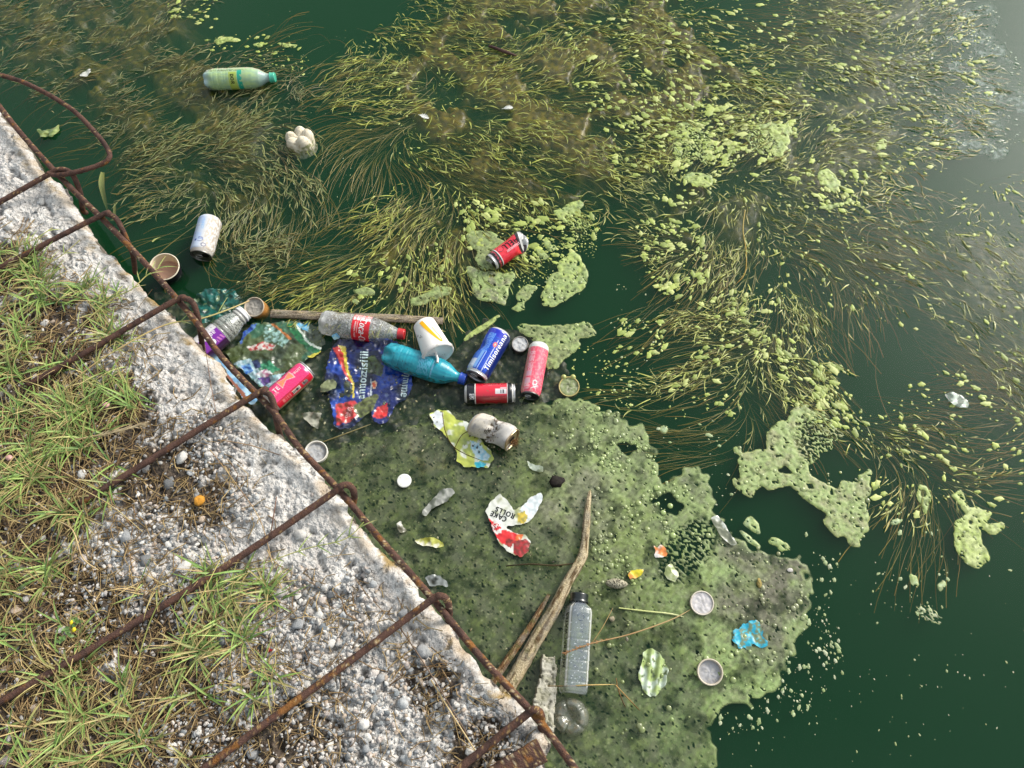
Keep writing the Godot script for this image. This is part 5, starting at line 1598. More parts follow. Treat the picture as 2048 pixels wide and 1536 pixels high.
	# black lettered red can, crushed at one end
	var crush = func(a, y, r):
		var t = smoothstep(0.050, 0.010, y)
		var p = Vector3(cos(a) * r, y, -sin(a) * r)
		p.x *= 1.0 - 0.55 * t
		p.x += t * 0.010 * sin(a * 2.0 + 0.6) + t * 0.004
		p.z *= 1.0 + 0.16 * t
		p.y += t * 0.014 * cos(a * 1.0 + 0.6)
		return p
	c = can("crushed_red_can", "red can with big black letters, its far end crushed flat, in the weed", Vector3(0.033, 0.02, -1.326), Vector3(-0.059, 0.02, -1.247), 0.0265, 0.0, func(a, t):
		var col = rgb(230, 46, 66).lerp(rgb(214, 30, 50), smoothstep(-0.3, 0.3, nf(a * 3.0, t * 8.0, 1.0)))
		if t > 0.80:
			col = rgb(34, 26, 30)
			if t > 0.84 and t < 0.89 and nf(a * 14.0, t * 9.0, 1.0) > 0.0:
				col = rgb(212, 70, 84)
		if absf(t - 0.80) < 0.012 or t > 0.93:
			col = rgb(228, 220, 220)
		if t < 0.17:
			col = rgb(40, 30, 32)
		if t < 0.075:
			col = rgb(214, 214, 214)
		var e = Vector2((a - 0.45) * 0.0265, (t - 0.69) * 0.105)
		if e.length() < 0.0085:
			col = rgb(240, 70, 84) if e.length() < 0.0070 else rgb(40, 20, 26)
		return worn(col, a, t * 0.11, -0.02, grime, 4.0), crush, null, Color(0.52, 0.52, 0.52))
	print_round(c, letters("HELL", 0.020, true, false, 0.0, 0.8), 0.36, 0.048, PI / 2, func(_a, _y): return 0.0268, rgb(30, 14, 18))
	print_round(c, letters("STRAWBERRY", 0.0065, true, false, 0.0, 0.8), -0.18, 0.050, PI / 2, func(_a, _y): return 0.0268, rgb(246, 190, 198))
	# pale can standing off in dark water
	c = can("silver_can", "tall silver blue can floating by itself in dark water", Vector3(-0.867, 0.022, -1.398), Vector3(-0.876, 0.014, -1.273), 0.0325, 0.15, func(a, t):
		var col = rgb(196, 212, 236).lerp(rgb(214, 214, 214), smoothstep(0.15, -0.5, a))
		if absf(fmod(t * 2.4 + a * 0.2, 1.0) - 0.5) < 0.22 and a > -0.15:
			col = col.lerp(rgb(170, 196, 240), 0.5)
		col = col.lerp(rgb(168, 150, 128), smoothstep(-0.15, -0.75, a) * smoothstep(-0.45, 0.45, nf(a * 3.0, t * 7.0, 1.3)) * 0.8)
		if absf(Vector2((a + 0.05) * 0.0325, (t - 0.40) * 0.155).x) < 0.005 and absf(t - 0.3) < 0.13 and nf(a * 20.0, t * 60.0, 1.0) > 0.1:
			col = rgb(140, 190, 236)
		var e = Vector2((a + 0.12) * 0.0325, (t - 0.70) * 0.155)
		if absf(e.length() - 0.0085) < 0.0012 and e.x < 0.006:
			col = rgb(120, 132, 176)
		if e.length() < 0.0072 and e.y < 0.0:
			col = rgb(160, 176, 214)
		var e2 = Vector2((a + 0.52) * 0.0325, (t - 0.83) * 0.155)
		if absf(e2.length() - 0.006) < 0.0014:
			col = rgb(118, 122, 150)
		if absf(e.x - 0.013) < 0.0032 and absf(e.y - 0.003) < 0.0042:
			col = rgb(70, 92, 176)
		if t > 0.915:
			col = rgb(206, 200, 192)
		return worn(col, a, t * 0.16, 0.0, rgb(158, 144, 124), 6.0), null, M.worn_paint, Color(0.30, 0.29, 0.27))
	# crushed pale can
	var twist = func(a, y, r):
		var t = y / 0.118
		var w = exp(-pow((t - 0.52) / 0.13, 2.0))
		var p = Vector3(cos(a) * r, y, -sin(a) * r)
		var k = 1.0 - w * (0.20 + 0.16 * sin(a * 3.0 + 0.8) + 0.10 * sin(a * 7.0 + t * 24.0))
		k *= 1.0 + 0.05 * smoothstep(0.45, 0.9, t) * sin(a * 4.0 + t * 14.0)
		p.x *= k
		p.z *= k
		p.z += 0.013 * sin((t - 0.2) * 2.6) - w * 0.004
		p.x += w * 0.004 * sin(a * 5.0)
		p.y += w * 0.005 * sin(a * 2.0 + 1.0)
		return p
	c = can("crumpled_pale_can", "dirty white can crumpled in its middle with roots in its mouth", Vector3(-0.094, 0.022, -0.766), Vector3(-0.005, 0.034, -0.697), 0.0325, 0.0, func(a, t):
		var col = rgb(214, 206, 192).lerp(rgb(196, 190, 182), smoothstep(-0.2, 0.4, nf(a * 2.0, t * 5.0, 1.0)))
		if t > 0.5:
			col = col.lerp(rgb(186, 184, 184), 0.6)
		var w = exp(-pow((t - 0.55) / 0.13, 2.0))
		col = col.lerp(rgb(84, 66, 46), smoothstep(0.30, 0.65, nf(a * 3.0, t * 12.0, 1.2) * 0.7 + w * 0.45))
		if t > 0.14 and t < 0.30 and a > 0.1 and a < 0.62 and fmod(t * 90.0, 1.0) < 0.5:
			col = rgb(172, 168, 166)
		if t < 0.10:
			col = rgb(206, 190, 170)
		return worn(col, a, t * 0.12, 0.04, rgb(160, 146, 122), 3.0), twist, M.worn_paint, rgb(222, 196, 160))
	print_round(c, letters("DK", 0.009, true), 0.10, 0.054, PI * 0.86, func(_a, _y): return 0.0285, rgb(70, 62, 52))
	var roots := MB.new()
	rng.seed = 61
	for k in 60:
		var pts := PackedVector3Array()
		var p := Vector3(rng.randf_range(-0.008, 0.008), 0.114, rng.randf_range(0.002, 0.014))
		for e in 5:
			pts.append(p)
			p += Vector3(rng.randf_range(-0.006, 0.004), rng.randf_range(-0.001, 0.006), rng.randf_range(-0.004, 0.006))
		roots.tube(pts, filled(5, 0.0005), 3, painted(5, rgb(86, 58, 34).lerp(rgb(150, 116, 76), rng.randf())))
	part("roots", roots.mesh(), M.straw, c)


# ---------------------------------------------------------------- bottles

func lobes(a: float, y: float, depth: float, high: float) -> float:
	# the five feet of a drink bottle's base
	return 1.0 - depth * smoothstep(high, 0.0, y) * (0.5 - 0.5 * cos(a * 5.0))


func bottle_profile(r: float, l: float, neck: float) -> PackedVector2Array:
	return PackedVector2Array([Vector2(0.0006, 0.012), Vector2(r * 0.45, 0.008), Vector2(r * 0.72, 0.0), Vector2(r * 0.92, 0.006), Vector2(r, 0.020), Vector2(r, l * 0.30), Vector2(r * 0.975, l * 0.33), Vector2(r, l * 0.36), Vector2(r * 1.0, l * 0.62), Vector2(r * 0.95, l * 0.69), Vector2(r * 0.78, l * 0.78), Vector2(neck * 1.15, l * 0.87), Vector2(neck, l * 0.90), Vector2(neck, l * 0.93)])


func cap_mesh(r: float, y0: float, y1: float, col: Color) -> ArrayMesh:
	return lathe(PackedVector2Array([Vector2(r * 1.05, y0), Vector2(r * 1.05, y0 + 0.003), Vector2(r, y0 + 0.0035), Vector2(r, y1 - 0.0015), Vector2(r * 0.92, y1), Vector2(0.0004, y1)]), 60, 0.002, func(a, _y, _q): return tint(col, 0.86 if fmod(absf(a) * 9.55, 1.0) < 0.4 else 1.0))


func build_bottles() -> void:
	# green milky bottle far out
	var b = thing("green_bottle", "milky green plastic bottle with a teal cap adrift in the far weed", "bottle")
	aim(b, Vector3(-0.98, 0.016, -1.952), Vector3(-0.761, 0.016, -1.963), 0.0)
	var l := 0.222
	var groove = func(a, y, _r): return lobes(a + 0.25, y, 0.30, 0.034) * (1.0 - 0.045 * exp(-pow((a + 0.42) / 0.07, 2.0)) * smoothstep(0.14, 0.10, y)) * (1.0 - 0.018 * (1.0 if fmod(y, 0.016) < 0.0032 and y < 0.085 and y > 0.03 else 0.0))
	part("body", lathe(bottle_profile(0.0335, l, 0.0125), 60, 0.002, func(a, y, _q):
		var col = rgb(176, 204, 142).lerp(rgb(158, 190, 150), smoothstep(-0.3, 0.4, nf(a * 3.0, y * 30.0, 1.0)))
		col = col.lerp(rgb(170, 200, 220), smoothstep(0.03, 0.0, y) * 0.8)
		col = col.lerp(rgb(150, 176, 170), smoothstep(0.15, 0.19, y))
		if a < -0.72:
			col = col.lerp(rgb(196, 186, 158), smoothstep(-0.4, 0.2, nf(a * 6.0, y * 60.0, 1.0)))
		col = col.lerp(rgb(84, 84, 60), exp(-pow((a + 0.46) / 0.08, 2.0)) * smoothstep(0.15, 0.12, y) * smoothstep(-0.3, 0.1, nf(a * 20.0, y * 160.0, 1.0)))
		if y > 0.084 and y < 0.108 and a > -0.3:
			col = rgb(176, 196, 90)
		if y > 0.110 and y < 0.124 and a > -0.5 and nf(a * 3.0, y * 40.0, 1.0) > -0.35:
			col = rgb(20, 168, 140)
		return worn(col, a, y, 0.02, rgb(196, 214, 176)), groove), M.plastic, b)
	print_round(b, letters("DOR", 0.011, true), 0.42, 0.094, 0.0, func(_a, _y): return 0.0338, rgb(20, 26, 16))
	part("cap", cap_mesh(0.0150, l * 0.925, l * 1.0, rgb(84, 200, 168)), M.plastic, b)
	# clouded bottle with a red label
	b = thing("red_labelled_bottle", "clear cola bottle beaded inside, with red label and red cap", "bottle")
	aim(b, Vector3(-0.512, 0.02, -1.053), Vector3(-0.288, 0.016, -1.017), 0.0)
	l = 0.232
	var waist = func(a, y, _r): return lobes(a, y, 0.24, 0.034) * (1.0 - 0.10 * exp(-pow((y - 0.045) / 0.012, 2.0))) * (1.0 + 0.012 * sin(a * 9.0) * smoothstep(0.13, 0.17, y))
	var prof := PackedVector2Array([Vector2(0.0006, 0.012), Vector2(0.016, 0.006), Vector2(0.025, 0.0), Vector2(0.033, 0.010), Vector2(0.0345, 0.03), Vector2(0.0345, 0.085), Vector2(0.0335, 0.09), Vector2(0.0335, 0.142), Vector2(0.0335, 0.146), Vector2(0.029, 0.165), Vector2(0.021, 0.190), Vector2(0.0145, 0.207), Vector2(0.0128, 0.212)])
	part("body", lathe(prof, 80, 0.0014, func(a, y, _q):
		var n = nz(Vector3(cos(a) * 0.033, y, sin(a) * 0.033), 125.0)
		var col := rgb(206, 208, 206)
		var alpha = 0.30 + 0.22 * smoothstep(-0.2, 0.3, nz(Vector3(cos(a), y * 20.0, sin(a)), 2.0))
		if absf(n) < 0.055 and y > 0.02 and y < 0.17:
			alpha = 0.12
		if n > 0.32:
			alpha = 0.85
		alpha = lerpf(alpha, 0.88, smoothstep(0.04, 0.0, y))
		return fade(col, alpha), waist), M.clear_plastic, b)
	part("label", lathe(PackedVector2Array([Vector2(0.0340, 0.092), Vector2(0.0341, 0.093), Vector2(0.0341, 0.139), Vector2(0.0340, 0.140)]), 80, 0.0014, func(a, y, _q):
		var col := rgb(222, 22, 40)
		if a < -0.48 and y > 0.094:
			col = rgb(226, 40, 60) if fmod(y * 90.0, 1.0) < 0.25 or fmod(a * 6.0, 1.0) > -0.2 else rgb(236, 220, 220)
			if nf(a * 22.0, y * 260.0, 1.0) > 0.25:
				col = rgb(240, 226, 226)
		if absf(y - 0.107) < 0.0009 and a > -0.45 and a < 0.5:
			col = rgb(244, 196, 196)
		return col), M.paint, b)
	print_round(b, letters("Coca-Cola", 0.017, true, true, 0.25, 0.74), 0.62, 0.121, 0.0, func(_a, _y): return 0.0342, rgb(250, 244, 244))
	print_round(b, letters("ORIGINAL TASTE", 0.0042, true), 0.30, 0.1015, 0.0, func(_a, _y): return 0.0342, rgb(250, 220, 220))
	part("cap", cap_mesh(0.0148, 0.211, 0.229, rgb(216, 50, 52)), M.plastic, b)
	# teal bottle
	b = thing("teal_bottle", "opaque teal plastic bottle with a blue cap lying across the blue bag", "bottle")
	aim(b, Vector3(-0.333, 0.026, -0.956), Vector3(-0.133, 0.016, -0.887), 0.0)
	l = 0.226
	part("body", lathe(bottle_profile(0.0345, l, 0.0125), 64, 0.0018, func(a, y, _q):
		var col = rgb(22, 158, 178).lerp(rgb(12, 132, 156), smoothstep(-0.2, 0.5, nf(a * 2.0, y * 16.0, 1.0)))
		col = col.lerp(rgb(60, 176, 190), smoothstep(0.2, 0.5, nf(a * 6.0, y * 50.0, 1.0)) * 0.5)
		if y > 0.098 and y < 0.142 and a > -0.75 and a < 0.75:
			if fmod(y * 260.0, 1.0) < 0.45 and nf(a * 36.0, floorf(y * 260.0) * 3.0, 1.0) > -0.15:
				col = rgb(110, 186, 222)
			if absf(y - 0.139) < 0.001:
				col = rgb(120, 180, 210)
		if nf(a * 14.0, y * 110.0, 1.7) > 0.66 and absf(a) < 0.9:
			col = rgb(10, 52, 60)
		if a > 0.8:
			col = col.lerp(rgb(48, 96, 88), smoothstep(-0.3, 0.3, nf(a * 8.0, y * 60.0, 1.0)))
		return col, func(a, y, _r): return lobes(a + 0.55, y, 0.42, 0.040) * (1.0 - 0.02 * (1.0 if fmod(y + 0.004, 0.017) < 0.003 and y > 0.03 and y < 0.10 else 0.0))), M.plastic, b)
	part("cap", cap_mesh(0.0150, l * 0.925, l * 1.0, rgb(22, 74, 190)), M.plastic, b)
	# clear bottle with a purple label at the quay
	b = thing("purple_labelled_bottle", "clear bottle with a purple and white label, mouth open, against the quay", "bottle")
	aim(b, Vector3(-0.832, 0.032, -0.938), Vector3(-0.719, 0.03, -1.075), 0.0)
	prof = PackedVector2Array([Vector2(0.0006, 0.004), Vector2(0.028, 0.0), Vector2(0.034, 0.006), Vector2(0.0345, 0.012), Vector2(0.0345, 0.098), Vector2(0.0325, 0.101), Vector2(0.0345, 0.105), Vector2(0.0345, 0.112), Vector2(0.0325, 0.115), Vector2(0.034, 0.120), Vector2(0.031, 0.132), Vector2(0.0255, 0.147), Vector2(0.0225, 0.155), Vector2(0.0215, 0.160)])
	part("body", lathe(prof, 64, 0.0015, func(a, y, _q):
		var n = nz(Vector3(cos(a) * 0.033, y, sin(a) * 0.033), 330.0)
		var alpha = 0.42 if y < 0.118 else (0.62 if n > -0.1 else 0.2)
		return fade(rgb(196, 198, 192) if n > -0.2 else rgb(120, 122, 116), alpha)), M.clear_plastic, b)
	part("label", lathe(PackedVector2Array([Vector2(0.0348, 0.016), Vector2(0.035, 0.017), Vector2(0.035, 0.094), Vector2(0.0348, 0.095)]), 72, 0.0015, func(a, y, _q):
		var col := rgb(124, 26, 160)
		if a < -0.22:
			col = rgb(224, 222, 226)
			if a < -0.36 and fmod(y * 130.0, 1.0) < 0.4 and nf(a * 20.0, y * 130.0, 1.0) > 0.0:
				col = rgb(170, 168, 180)
		if a > 0.85:
			col = rgb(60, 20, 66)
		if y > 0.072 and a > 0.35 and a < 0.75 and absf(fmod((y - a * 0.01) * 110.0, 1.0)) < 0.45:
			col = rgb(206, 120, 196)
		return col), M.paint, b)
	print_round(b, letters("aqua", 0.012, true), -0.02, 0.066, -PI / 2, func(_a, _y): return 0.0350, rgb(232, 222, 238))
	print_round(b, letters("g", 0.032, true), 0.42, 0.060, -PI / 2, func(_a, _y): return 0.0350, rgb(246, 244, 248))
	part("neck", lathe(PackedVector2Array([Vector2(0.0232, 0.158), Vector2(0.0238, 0.159), Vector2(0.0238, 0.163), Vector2(0.0215, 0.164), Vector2(0.0215, 0.168), Vector2(0.0236, 0.169), Vector2(0.0236, 0.173), Vector2(0.0215, 0.174), Vector2(0.0222, 0.181), Vector2(0.0195, 0.181), Vector2(0.0190, 0.170)]), 48, 0.0015, func(_a, y, _q): return rgb(232, 232, 234) if y > 0.1685 else rgb(176, 176, 172)), M.plastic, b)
	# square bottle with a black cap
	b = thing("black_capped_bottle", "square clear bottle with a black cap, beaded inside, beside the driftwood", "bottle")
	aim(b, Vector3(0.131, 0.018, -0.126), Vector3(0.153, 0.022, -0.335), 0.12)
	prof = PackedVector2Array([Vector2(0.0006, 0.006), Vector2(0.020, 0.004), Vector2(0.026, 0.0), Vector2(0.0292, 0.006), Vector2(0.030, 0.014), Vector2(0.030, 0.168), Vector2(0.028, 0.180), Vector2(0.021, 0.188), Vector2(0.0165, 0.192), Vector2(0.0165, 0.196)])
	var square = func(a, y, _r):
		var s = smoothstep(0.192, 0.176, y)
		var c4 = pow(pow(absf(cos(a)), 4.0) + pow(absf(sin(a)), 4.0), -0.25)
		return lerpf(1.0, c4 * 0.98, s) * (1.0 - 0.02 * (1.0 if fmod(y, 0.022) < 0.004 and y > 0.02 and y < 0.13 else 0.0))
	part("body", lathe(prof, 96, 0.0014, func(a, y, _q):
		var front = absf(a) < 0.62
		var n = nz(Vector3(cos(a) * 0.03, y, sin(a) * 0.03), 150.0)
		var col := rgb(176, 188, 204) if front else rgb(196, 196, 190)
		var alpha := 0.32 if front else 0.24
		if n > 0.34 and y < 0.13:
			alpha = 0.2
		if n < -0.46:
			alpha = 0.85
			col = rgb(220, 226, 232)
		if absf(absf(a) - 0.74) < 0.07:
			alpha = 0.80
			col = rgb(214, 216, 214)
		if y < 0.014:
			alpha = 0.5
			col = rgb(150, 156, 156)
		return fade(col, alpha), square), M.clear_plastic, b)
	part("cap", cap_mesh(0.0205, 0.193, 0.213, rgb(26, 28, 32)), M.plastic, b)
	var side = func(a, y): return 0.03 * (square.call(a, y, 0.03) as float) + 0.0002
	print_round(b, letters("MINERAL WATER", 0.0105, true), -1.02, 0.108, PI / 2, side, rgb(22, 24, 26))
	var arrow := MB.new()
	for tri in 3:
		var pts := PackedVector3Array()
		for k in 5:
			var q := Vector2.from_angle(TAU * (tri + k / 6.0) / 3.0) * 0.0075
			pts.append(Vector3(0.0294, 0.158 + q.y, q.x))
		arrow.tube(pts, filled(5, 0.0009), 5, painted(5, rgb(90, 104, 120)))
	part("recycling_mark", arrow.mesh(), M.plastic, b)
	# two upturned bottle bases
	upturned("pale_bottle_base", "pale upturned bottle base with five bulging lobes in open weed", Vector3(-0.651, 0, -1.708), 0.042, 0.3, 0.055, rgb(222, 212, 190), 1.0, M.paper)
	upturned("clear_bottle_base", "clear upturned bottle base below the black capped bottle", Vector3(0.128, 0.006, -0.081), 0.036, 1.2, 0.022, rgb(136, 138, 128), 0.55, M.clear_plastic)


func upturned(called: String, label: String, at: Vector3, r: float, turn: float, bulge: float, col: Color, alpha: float, m: Material) -> void:
	var o := thing(called, label, "bottle", at)
	o.rotation = Vector3(-0.22, turn, 0.12)
	var deep := bulge / 0.055
	var prof := PackedVector2Array([Vector2(r, -0.035), Vector2(r, -0.01), Vector2(r * 1.0, 0.006), Vector2(r * 0.96, 0.016), Vector2(r * 0.84, 0.025), Vector2(r * 0.66, 0.029), Vector2(r * 0.42, 0.026), Vector2(r * 0.20, 0.019), Vector2(0.0004, 0.017)])
	part("body", lathe(prof, 80, 0.002, func(a, y, q):
		var v = nz(Vector3(cos(a) * q, y, sin(a) * q), 70.0)
		var c := col.lerp(rgb(158, 142, 112), smoothstep(0.0, 0.5, v) * 0.7)
		c = c.lerp(rgb(136, 140, 96), smoothstep(0.010, 0.0, y) * smoothstep(-0.3, 0.3, v))
		return fade(c, clampf(alpha + (0.2 * v if alpha < 1.0 else 0.0), 0.1, 1.0)), func(a, y, q):
		var lobe = pow(absf(cos(a * 2.5)), 0.8) if alpha >= 1.0 else 0.55 + 0.45 * smoothstep(0.0, 0.4, absf(cos(a * 2.5)))
		var k = smoothstep(-0.02, 0.012, y)
		var rr: float = q * (1.0 + k * (0.20 * deep * (lobe - 0.55) + 0.10 * (1.0 - deep) * (lobe - 0.5)))
		var up: float = y + k * smoothstep(0.0, r * 0.5, q) * (lobe - 0.7) * 0.009 * (0.4 + deep)
		return Vector3(cos(a) * rr, up, -sin(a) * rr)), m, o)


# ---------------------------------------------------------------- cups and jars

func jar(called: String, label: String, at: Vector3, r: float, tall: float, above: float, tilt: Vector3, wall: Color, rim: Color, content: Color, depth: float, m: Material, kind := "jar") -> Node3D:
	# a short open jar afloat: wall, rounded rim, and what has dried or gathered in it
	var o = thing(called, label, kind, at, "small open jars afloat in the algae")
	o.rotation = tilt
	var y1 = above
	var y0 = above - tall
	part("wall", lathe(PackedVector2Array([Vector2(0.0005, y0), Vector2(r * 0.80, y0), Vector2(r * 0.98, y0 + 0.006), Vector2(r * 1.02, y0 + tall * 0.5), Vector2(r, y1 - 0.010), Vector2(r * 0.985, y1 - 0.007), Vector2(r, y1 - 0.004)]), 56, 0.002, func(a, y, q):
		return fade(worn(wall, a, y + q * 0.2, 0.14, rgb(112, 100, 76), at.x * 7.0), wall.a)), m, o)
	part("rim", lathe(PackedVector2Array([Vector2(r * 0.99, y1 - 0.005), Vector2(r * 1.025, y1 - 0.0035), Vector2(r * 1.02, y1 - 0.001), Vector2(r * 0.97, y1), Vector2(r * 0.91, y1 - 0.001), Vector2(r * 0.885, y1 - 0.004), Vector2(r * 0.88, y1 - depth)]), 56, 0.0015, func(a, y, q): return worn(rim, a, y + q, 0.10, rgb(130, 114, 88), at.x * 5.0)), M.worn_paint, o)
	var h = func(x, z): return y1 - depth + nf(x, z, 90.0) * 0.0016
	var mb = MB.new()
	for k in 10:
		for j in 40:
			var a = TAU * j / 40.0
			var q = r * 0.885 * k / 9.0
			var p = Vector3(cos(a) * q, 0, -sin(a) * q)
			p.y = h.call(p.x + at.x, p.z + at.z)
			var n = nz(p + at, 60.0)
			mb.add(p, content.lerp(tint(content, 0.55), smoothstep(0.05, 0.5, n) * 0.8).lerp(rgb(214, 206, 192), smoothstep(0.1, 0.5, nz(p + at, 110.0)) * 0.4))
	for k in 9:
		for j in 40:
			var a = k * 40 + j
			var b = k * 40 + (j + 1) % 40
			mb.quad(a, b, b + 40, a + 40)
	part("content", mb.mesh(), M.paper, o)
	return o


func build_cups_and_jars() -> void:
	jar("amber_jar", "glass jar with amber wax beside the purple labelled bottle's mouth", Vector3(-0.697, 0, -1.106), 0.0270, 0.055, 0.024, Vector3(0.30, 0, 0.04), Color(0.42, 0.19, 0.05, 1.0), rgb(190, 176, 156), rgb(176, 170, 162), 0.006, M.paint)
	jar("dark_tin", "dark ribbed tin with a grey lid between the blue and pink cans", Vector3(0.021, 0, -0.991), 0.0215, 0.045, 0.016, Vector3(0.16, 0, -0.02), rgb(70, 64, 60), rgb(150, 144, 138), rgb(196, 198, 200), 0.0025, M.paint, "tin")
	jar("grey_white_jar", "pale jar half hidden under the long rusty bar", Vector3(-0.487, 0, -0.686), 0.0275, 0.05, 0.016, Vector3(0.10, 0, -0.12), rgb(226, 222, 214), rgb(232, 228, 220), rgb(176, 178, 182), 0.008, M.worn_paint)
	jar("wax_jar", "pale jar filled with wax, nearer the blue scrap's upper side", Vector3(0.432, 0, -0.32), 0.0265, 0.05, 0.012, Vector3(0.10, 0, 0.0), rgb(196, 182, 164), rgb(216, 206, 192), rgb(206, 202, 204), 0.003, M.worn_paint)
	jar("hollow_jar", "pale jar with a hollow grey middle, nearest the open water below the blue scrap", Vector3(0.434, 0, -0.172), 0.0275, 0.05, 0.014, Vector3(0.08, 0, 0.06), rgb(200, 184, 162), rgb(212, 200, 180), rgb(176, 176, 180), 0.009, M.worn_paint)
	var o = jar("algae_jar", "round jar brimming with algae, two bubbles clinging to its rim", Vector3(0.148, 0, -0.869), 0.0265, 0.045, 0.007, Vector3(0.18, 0, 0.03), rgb(124, 122, 84), rgb(190, 176, 116), rgb(146, 158, 112), 0.003, M.algae)
	for k in 2:
		var bub = lathe(PackedVector2Array([Vector2(0.0068, -0.004), Vector2(0.0072, 0.0), Vector2(0.0062, 0.0042), Vector2(0.0036, 0.0066), Vector2(0.0003, 0.0074)]), 20, 0.002, func(_a, y, _q): return rgb(176, 182, 110) if y > 0.003 else rgb(206, 206, 132))
		var q = part("bubble", bub, M.bubble, o)
		q.position = Vector3(-0.013 + 0.024 * k, 0.002, -0.0265)
	# black paper cup
	var c = thing("black_paper_cup", "black paper cup with a cream inside floating upright below the silver can", "cup", Vector3(-0.961, 0, -1.226))
	c.rotation = Vector3(0.20, 0, -0.10)
	part("cup", lathe(PackedVector2Array([Vector2(0.0005, -0.055), Vector2(0.028, -0.055), Vector2(0.0385, 0.040)]), 56, 0.004, func(a, y, _q):
		var col = rgb(22, 24, 26)
		if y > 0.018 and y < 0.028 and a > 0.9 and a < 1.35 and fmod(a * 14.0, 1.0) < 0.7:
			col = rgb(206, 206, 206)
		if y > -0.004 and y < 0.004 and nf(a * 20.0, y * 200.0, 1.0) > 0.2:
			col = rgb(90, 92, 90)
		return col), M.paper, c)
	part("inside", lathe(PackedVector2Array([Vector2(0.0375, 0.0405), Vector2(0.0335, 0.006), Vector2(0.0326, 0.002), Vector2(0.0004, 0.002)]), 56, 0.003, func(a, y, q):
		var col = rgb(226, 212, 186)
		if y < 0.0025:
			col = rgb(196, 160, 144)
			if a < -0.4 and a > -1.9 and q > 0.018:
				col = rgb(96, 40, 34)
		return worn(col, a, y, 0.1, rgb(206, 178, 146))), M.paper, c)
	var lip = MB.new()
	var pts = PackedVector3Array()
	for k in 41:
		var a = TAU * k / 40.0
		pts.append(Vector3(cos(a) * 0.0384, 0.040, sin(a) * 0.0384))
	lip.tube(pts, filled(41, 0.0017), 8, painted(41, rgb(236, 226, 204)))
	part("rolled_rim", lip.mesh(), M.paper, c)
	# white cup with a lid and straw
	c = thing("white_paper_cup", "white paper cup with a yellow arch, tipped onto its lid and straw", "cup")
	aim(c, Vector3(-0.233, 0.04, -1.035), Vector3(-0.194, 0.046, -0.948), 0.0)
	var l = 0.100
	part("cup", lathe(PackedVector2Array([Vector2(0.0004, 0.006), Vector2(0.025, 0.006), Vector2(0.0272, 0.0), Vector2(0.0295, 0.002), Vector2(0.0405, l)]), 120, 0.0016, func(a, y, _q):
		var col = rgb(244, 242, 238)
		var t = y / l
		# a scribbled black mark
		if a > 0.50 and a < 1.15 and absf(t - 0.44 + (a - 0.8) * 0.35 + 0.04 * sin(a * 24.0)) < 0.022 and nf(a * 30.0, t * 30.0, 1.0) > -0.15:
			col = rgb(40, 38, 36)
		return worn(col, a, y, 0.0, rgb(206, 200, 186))), M.paper, c)
	var cup_r = func(_a, y): return lerpf(0.0295, 0.0405, y / l)
	band(c, PackedVector2Array([Vector2(0.12, 0.010), Vector2(-0.05, 0.030), Vector2(-0.24, 0.052), Vector2(-0.44, 0.074), Vector2(-0.56, 0.086), Vector2(-0.66, 0.091), Vector2(-0.72, 0.086), Vector2(-0.70, 0.072), Vector2(-0.62, 0.056), Vector2(-0.50, 0.038)]), PackedFloat32Array([0.0105, 0.0105, 0.0095, 0.0075, 0.0055, 0.0045, 0.0035, 0.0028, 0.0024, 0.0020]), cup_r, rgb(250, 184, 24), "yellow_arch")
	part("lid", lathe(PackedVector2Array([Vector2(0.0412, l - 0.004), Vector2(0.0440, l - 0.003), Vector2(0.0440, l + 0.003), Vector2(0.0405, l + 0.006), Vector2(0.038, l + 0.0055), Vector2(0.037, l + 0.001), Vector2(0.0004, l + 0.001)]), 60, 0.002, func(a, y, q): return worn(rgb(234, 232, 228), a, y + q, 0.10, rgb(170, 160, 140))), M.plastic, c)
	var straw = MB.new()
	straw.tube(PackedVector3Array([Vector3(0.008, l, -0.004), Vector3(0.010, l + 0.022, -0.006), Vector3(0.016, l + 0.034, -0.010)]), PackedFloat32Array([0.0034, 0.0034, 0.0034]), 12, painted(3, rgb(236, 234, 230)))
	part("straw", straw.mesh(), M.plastic, c)


# ---------------------------------------------------------------- bags, wrappers and film

func sheet(called: String, label: String, outline: PackedVector2Array, height: Callable, colour: Callable, regions: Array, m: Material, category := "wrapper", ragged := 0.003, h := 0.0026) -> Node3D:
	# a limp sheet lying on or in the water; regions: [outline, colour] printed on it, in order
	var o = thing(called, label, category)
	var r = box_of(outline, 0.012)
	var f = raster(outline, [], r, h, ragged, 40.0)
	part("sheet", field_mesh(r, h, f, height, func(x, z, q):
		var c: Color = colour.call(x, z, q)
		var p = Vector2(x + nf(x, z, 50.0) * 0.0016, z + nf(x + 4.0, z, 50.0) * 0.0016)
		for g in regions:
			if inside(p, PackedVector2Array(g[0])):
				c = Color(g[1].r, g[1].g, g[1].b, maxf(c.a, g[1].a))
				if g.size() > 2:
					c = c.lerp(g[2], smoothstep(-0.2, 0.3, nf(x, z, 70.0)))
		return c), m, o)
	return o


func folds(x: float, z: float, s: float, big: float) -> float:
	# crumpled plastic: sharp ridges over soft swells
	var a = 1.0 - absf(fbm.get_noise_2d(x * 9.0 + s, z * 9.0)) * 3.0
	var b = 1.0 - absf(nf(x * 1.0 + s, z, 26.0)) * 2.4
	return big * (0.62 * a + 0.26 * b + 0.10 * nf(x, z + s, 60.0))


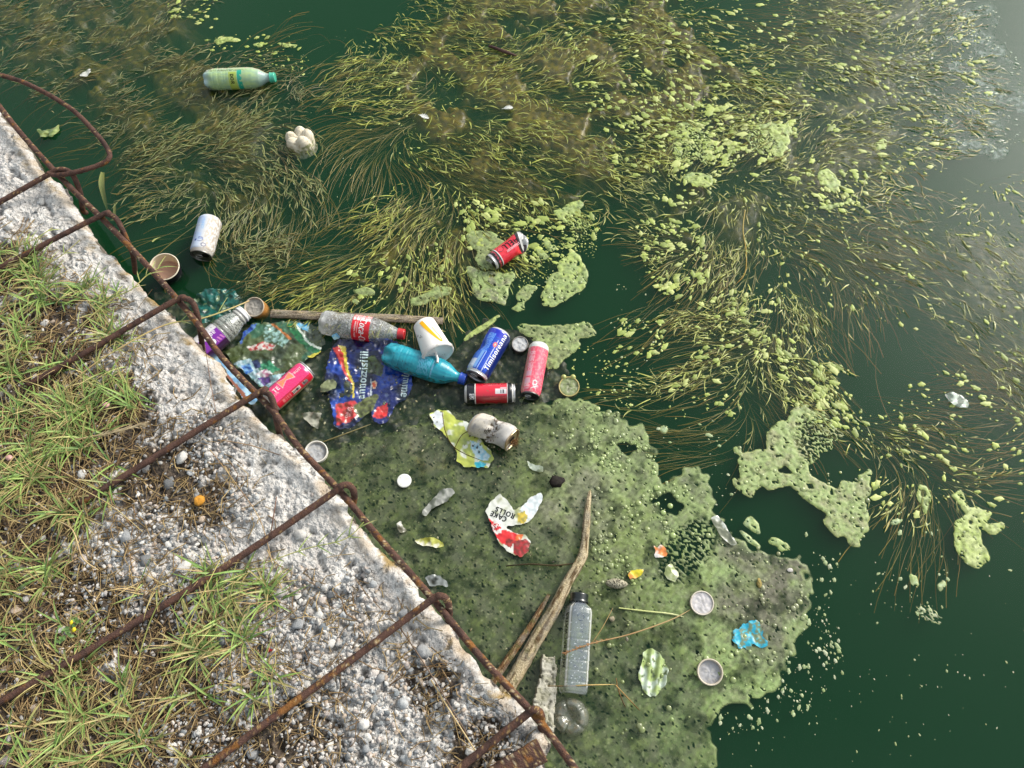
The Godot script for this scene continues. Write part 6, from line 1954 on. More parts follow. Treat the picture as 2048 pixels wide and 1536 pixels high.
func build_wrappers() -> void:
	# the blue bag
	var blue_h = func(x, z, _q):
		var d = smoothstep(-0.90, -1.01, z)
		return -0.0055 + d * 0.010 + folds(x, z, 3.0, 0.0085) + 0.010 * exp(-pow((x + 0.225) / 0.022, 2.0) - pow((z + 0.935) / 0.05, 2.0))
	var b = sheet("blue_bag", "crumpled dark blue snack bag with red corners and a red and yellow stripe", PackedVector2Array([Vector2(-0.459, -1.008), Vector2(-0.416, -1.012), Vector2(-0.346, -1.009), Vector2(-0.316, -1.006), Vector2(-0.305, -0.995), Vector2(-0.281, -0.961), Vector2(-0.263, -0.904), Vector2(-0.26, -0.871), Vector2(-0.268, -0.845), Vector2(-0.28, -0.831), Vector2(-0.301, -0.818), Vector2(-0.309, -0.79), Vector2(-0.318, -0.77), Vector2(-0.334, -0.764), Vector2(-0.351, -0.772), Vector2(-0.357, -0.787), Vector2(-0.361, -0.801), Vector2(-0.38, -0.784), Vector2(-0.392, -0.772), Vector2(-0.406, -0.758), Vector2(-0.437, -0.75), Vector2(-0.452, -0.762), Vector2(-0.458, -0.795), Vector2(-0.47, -0.831), Vector2(-0.487, -0.868), Vector2(-0.49, -0.895), Vector2(-0.487, -0.941), Vector2(-0.476, -0.986)]), blue_h, func(x, z, _q):
		var c = rgb(16, 34, 108).lerp(rgb(9, 16, 52), smoothstep(-0.2, 0.3, fbm.get_noise_2d(x * 6.0, z * 6.0))).lerp(rgb(24, 66, 168), smoothstep(0.1, 0.4, fbm.get_noise_2d(x * 7.0 + 5.0, z * 7.0)))
		return c.lerp(rgb(110, 126, 156), smoothstep(0.42, 0.55, nf(x, z, 34.0)) * 0.4), [
		[[Vector2(-0.459, -1.004), Vector2(-0.415, -1.009), Vector2(-0.345, -1.006), Vector2(-0.313, -1.001), Vector2(-0.317, -0.979), Vector2(-0.377, -0.973), Vector2(-0.442, -0.958), Vector2(-0.463, -0.973)], rgb(12, 20, 62), rgb(18, 34, 92)],
		[[Vector2(-0.425, -0.916), Vector2(-0.405, -0.922), Vector2(-0.395, -0.901), Vector2(-0.407, -0.884), Vector2(-0.423, -0.89)], rgb(22, 60, 150), rgb(16, 40, 110)],
		[[Vector2(-0.34, -0.901), Vector2(-0.294, -0.913), Vector2(-0.284, -0.887), Vector2(-0.304, -0.872), Vector2(-0.333, -0.878)], rgb(22, 66, 172), rgb(16, 40, 120)],
		[[Vector2(-0.46, -0.988), Vector2(-0.443, -0.989), Vector2(-0.434, -0.937), Vector2(-0.428, -0.916), Vector2(-0.412, -0.881), Vector2(-0.407, -0.839), Vector2(-0.411, -0.839), Vector2(-0.417, -0.881), Vector2(-0.436, -0.916), Vector2(-0.442, -0.937), Vector2(-0.447, -0.965)], rgb(226, 206, 74)],
		[[Vector2(-0.475, -0.98), Vector2(-0.46, -0.986), Vector2(-0.447, -0.965), Vector2(-0.442, -0.937), Vector2(-0.436, -0.916), Vector2(-0.417, -0.881), Vector2(-0.423, -0.887), Vector2(-0.441, -0.91), Vector2(-0.455, -0.941)], rgb(206, 60, 52)],
		[[Vector2(-0.454, -0.822), Vector2(-0.407, -0.831), Vector2(-0.393, -0.815), Vector2(-0.398, -0.79), Vector2(-0.41, -0.773), Vector2(-0.445, -0.762)], rgb(216, 58, 62), rgb(170, 70, 54)],
		[[Vector2(-0.356, -0.787), Vector2(-0.345, -0.812), Vector2(-0.322, -0.825), Vector2(-0.317, -0.787), Vector2(-0.34, -0.779)], rgb(220, 56, 58)],
		[[Vector2(-0.369, -0.887), Vector2(-0.355, -0.887), Vector2(-0.352, -0.878), Vector2(-0.357, -0.866), Vector2(-0.362, -0.868), Vector2(-0.37, -0.878)], rgb(240, 200, 160)],
		[[Vector2(-0.365, -0.884), Vector2(-0.357, -0.884), Vector2(-0.355, -0.876), Vector2(-0.359, -0.871), Vector2(-0.363, -0.872), Vector2(-0.366, -0.878)], rgb(216, 90, 50)],
		[[Vector2(-0.371, -0.895), Vector2(-0.367, -0.895), Vector2(-0.363, -0.846), Vector2(-0.366, -0.846)], rgb(206, 216, 226)],
		[[Vector2(-0.399, -0.946), Vector2(-0.366, -0.961), Vector2(-0.337, -0.928), Vector2(-0.343, -0.901), Vector2(-0.372, -0.91), Vector2(-0.389, -0.919)], rgb(74, 92, 48), rgb(44, 58, 34)],
		[[Vector2(-0.441, -0.887), Vector2(-0.425, -0.884), Vector2(-0.412, -0.858), Vector2(-0.418, -0.838), Vector2(-0.435, -0.849)], rgb(84, 92, 62), rgb(40, 56, 70)],
		[[Vector2(-0.408, -0.815), Vector2(-0.379, -0.838), Vector2(-0.357, -0.849), Vector2(-0.344, -0.846), Vector2(-0.35, -0.824), Vector2(-0.358, -0.801), Vector2(-0.37, -0.787), Vector2(-0.388, -0.784), Vector2(-0.401, -0.795)], rgb(118, 126, 70), rgb(86, 90, 56)]], M.film, "bag")
	lay(b, letters("annozzisiiii", 0.0195, true, false, 0.0, 0.95), Vector2(-0.39, -0.903), -PI * 0.5, blue_h, rgb(196, 218, 222))
	lay(b, letters("nmme", 0.019, true, false, 0.0, 0.9), Vector2(-0.277, -0.878), PI * 0.52, blue_h, rgb(196, 218, 222))
	lay(b, letters("crispy", 0.008, true), Vector2(-0.422, -0.798), -PI * 0.44, blue_h, rgb(240, 190, 190))
	lay(b, letters("snack", 0.008, false), Vector2(-0.413, -0.8), -PI * 0.44, blue_h, rgb(240, 190, 190))

	# the many coloured bag beside the quay
	var many_h = func(x, z, _q): return -0.002 + folds(x, z, 11.0, 0.007)
	sheet("printed_bag", "slimy printed plastic bag with a green band and little pictures", PackedVector2Array([Vector2(-0.732, -0.989), Vector2(-0.724, -1.031), Vector2(-0.704, -1.059), Vector2(-0.651, -1.065), Vector2(-0.586, -1.066), Vector2(-0.543, -1.062), Vector2(-0.513, -1.034), Vector2(-0.498, -1.003), Vector2(-0.509, -0.973), Vector2(-0.531, -0.953), Vector2(-0.558, -0.934), Vector2(-0.596, -0.913), Vector2(-0.609, -0.885), Vector2(-0.635, -0.865), Vector2(-0.659, -0.872), Vector2(-0.699, -0.91), Vector2(-0.739, -0.937), Vector2(-0.762, -0.973)]), many_h, func(x, z, _q):
		var c = rgb(84, 98, 56).lerp(rgb(50, 62, 40), smoothstep(-0.2, 0.3, fbm.get_noise_2d(x * 7.0, z * 7.0))).lerp(rgb(56, 104, 76), smoothstep(0.2, 0.45, fbm.get_noise_2d(x * 7.0 + 9.0, z * 7.0)))
		return c.lerp(rgb(176, 190, 160), smoothstep(0.46, 0.6, nf(x, z, 30.0)) * 0.5), [
		[[Vector2(-0.731, -1.006), Vector2(-0.727, -1.034), Vector2(-0.703, -1.056), Vector2(-0.69, -1.059), Vector2(-0.696, -1.04), Vector2(-0.717, -1.018), Vector2(-0.724, -0.994)], rgb(40, 72, 168), rgb(90, 130, 190)],
		[[Vector2(-0.671, -1.04), Vector2(-0.656, -1.062), Vector2(-0.632, -1.046), Vector2(-0.608, -1.028), Vector2(-0.595, -1.009), Vector2(-0.61, -0.985), Vector2(-0.637, -1.003), Vector2(-0.661, -1.003)], rgb(150, 188, 182), rgb(70, 96, 70)],
		[[Vector2(-0.656, -1.062), Vector2(-0.647, -1.062), Vector2(-0.59, -1.012), Vector2(-0.595, -1.008)], rgb(196, 120, 60)],
		[[Vector2(-0.611, -1.056), Vector2(-0.585, -1.059), Vector2(-0.54, -1.003), Vector2(-0.506, -0.979), Vector2(-0.514, -0.961), Vector2(-0.546, -0.979), Vector2(-0.582, -1.015)], rgb(34, 120, 66), rgb(24, 90, 52)],
		[[Vector2(-0.588, -1.062), Vector2(-0.55, -1.062), Vector2(-0.549, -1.034), Vector2(-0.572, -1.046)], rgb(70, 168, 222), rgb(140, 190, 210)],
		[[Vector2(-0.59, -1.059), Vector2(-0.585, -1.06), Vector2(-0.543, -1.003), Vector2(-0.506, -0.982), Vector2(-0.507, -0.976), Vector2(-0.542, -0.994)], rgb(216, 226, 214)],
		[[Vector2(-0.541, -0.958), Vector2(-0.505, -0.976), Vector2(-0.509, -0.961), Vector2(-0.532, -0.949)], rgb(206, 196, 70)],
		[[Vector2(-0.707, -0.988), Vector2(-0.664, -1.003), Vector2(-0.63, -0.994), Vector2(-0.633, -0.979), Vector2(-0.671, -0.979), Vector2(-0.697, -0.976)], rgb(206, 202, 196), rgb(176, 60, 56)],
		[[Vector2(-0.736, -0.937), Vector2(-0.694, -0.955), Vector2(-0.662, -0.916), Vector2(-0.627, -0.901), Vector2(-0.596, -0.913), Vector2(-0.606, -0.89), Vector2(-0.634, -0.866), Vector2(-0.661, -0.875), Vector2(-0.698, -0.913)], rgb(176, 200, 210), rgb(120, 160, 170)],
		[[Vector2(-0.714, -0.932), Vector2(-0.694, -0.94), Vector2(-0.678, -0.913), Vector2(-0.698, -0.904)], rgb(40, 96, 176), rgb(110, 160, 210)],
		[[Vector2(-0.689, -0.947), Vector2(-0.672, -0.95), Vector2(-0.659, -0.926), Vector2(-0.674, -0.922)], rgb(30, 44, 92)],
		[[Vector2(-0.665, -0.937), Vector2(-0.64, -0.946), Vector2(-0.61, -0.919), Vector2(-0.634, -0.907), Vector2(-0.654, -0.916)], rgb(30, 120, 84), rgb(70, 150, 110)],
		[[Vector2(-0.672, -0.907), Vector2(-0.647, -0.922), Vector2(-0.626, -0.907), Vector2(-0.651, -0.895)], rgb(212, 212, 216), rgb(170, 110, 140)],
		[[Vector2(-0.664, -0.894), Vector2(-0.636, -0.901), Vector2(-0.628, -0.887), Vector2(-0.645, -0.872)], rgb(84, 50, 130), rgb(50, 40, 80)]], M.film, "bag", 0.006)
	var strip = sheet("light_blue_wrapper", "light blue wrapper edged red brown wedged against the quay", PackedVector2Array([Vector2(-0.799, -0.967), Vector2(-0.778, -0.959), Vector2(-0.727, -0.913), Vector2(-0.675, -0.862), Vector2(-0.65, -0.832), Vector2(-0.658, -0.815), Vector2(-0.682, -0.824), Vector2(-0.72, -0.868), Vector2(-0.76, -0.916)]), func(x, z, _q): return 0.006 + folds(x, z, 4.0, 0.004), func(x, z, _q): return rgb(126, 176, 216).lerp(rgb(166, 200, 222), smoothstep(-0.1, 0.4, nf(x, z, 30.0))), [
		[[Vector2(-0.768, -0.922), Vector2(-0.76, -0.922), Vector2(-0.675, -0.832), Vector2(-0.682, -0.824)], rgb(150, 92, 70)], [[Vector2(-0.773, -0.919), Vector2(-0.765, -0.919), Vector2(-0.7, -0.843), Vector2(-0.716, -0.846)], rgb(30, 110, 60)]], M.film, "wrapper", 0.004)
	lay(strip, letters("minuni", 0.008, false), Vector2(-0.698, -0.878), 0.86, func(_x, _z, _q): return 0.012, rgb(60, 90, 130))

	# white and yellow green wrapper under the crumpled can
	var h = func(x, z, _q): return 0.001 + folds(x, z, 20.0, 0.0035)
	sheet("yellow_white_wrapper", "white and yellow green wrapper under the crumpled pale can", PackedVector2Array([Vector2(-0.212, -0.793), Vector2(-0.19, -0.804), Vector2(-0.161, -0.801), Vector2(-0.143, -0.779), Vector2(-0.112, -0.768), Vector2(-0.094, -0.746), Vector2(-0.073, -0.716), Vector2(-0.055, -0.694), Vector2(-0.045, -0.67), Vector2(-0.059, -0.647), Vector2(-0.092, -0.649), Vector2(-0.116, -0.647), Vector2(-0.137, -0.665), Vector2(-0.14, -0.694), Vector2(-0.161, -0.727), Vector2(-0.198, -0.762)]), h, func(x, z, _q): return rgb(198, 208, 92).lerp(rgb(158, 172, 84), smoothstep(-0.1, 0.4, fbm.get_noise_2d(x * 14.0, z * 14.0))).lerp(rgb(228, 232, 216), smoothstep(0.15, 0.45, nf(x, z, 30.0))), [
		[[Vector2(-0.207, -0.79), Vector2(-0.19, -0.802), Vector2(-0.176, -0.795), Vector2(-0.172, -0.759), Vector2(-0.185, -0.748), Vector2(-0.198, -0.765)], rgb(236, 240, 244)],
		[[Vector2(-0.125, -0.773), Vector2(-0.107, -0.762), Vector2(-0.093, -0.735), Vector2(-0.106, -0.732), Vector2(-0.119, -0.751)], rgb(228, 234, 226)],
		[[Vector2(-0.106, -0.721), Vector2(-0.08, -0.71), Vector2(-0.055, -0.678), Vector2(-0.06, -0.665), Vector2(-0.085, -0.67), Vector2(-0.1, -0.694)], rgb(214, 236, 242), rgb(150, 206, 226)],
		[[Vector2(-0.1, -0.708), Vector2(-0.095, -0.708), Vector2(-0.094, -0.702), Vector2(-0.099, -0.702)], rgb(24, 28, 30)],
		[[Vector2(-0.09, -0.702), Vector2(-0.085, -0.704), Vector2(-0.084, -0.698), Vector2(-0.089, -0.697)], rgb(24, 28, 30)],
		[[Vector2(-0.094, -0.66), Vector2(-0.079, -0.665), Vector2(-0.064, -0.657), Vector2(-0.072, -0.644), Vector2(-0.089, -0.647)], rgb(20, 180, 210), rgb(60, 200, 222)]], M.film, "wrapper", 0.004)

	# red and white cake wrapper
	var cake_h = func(x, z, _q): return 0.003 + folds(x, z, 31.0, 0.003)
	b = sheet("red_white_wrapper", "torn red and white cake wrapper with black letters stuck in the algae", PackedVector2Array([Vector2(-0.064, -0.537), Vector2(-0.049, -0.565), Vector2(-0.029, -0.58), Vector2(-0.015, -0.565), Vector2(0.007, -0.537), Vector2(0.027, -0.552), Vector2(0.046, -0.57), Vector2(0.068, -0.583), Vector2(0.075, -0.572), Vector2(0.063, -0.537), Vector2(0.041, -0.51), Vector2(0.019, -0.503), Vector2(-0.01, -0.5), Vector2(-0.017, -0.493), Vector2(0.014, -0.481), Vector2(0.031, -0.479), Vector2(0.045, -0.462), Vector2(0.038, -0.438), Vector2(0.021, -0.422), Vector2(0.005, -0.431), Vector2(-0.012, -0.44), Vector2(-0.028, -0.457), Vector2(-0.04, -0.479), Vector2(-0.053, -0.51)]), cake_h, func(x, z, _q): return rgb(226, 228, 220).lerp(rgb(150, 156, 96), smoothstep(0.0, 0.4, fbm.get_noise_2d(x * 16.0 + 7.0, z * 16.0)) * 0.9), [
		[[Vector2(0.019, -0.542), Vector2(0.046, -0.57), Vector2(0.068, -0.583), Vector2(0.075, -0.572), Vector2(0.063, -0.537), Vector2(0.041, -0.513), Vector2(0.024, -0.515)], rgb(226, 234, 238), rgb(206, 216, 220)],
		[[Vector2(0.012, -0.53), Vector2(0.031, -0.537), Vector2(0.038, -0.52), Vector2(0.029, -0.505), Vector2(0.014, -0.508)], rgb(216, 190, 70), rgb(170, 160, 80)],
		[[Vector2(-0.058, -0.52), Vector2(-0.045, -0.51), Vector2(-0.024, -0.491), Vector2(0.012, -0.481), Vector2(0.014, -0.467), Vector2(-0.005, -0.452), Vector2(-0.024, -0.455), Vector2(-0.04, -0.476), Vector2(-0.053, -0.503)], rgb(222, 40, 46)],
		[[Vector2(-0.014, -0.471), Vector2(0.005, -0.464), Vector2(-0.002, -0.445), Vector2(-0.017, -0.455)], rgb(120, 36, 26), rgb(180, 50, 40)],
		[[Vector2(0.012, -0.479), Vector2(0.029, -0.479), Vector2(0.019, -0.464), Vector2(0.007, -0.464)], rgb(226, 110, 50)],
		[[Vector2(0.002, -0.462), Vector2(0.031, -0.469), Vector2(0.045, -0.459), Vector2(0.038, -0.438), Vector2(0.021, -0.422), Vector2(0.005, -0.433)], rgb(124, 44, 34), rgb(170, 26, 36)],
		[[Vector2(-0.048, -0.503), Vector2(-0.041, -0.508), Vector2(-0.029, -0.505), Vector2(-0.023, -0.496), Vector2(-0.025, -0.483), Vector2(-0.036, -0.479), Vector2(-0.045, -0.486)], rgb(240, 234, 230)],
		[[Vector2(-0.045, -0.503), Vector2(-0.039, -0.507), Vector2(-0.03, -0.504), Vector2(-0.025, -0.496), Vector2(-0.027, -0.486), Vector2(-0.036, -0.481), Vector2(-0.043, -0.488)], rgb(206, 34, 46)],
		[[Vector2(-0.046, -0.491), Vector2(-0.036, -0.486), Vector2(-0.025, -0.496), Vector2(-0.024, -0.488), Vector2(-0.033, -0.479), Vector2(-0.043, -0.481)], rgb(240, 234, 230)]], M.film, "wrapper", 0.004)
	lay(b, letters("CAKE", 0.0125, true), Vector2(-0.032, -0.523), PI + 0.42, cake_h, rgb(22, 22, 24))
	lay(b, letters("ROLLS", 0.0125, true), Vector2(-0.016, -0.532), PI + 0.42, cake_h, rgb(22, 22, 24))
	lay(b, letters("DAY", 0.0075, true), Vector2(-0.038, -0.499), PI - 0.45, cake_h, rgb(246, 240, 238))

	# blue scrap in the outer mat
	sheet("turquoise_scrap", "shredded turquoise plastic half swallowed by the outer algae", PackedVector2Array([Vector2(0.495, -0.259), Vector2(0.515, -0.27), Vector2(0.539, -0.283), Vector2(0.559, -0.279), Vector2(0.562, -0.255), Vector2(0.57, -0.229), Vector2(0.557, -0.221), Vector2(0.537, -0.231), Vector2(0.528, -0.216), Vector2(0.504, -0.221), Vector2(0.492, -0.235)]), func(x, z, _q): return 0.0035 + folds(x, z, 43.0, 0.004), func(x, z, _q): return rgb(24, 158, 190).lerp(rgb(110, 128, 96), smoothstep(-0.12, 0.12, nf(x, z, 46.0) + 0.4 * nf(x, z, 140.0))).lerp(rgb(70, 200, 220), smoothstep(0.3, 0.5, nf(x + 2.0, z, 90.0))), [], M.film, "scrap", 0.008)
	# pale green crumpled wrapper low in the mat
	sheet("pale_green_wrapper", "long pale green crumpled wrapper, folded lengthwise, below the wax jar", PackedVector2Array([Vector2(0.291, -0.212), Vector2(0.308, -0.223), Vector2(0.325, -0.214), Vector2(0.339, -0.199), Vector2(0.344, -0.176), Vector2(0.335, -0.146), Vector2(0.313, -0.123), Vector2(0.298, -0.123), Vector2(0.284, -0.135), Vector2(0.277, -0.164)]), func(x, z, _q): return 0.0015 + 0.003 * sin((x * 0.95 + z * 0.2) * 330.0) + folds(x, z, 9.0, 0.002), func(x, z, _q): return rgb(160, 180, 110).lerp(rgb(208, 222, 204), smoothstep(-0.1, 0.35, nf(x, z, 26.0))).lerp(rgb(96, 112, 70), smoothstep(0.3, 0.5, nf(x + 7.0, z, 60.0))), [], M.film, "wrapper", 0.004)
	# smaller scraps
	var scraps = [
		["grey_film", "grey film scrap lying flat in the algae above the red and white wrapper's tail", [Vector2(-0.219, -0.527), Vector2(-0.196, -0.562), Vector2(-0.171, -0.59), Vector2(-0.144, -0.593), Vector2(-0.139, -0.58), Vector2(-0.155, -0.56), Vector2(-0.184, -0.547), Vector2(-0.207, -0.523)], rgb(156, 158, 152), rgb(98, 104, 90)],
		["silver_scrap", "folded silver grey scrap with a pointed corner below the bright pink can", [Vector2(-0.539, -0.793), Vector2(-0.514, -0.795), Vector2(-0.484, -0.793), Vector2(-0.489, -0.773), Vector2(-0.488, -0.748), Vector2(-0.504, -0.754), Vector2(-0.524, -0.773)], rgb(170, 170, 154), rgb(74, 78, 60)],
		["white_fold", "white folded scrap stained yellow, left of the red and white wrapper", [Vector2(-0.232, -0.464), Vector2(-0.211, -0.469), Vector2(-0.185, -0.471), Vector2(-0.161, -0.459), Vector2(-0.156, -0.45), Vector2(-0.179, -0.447), Vector2(-0.205, -0.452), Vector2(-0.222, -0.457)], rgb(226, 224, 206), rgb(176, 178, 76)],
		["crinkled_foil", "dark crinkled foil scrap beside the bent bar over bare concrete", [Vector2(-0.202, -0.377), Vector2(-0.186, -0.384), Vector2(-0.167, -0.38), Vector2(-0.15, -0.366), Vector2(-0.148, -0.355), Vector2(-0.169, -0.359), Vector2(-0.189, -0.357)], rgb(140, 146, 146), rgb(52, 58, 54)],
		["torn_tag", "small torn white tag standing in the algae by the long bar", [Vector2(-0.275, -0.503), Vector2(-0.266, -0.513), Vector2(-0.258, -0.496), Vector2(-0.25, -0.488), Vector2(-0.266, -0.481), Vector2(-0.272, -0.491)], rgb(206, 206, 196), rgb(110, 108, 90)],
		["clear_shred", "clear shred of film just below the crumpled can's roots", [Vector2(0.035, -0.665), Vector2(0.052, -0.655), Vector2(0.074, -0.649), Vector2(0.079, -0.636), Vector2(0.062, -0.634), Vector2(0.044, -0.644)], rgb(170, 182, 166), rgb(110, 120, 92)],
		["white_crumb_scrap", "whitish soft scrap near the orange petal", [Vector2(0.357, -0.403), Vector2(0.372, -0.41), Vector2(0.382, -0.396), Vector2(0.387, -0.38), Vector2(0.377, -0.368), Vector2(0.361, -0.373), Vector2(0.353, -0.387)], rgb(206, 210, 176), rgb(150, 162, 104)],
		["orange_petal", "orange and white flower scrap on the algae", [Vector2(0.331, -0.459), Vector2(0.34, -0.447), Vector2(0.35, -0.455), Vector2(0.361, -0.445), Vector2(0.364, -0.429), Vector2(0.352, -0.422), Vector2(0.333, -0.424), Vector2(0.337, -0.44)], rgb(240, 236, 230), rgb(232, 140, 70)],
		["yellow_leaf", "small yellow and orange leaf beside the speckled cone", [Vector2(0.267, -0.382), Vector2(0.275, -0.391), Vector2(0.291, -0.398), Vector2(0.307, -0.394), Vector2(0.299, -0.382), Vector2(0.283, -0.375), Vector2(0.271, -0.373)], rgb(222, 206, 40), rgb(226, 140, 84)],
		["foam_scrap", "weathered white foam scrap on the mat's shoulder", [Vector2(0.475, -0.518), Vector2(0.49, -0.525), Vector2(0.507, -0.503), Vector2(0.52, -0.474), Vector2(0.532, -0.455), Vector2(0.517, -0.452), Vector2(0.498, -0.467), Vector2(0.486, -0.491)], rgb(206, 210, 200), rgb(120, 124, 104)],
		["folded_leaf_packet", "yellow green folded leaf floating beside the quay under the wide loop", [Vector2(-1.47, -1.751), Vector2(-1.462, -1.755), Vector2(-1.454, -1.747), Vector2(-1.417, -1.759), Vector2(-1.406, -1.772), Vector2(-1.402, -1.743), Vector2(-1.413, -1.722), Vector2(-1.453, -1.722)], rgb(150, 166, 96), rgb(104, 124, 70)],
		["white_tuft", "tiny white torn scrap caught in combed weed", [Vector2(-1.398, -1.987), Vector2(-1.382, -2), Vector2(-1.369, -2.014), Vector2(-1.361, -1.996), Vector2(-1.37, -1.978), Vector2(-1.393, -1.978)], rgb(206, 208, 200), rgb(140, 146, 130)],
		["blue_shred", "small sky blue shred beside the red labelled bottle", [Vector2(-0.486, -1.018), Vector2(-0.468, -1.028), Vector2(-0.459, -1.015), Vector2(-0.474, -1.006)], rgb(70, 160, 214), rgb(150, 190, 200)],
		["rolled_green_scrap", "olive green rolled scrap on the blue bag's edge", [Vector2(-0.499, -0.869), Vector2(-0.485, -0.884), Vector2(-0.465, -0.89), Vector2(-0.453, -0.875), Vector2(-0.457, -0.861), Vector2(-0.476, -0.852), Vector2(-0.492, -0.849)], rgb(128, 136, 96), rgb(80, 86, 58)],
	]
	var n = 0.0
	for s in scraps:
		n += 3.7
		var k = n
		var a: Color = s[3]
		var z2: Color = s[4]
		sheet(s[0], s[1], PackedVector2Array(s[2]), func(x, z, _q): return 0.0045 + folds(x, z, k, 0.0055), func(x, z, _q): return a.lerp(z2, smoothstep(-0.12, 0.22, fbm.get_noise_2d(x * 22.0 + k, z * 22.0))), [], M.film, "scrap", 0.003, 0.0022)
	# clear scrap far to the side
	sheet("clear_scrap", "crumpled clear scrap of plastic floating in thin weed far from the quay", PackedVector2Array([Vector2(1.117, -0.846), Vector2(1.134, -0.852), Vector2(1.158, -0.843), Vector2(1.173, -0.824), Vector2(1.17, -0.809), Vector2(1.146, -0.807), Vector2(1.126, -0.821)]), func(x, z, _q): return 0.004 + folds(x, z, 8.0, 0.005), func(x, z, _q): return fade(rgb(220, 230, 216), clampf(0.30 + 0.7 * smoothstep(-0.1, 0.4, nf(x, z, 50.0)), 0.0, 0.9)), [], M.clear_film, "scrap")
	# teal bag sunk by the quay
	sheet("sunken_teal_bag", "teal plastic bag sunk under water beside the black cup", PackedVector2Array([Vector2(-0.894, -1.119), Vector2(-0.882, -1.161), Vector2(-0.84, -1.187), Vector2(-0.789, -1.184), Vector2(-0.748, -1.154), Vector2(-0.736, -1.125), Vector2(-0.754, -1.087), Vector2(-0.791, -1.059), Vector2(-0.832, -1.062), Vector2(-0.869, -1.071)]), func(x, z, _q): return -0.022 + folds(x, z, 15.0, 0.012), func(x, z, _q): return rgb(20, 116, 112).lerp(rgb(10, 60, 62), smoothstep(-0.1, 0.3, nf(x, z, 30.0))).lerp(rgb(176, 196, 150), smoothstep(0.34, 0.5, nf(x + 5.0, z, 40.0) + 0.2 * smoothstep(-1.10, -1.04, z))), [], M.film, "bag", 0.008)


# ---------------------------------------------------------------- wood, stems and twigs

func log_mesh(pts: PackedVector3Array, radii: PackedFloat32Array, light: Color, dark: Color, squash: float, s: float) -> ArrayMesh:
	var path = smooth_path(pts, 24)
	var n = path.size()
	var rr = PackedFloat32Array()
	for k in n:
		var t = float(k) / (n - 1) * (radii.size() - 1)
		var i = mini(int(t), radii.size() - 2)
		rr.append(lerpf(radii[i], radii[i + 1], t - i))
	var mb = MB.new()
	mb.tube(path, rr, 24, painted(n, light), squash)
	for k in mb.v.size():
		var ring = mini(k / 24, n - 1)
		var a = float(k % 24)
		var d = (mb.v[k] - path[ring])
		var along = float(ring) / n
		var grain = nf(a * 1.7 + s, along * 5.0, 1.0) + 0.5 * nf(a * 4.1, along * 22.0 + s, 1.0)
		mb.v[k] = path[ring] + d * (1.0 + 0.10 * grain + 0.10 * nz(path[ring] + Vector3(s, 0, 0), 16.0) + 0.10 * nz(path[ring] + d * 3.0 + Vector3(s, 0, 0), 45.0))
		var c = light.lerp(dark, smoothstep(0.0, 0.4, grain))
		c = c.lerp(rgb(150, 146, 136), smoothstep(0.0, 0.5, nz(mb.v[k] + Vector3(4, 0, 0), 18.0)) * 0.7)
		c = c.lerp(rgb(226, 206, 160), smoothstep(0.2, 0.6, nf(a * 2.3 + 5.0, along * 11.0, 1.0)) * 0.6)
		mb.c[k] = c.lerp(rgb(104, 110, 66), smoothstep(0.2, 0.5, nz(mb.v[k], 30.0)) * 0.6)
	return mb.mesh()


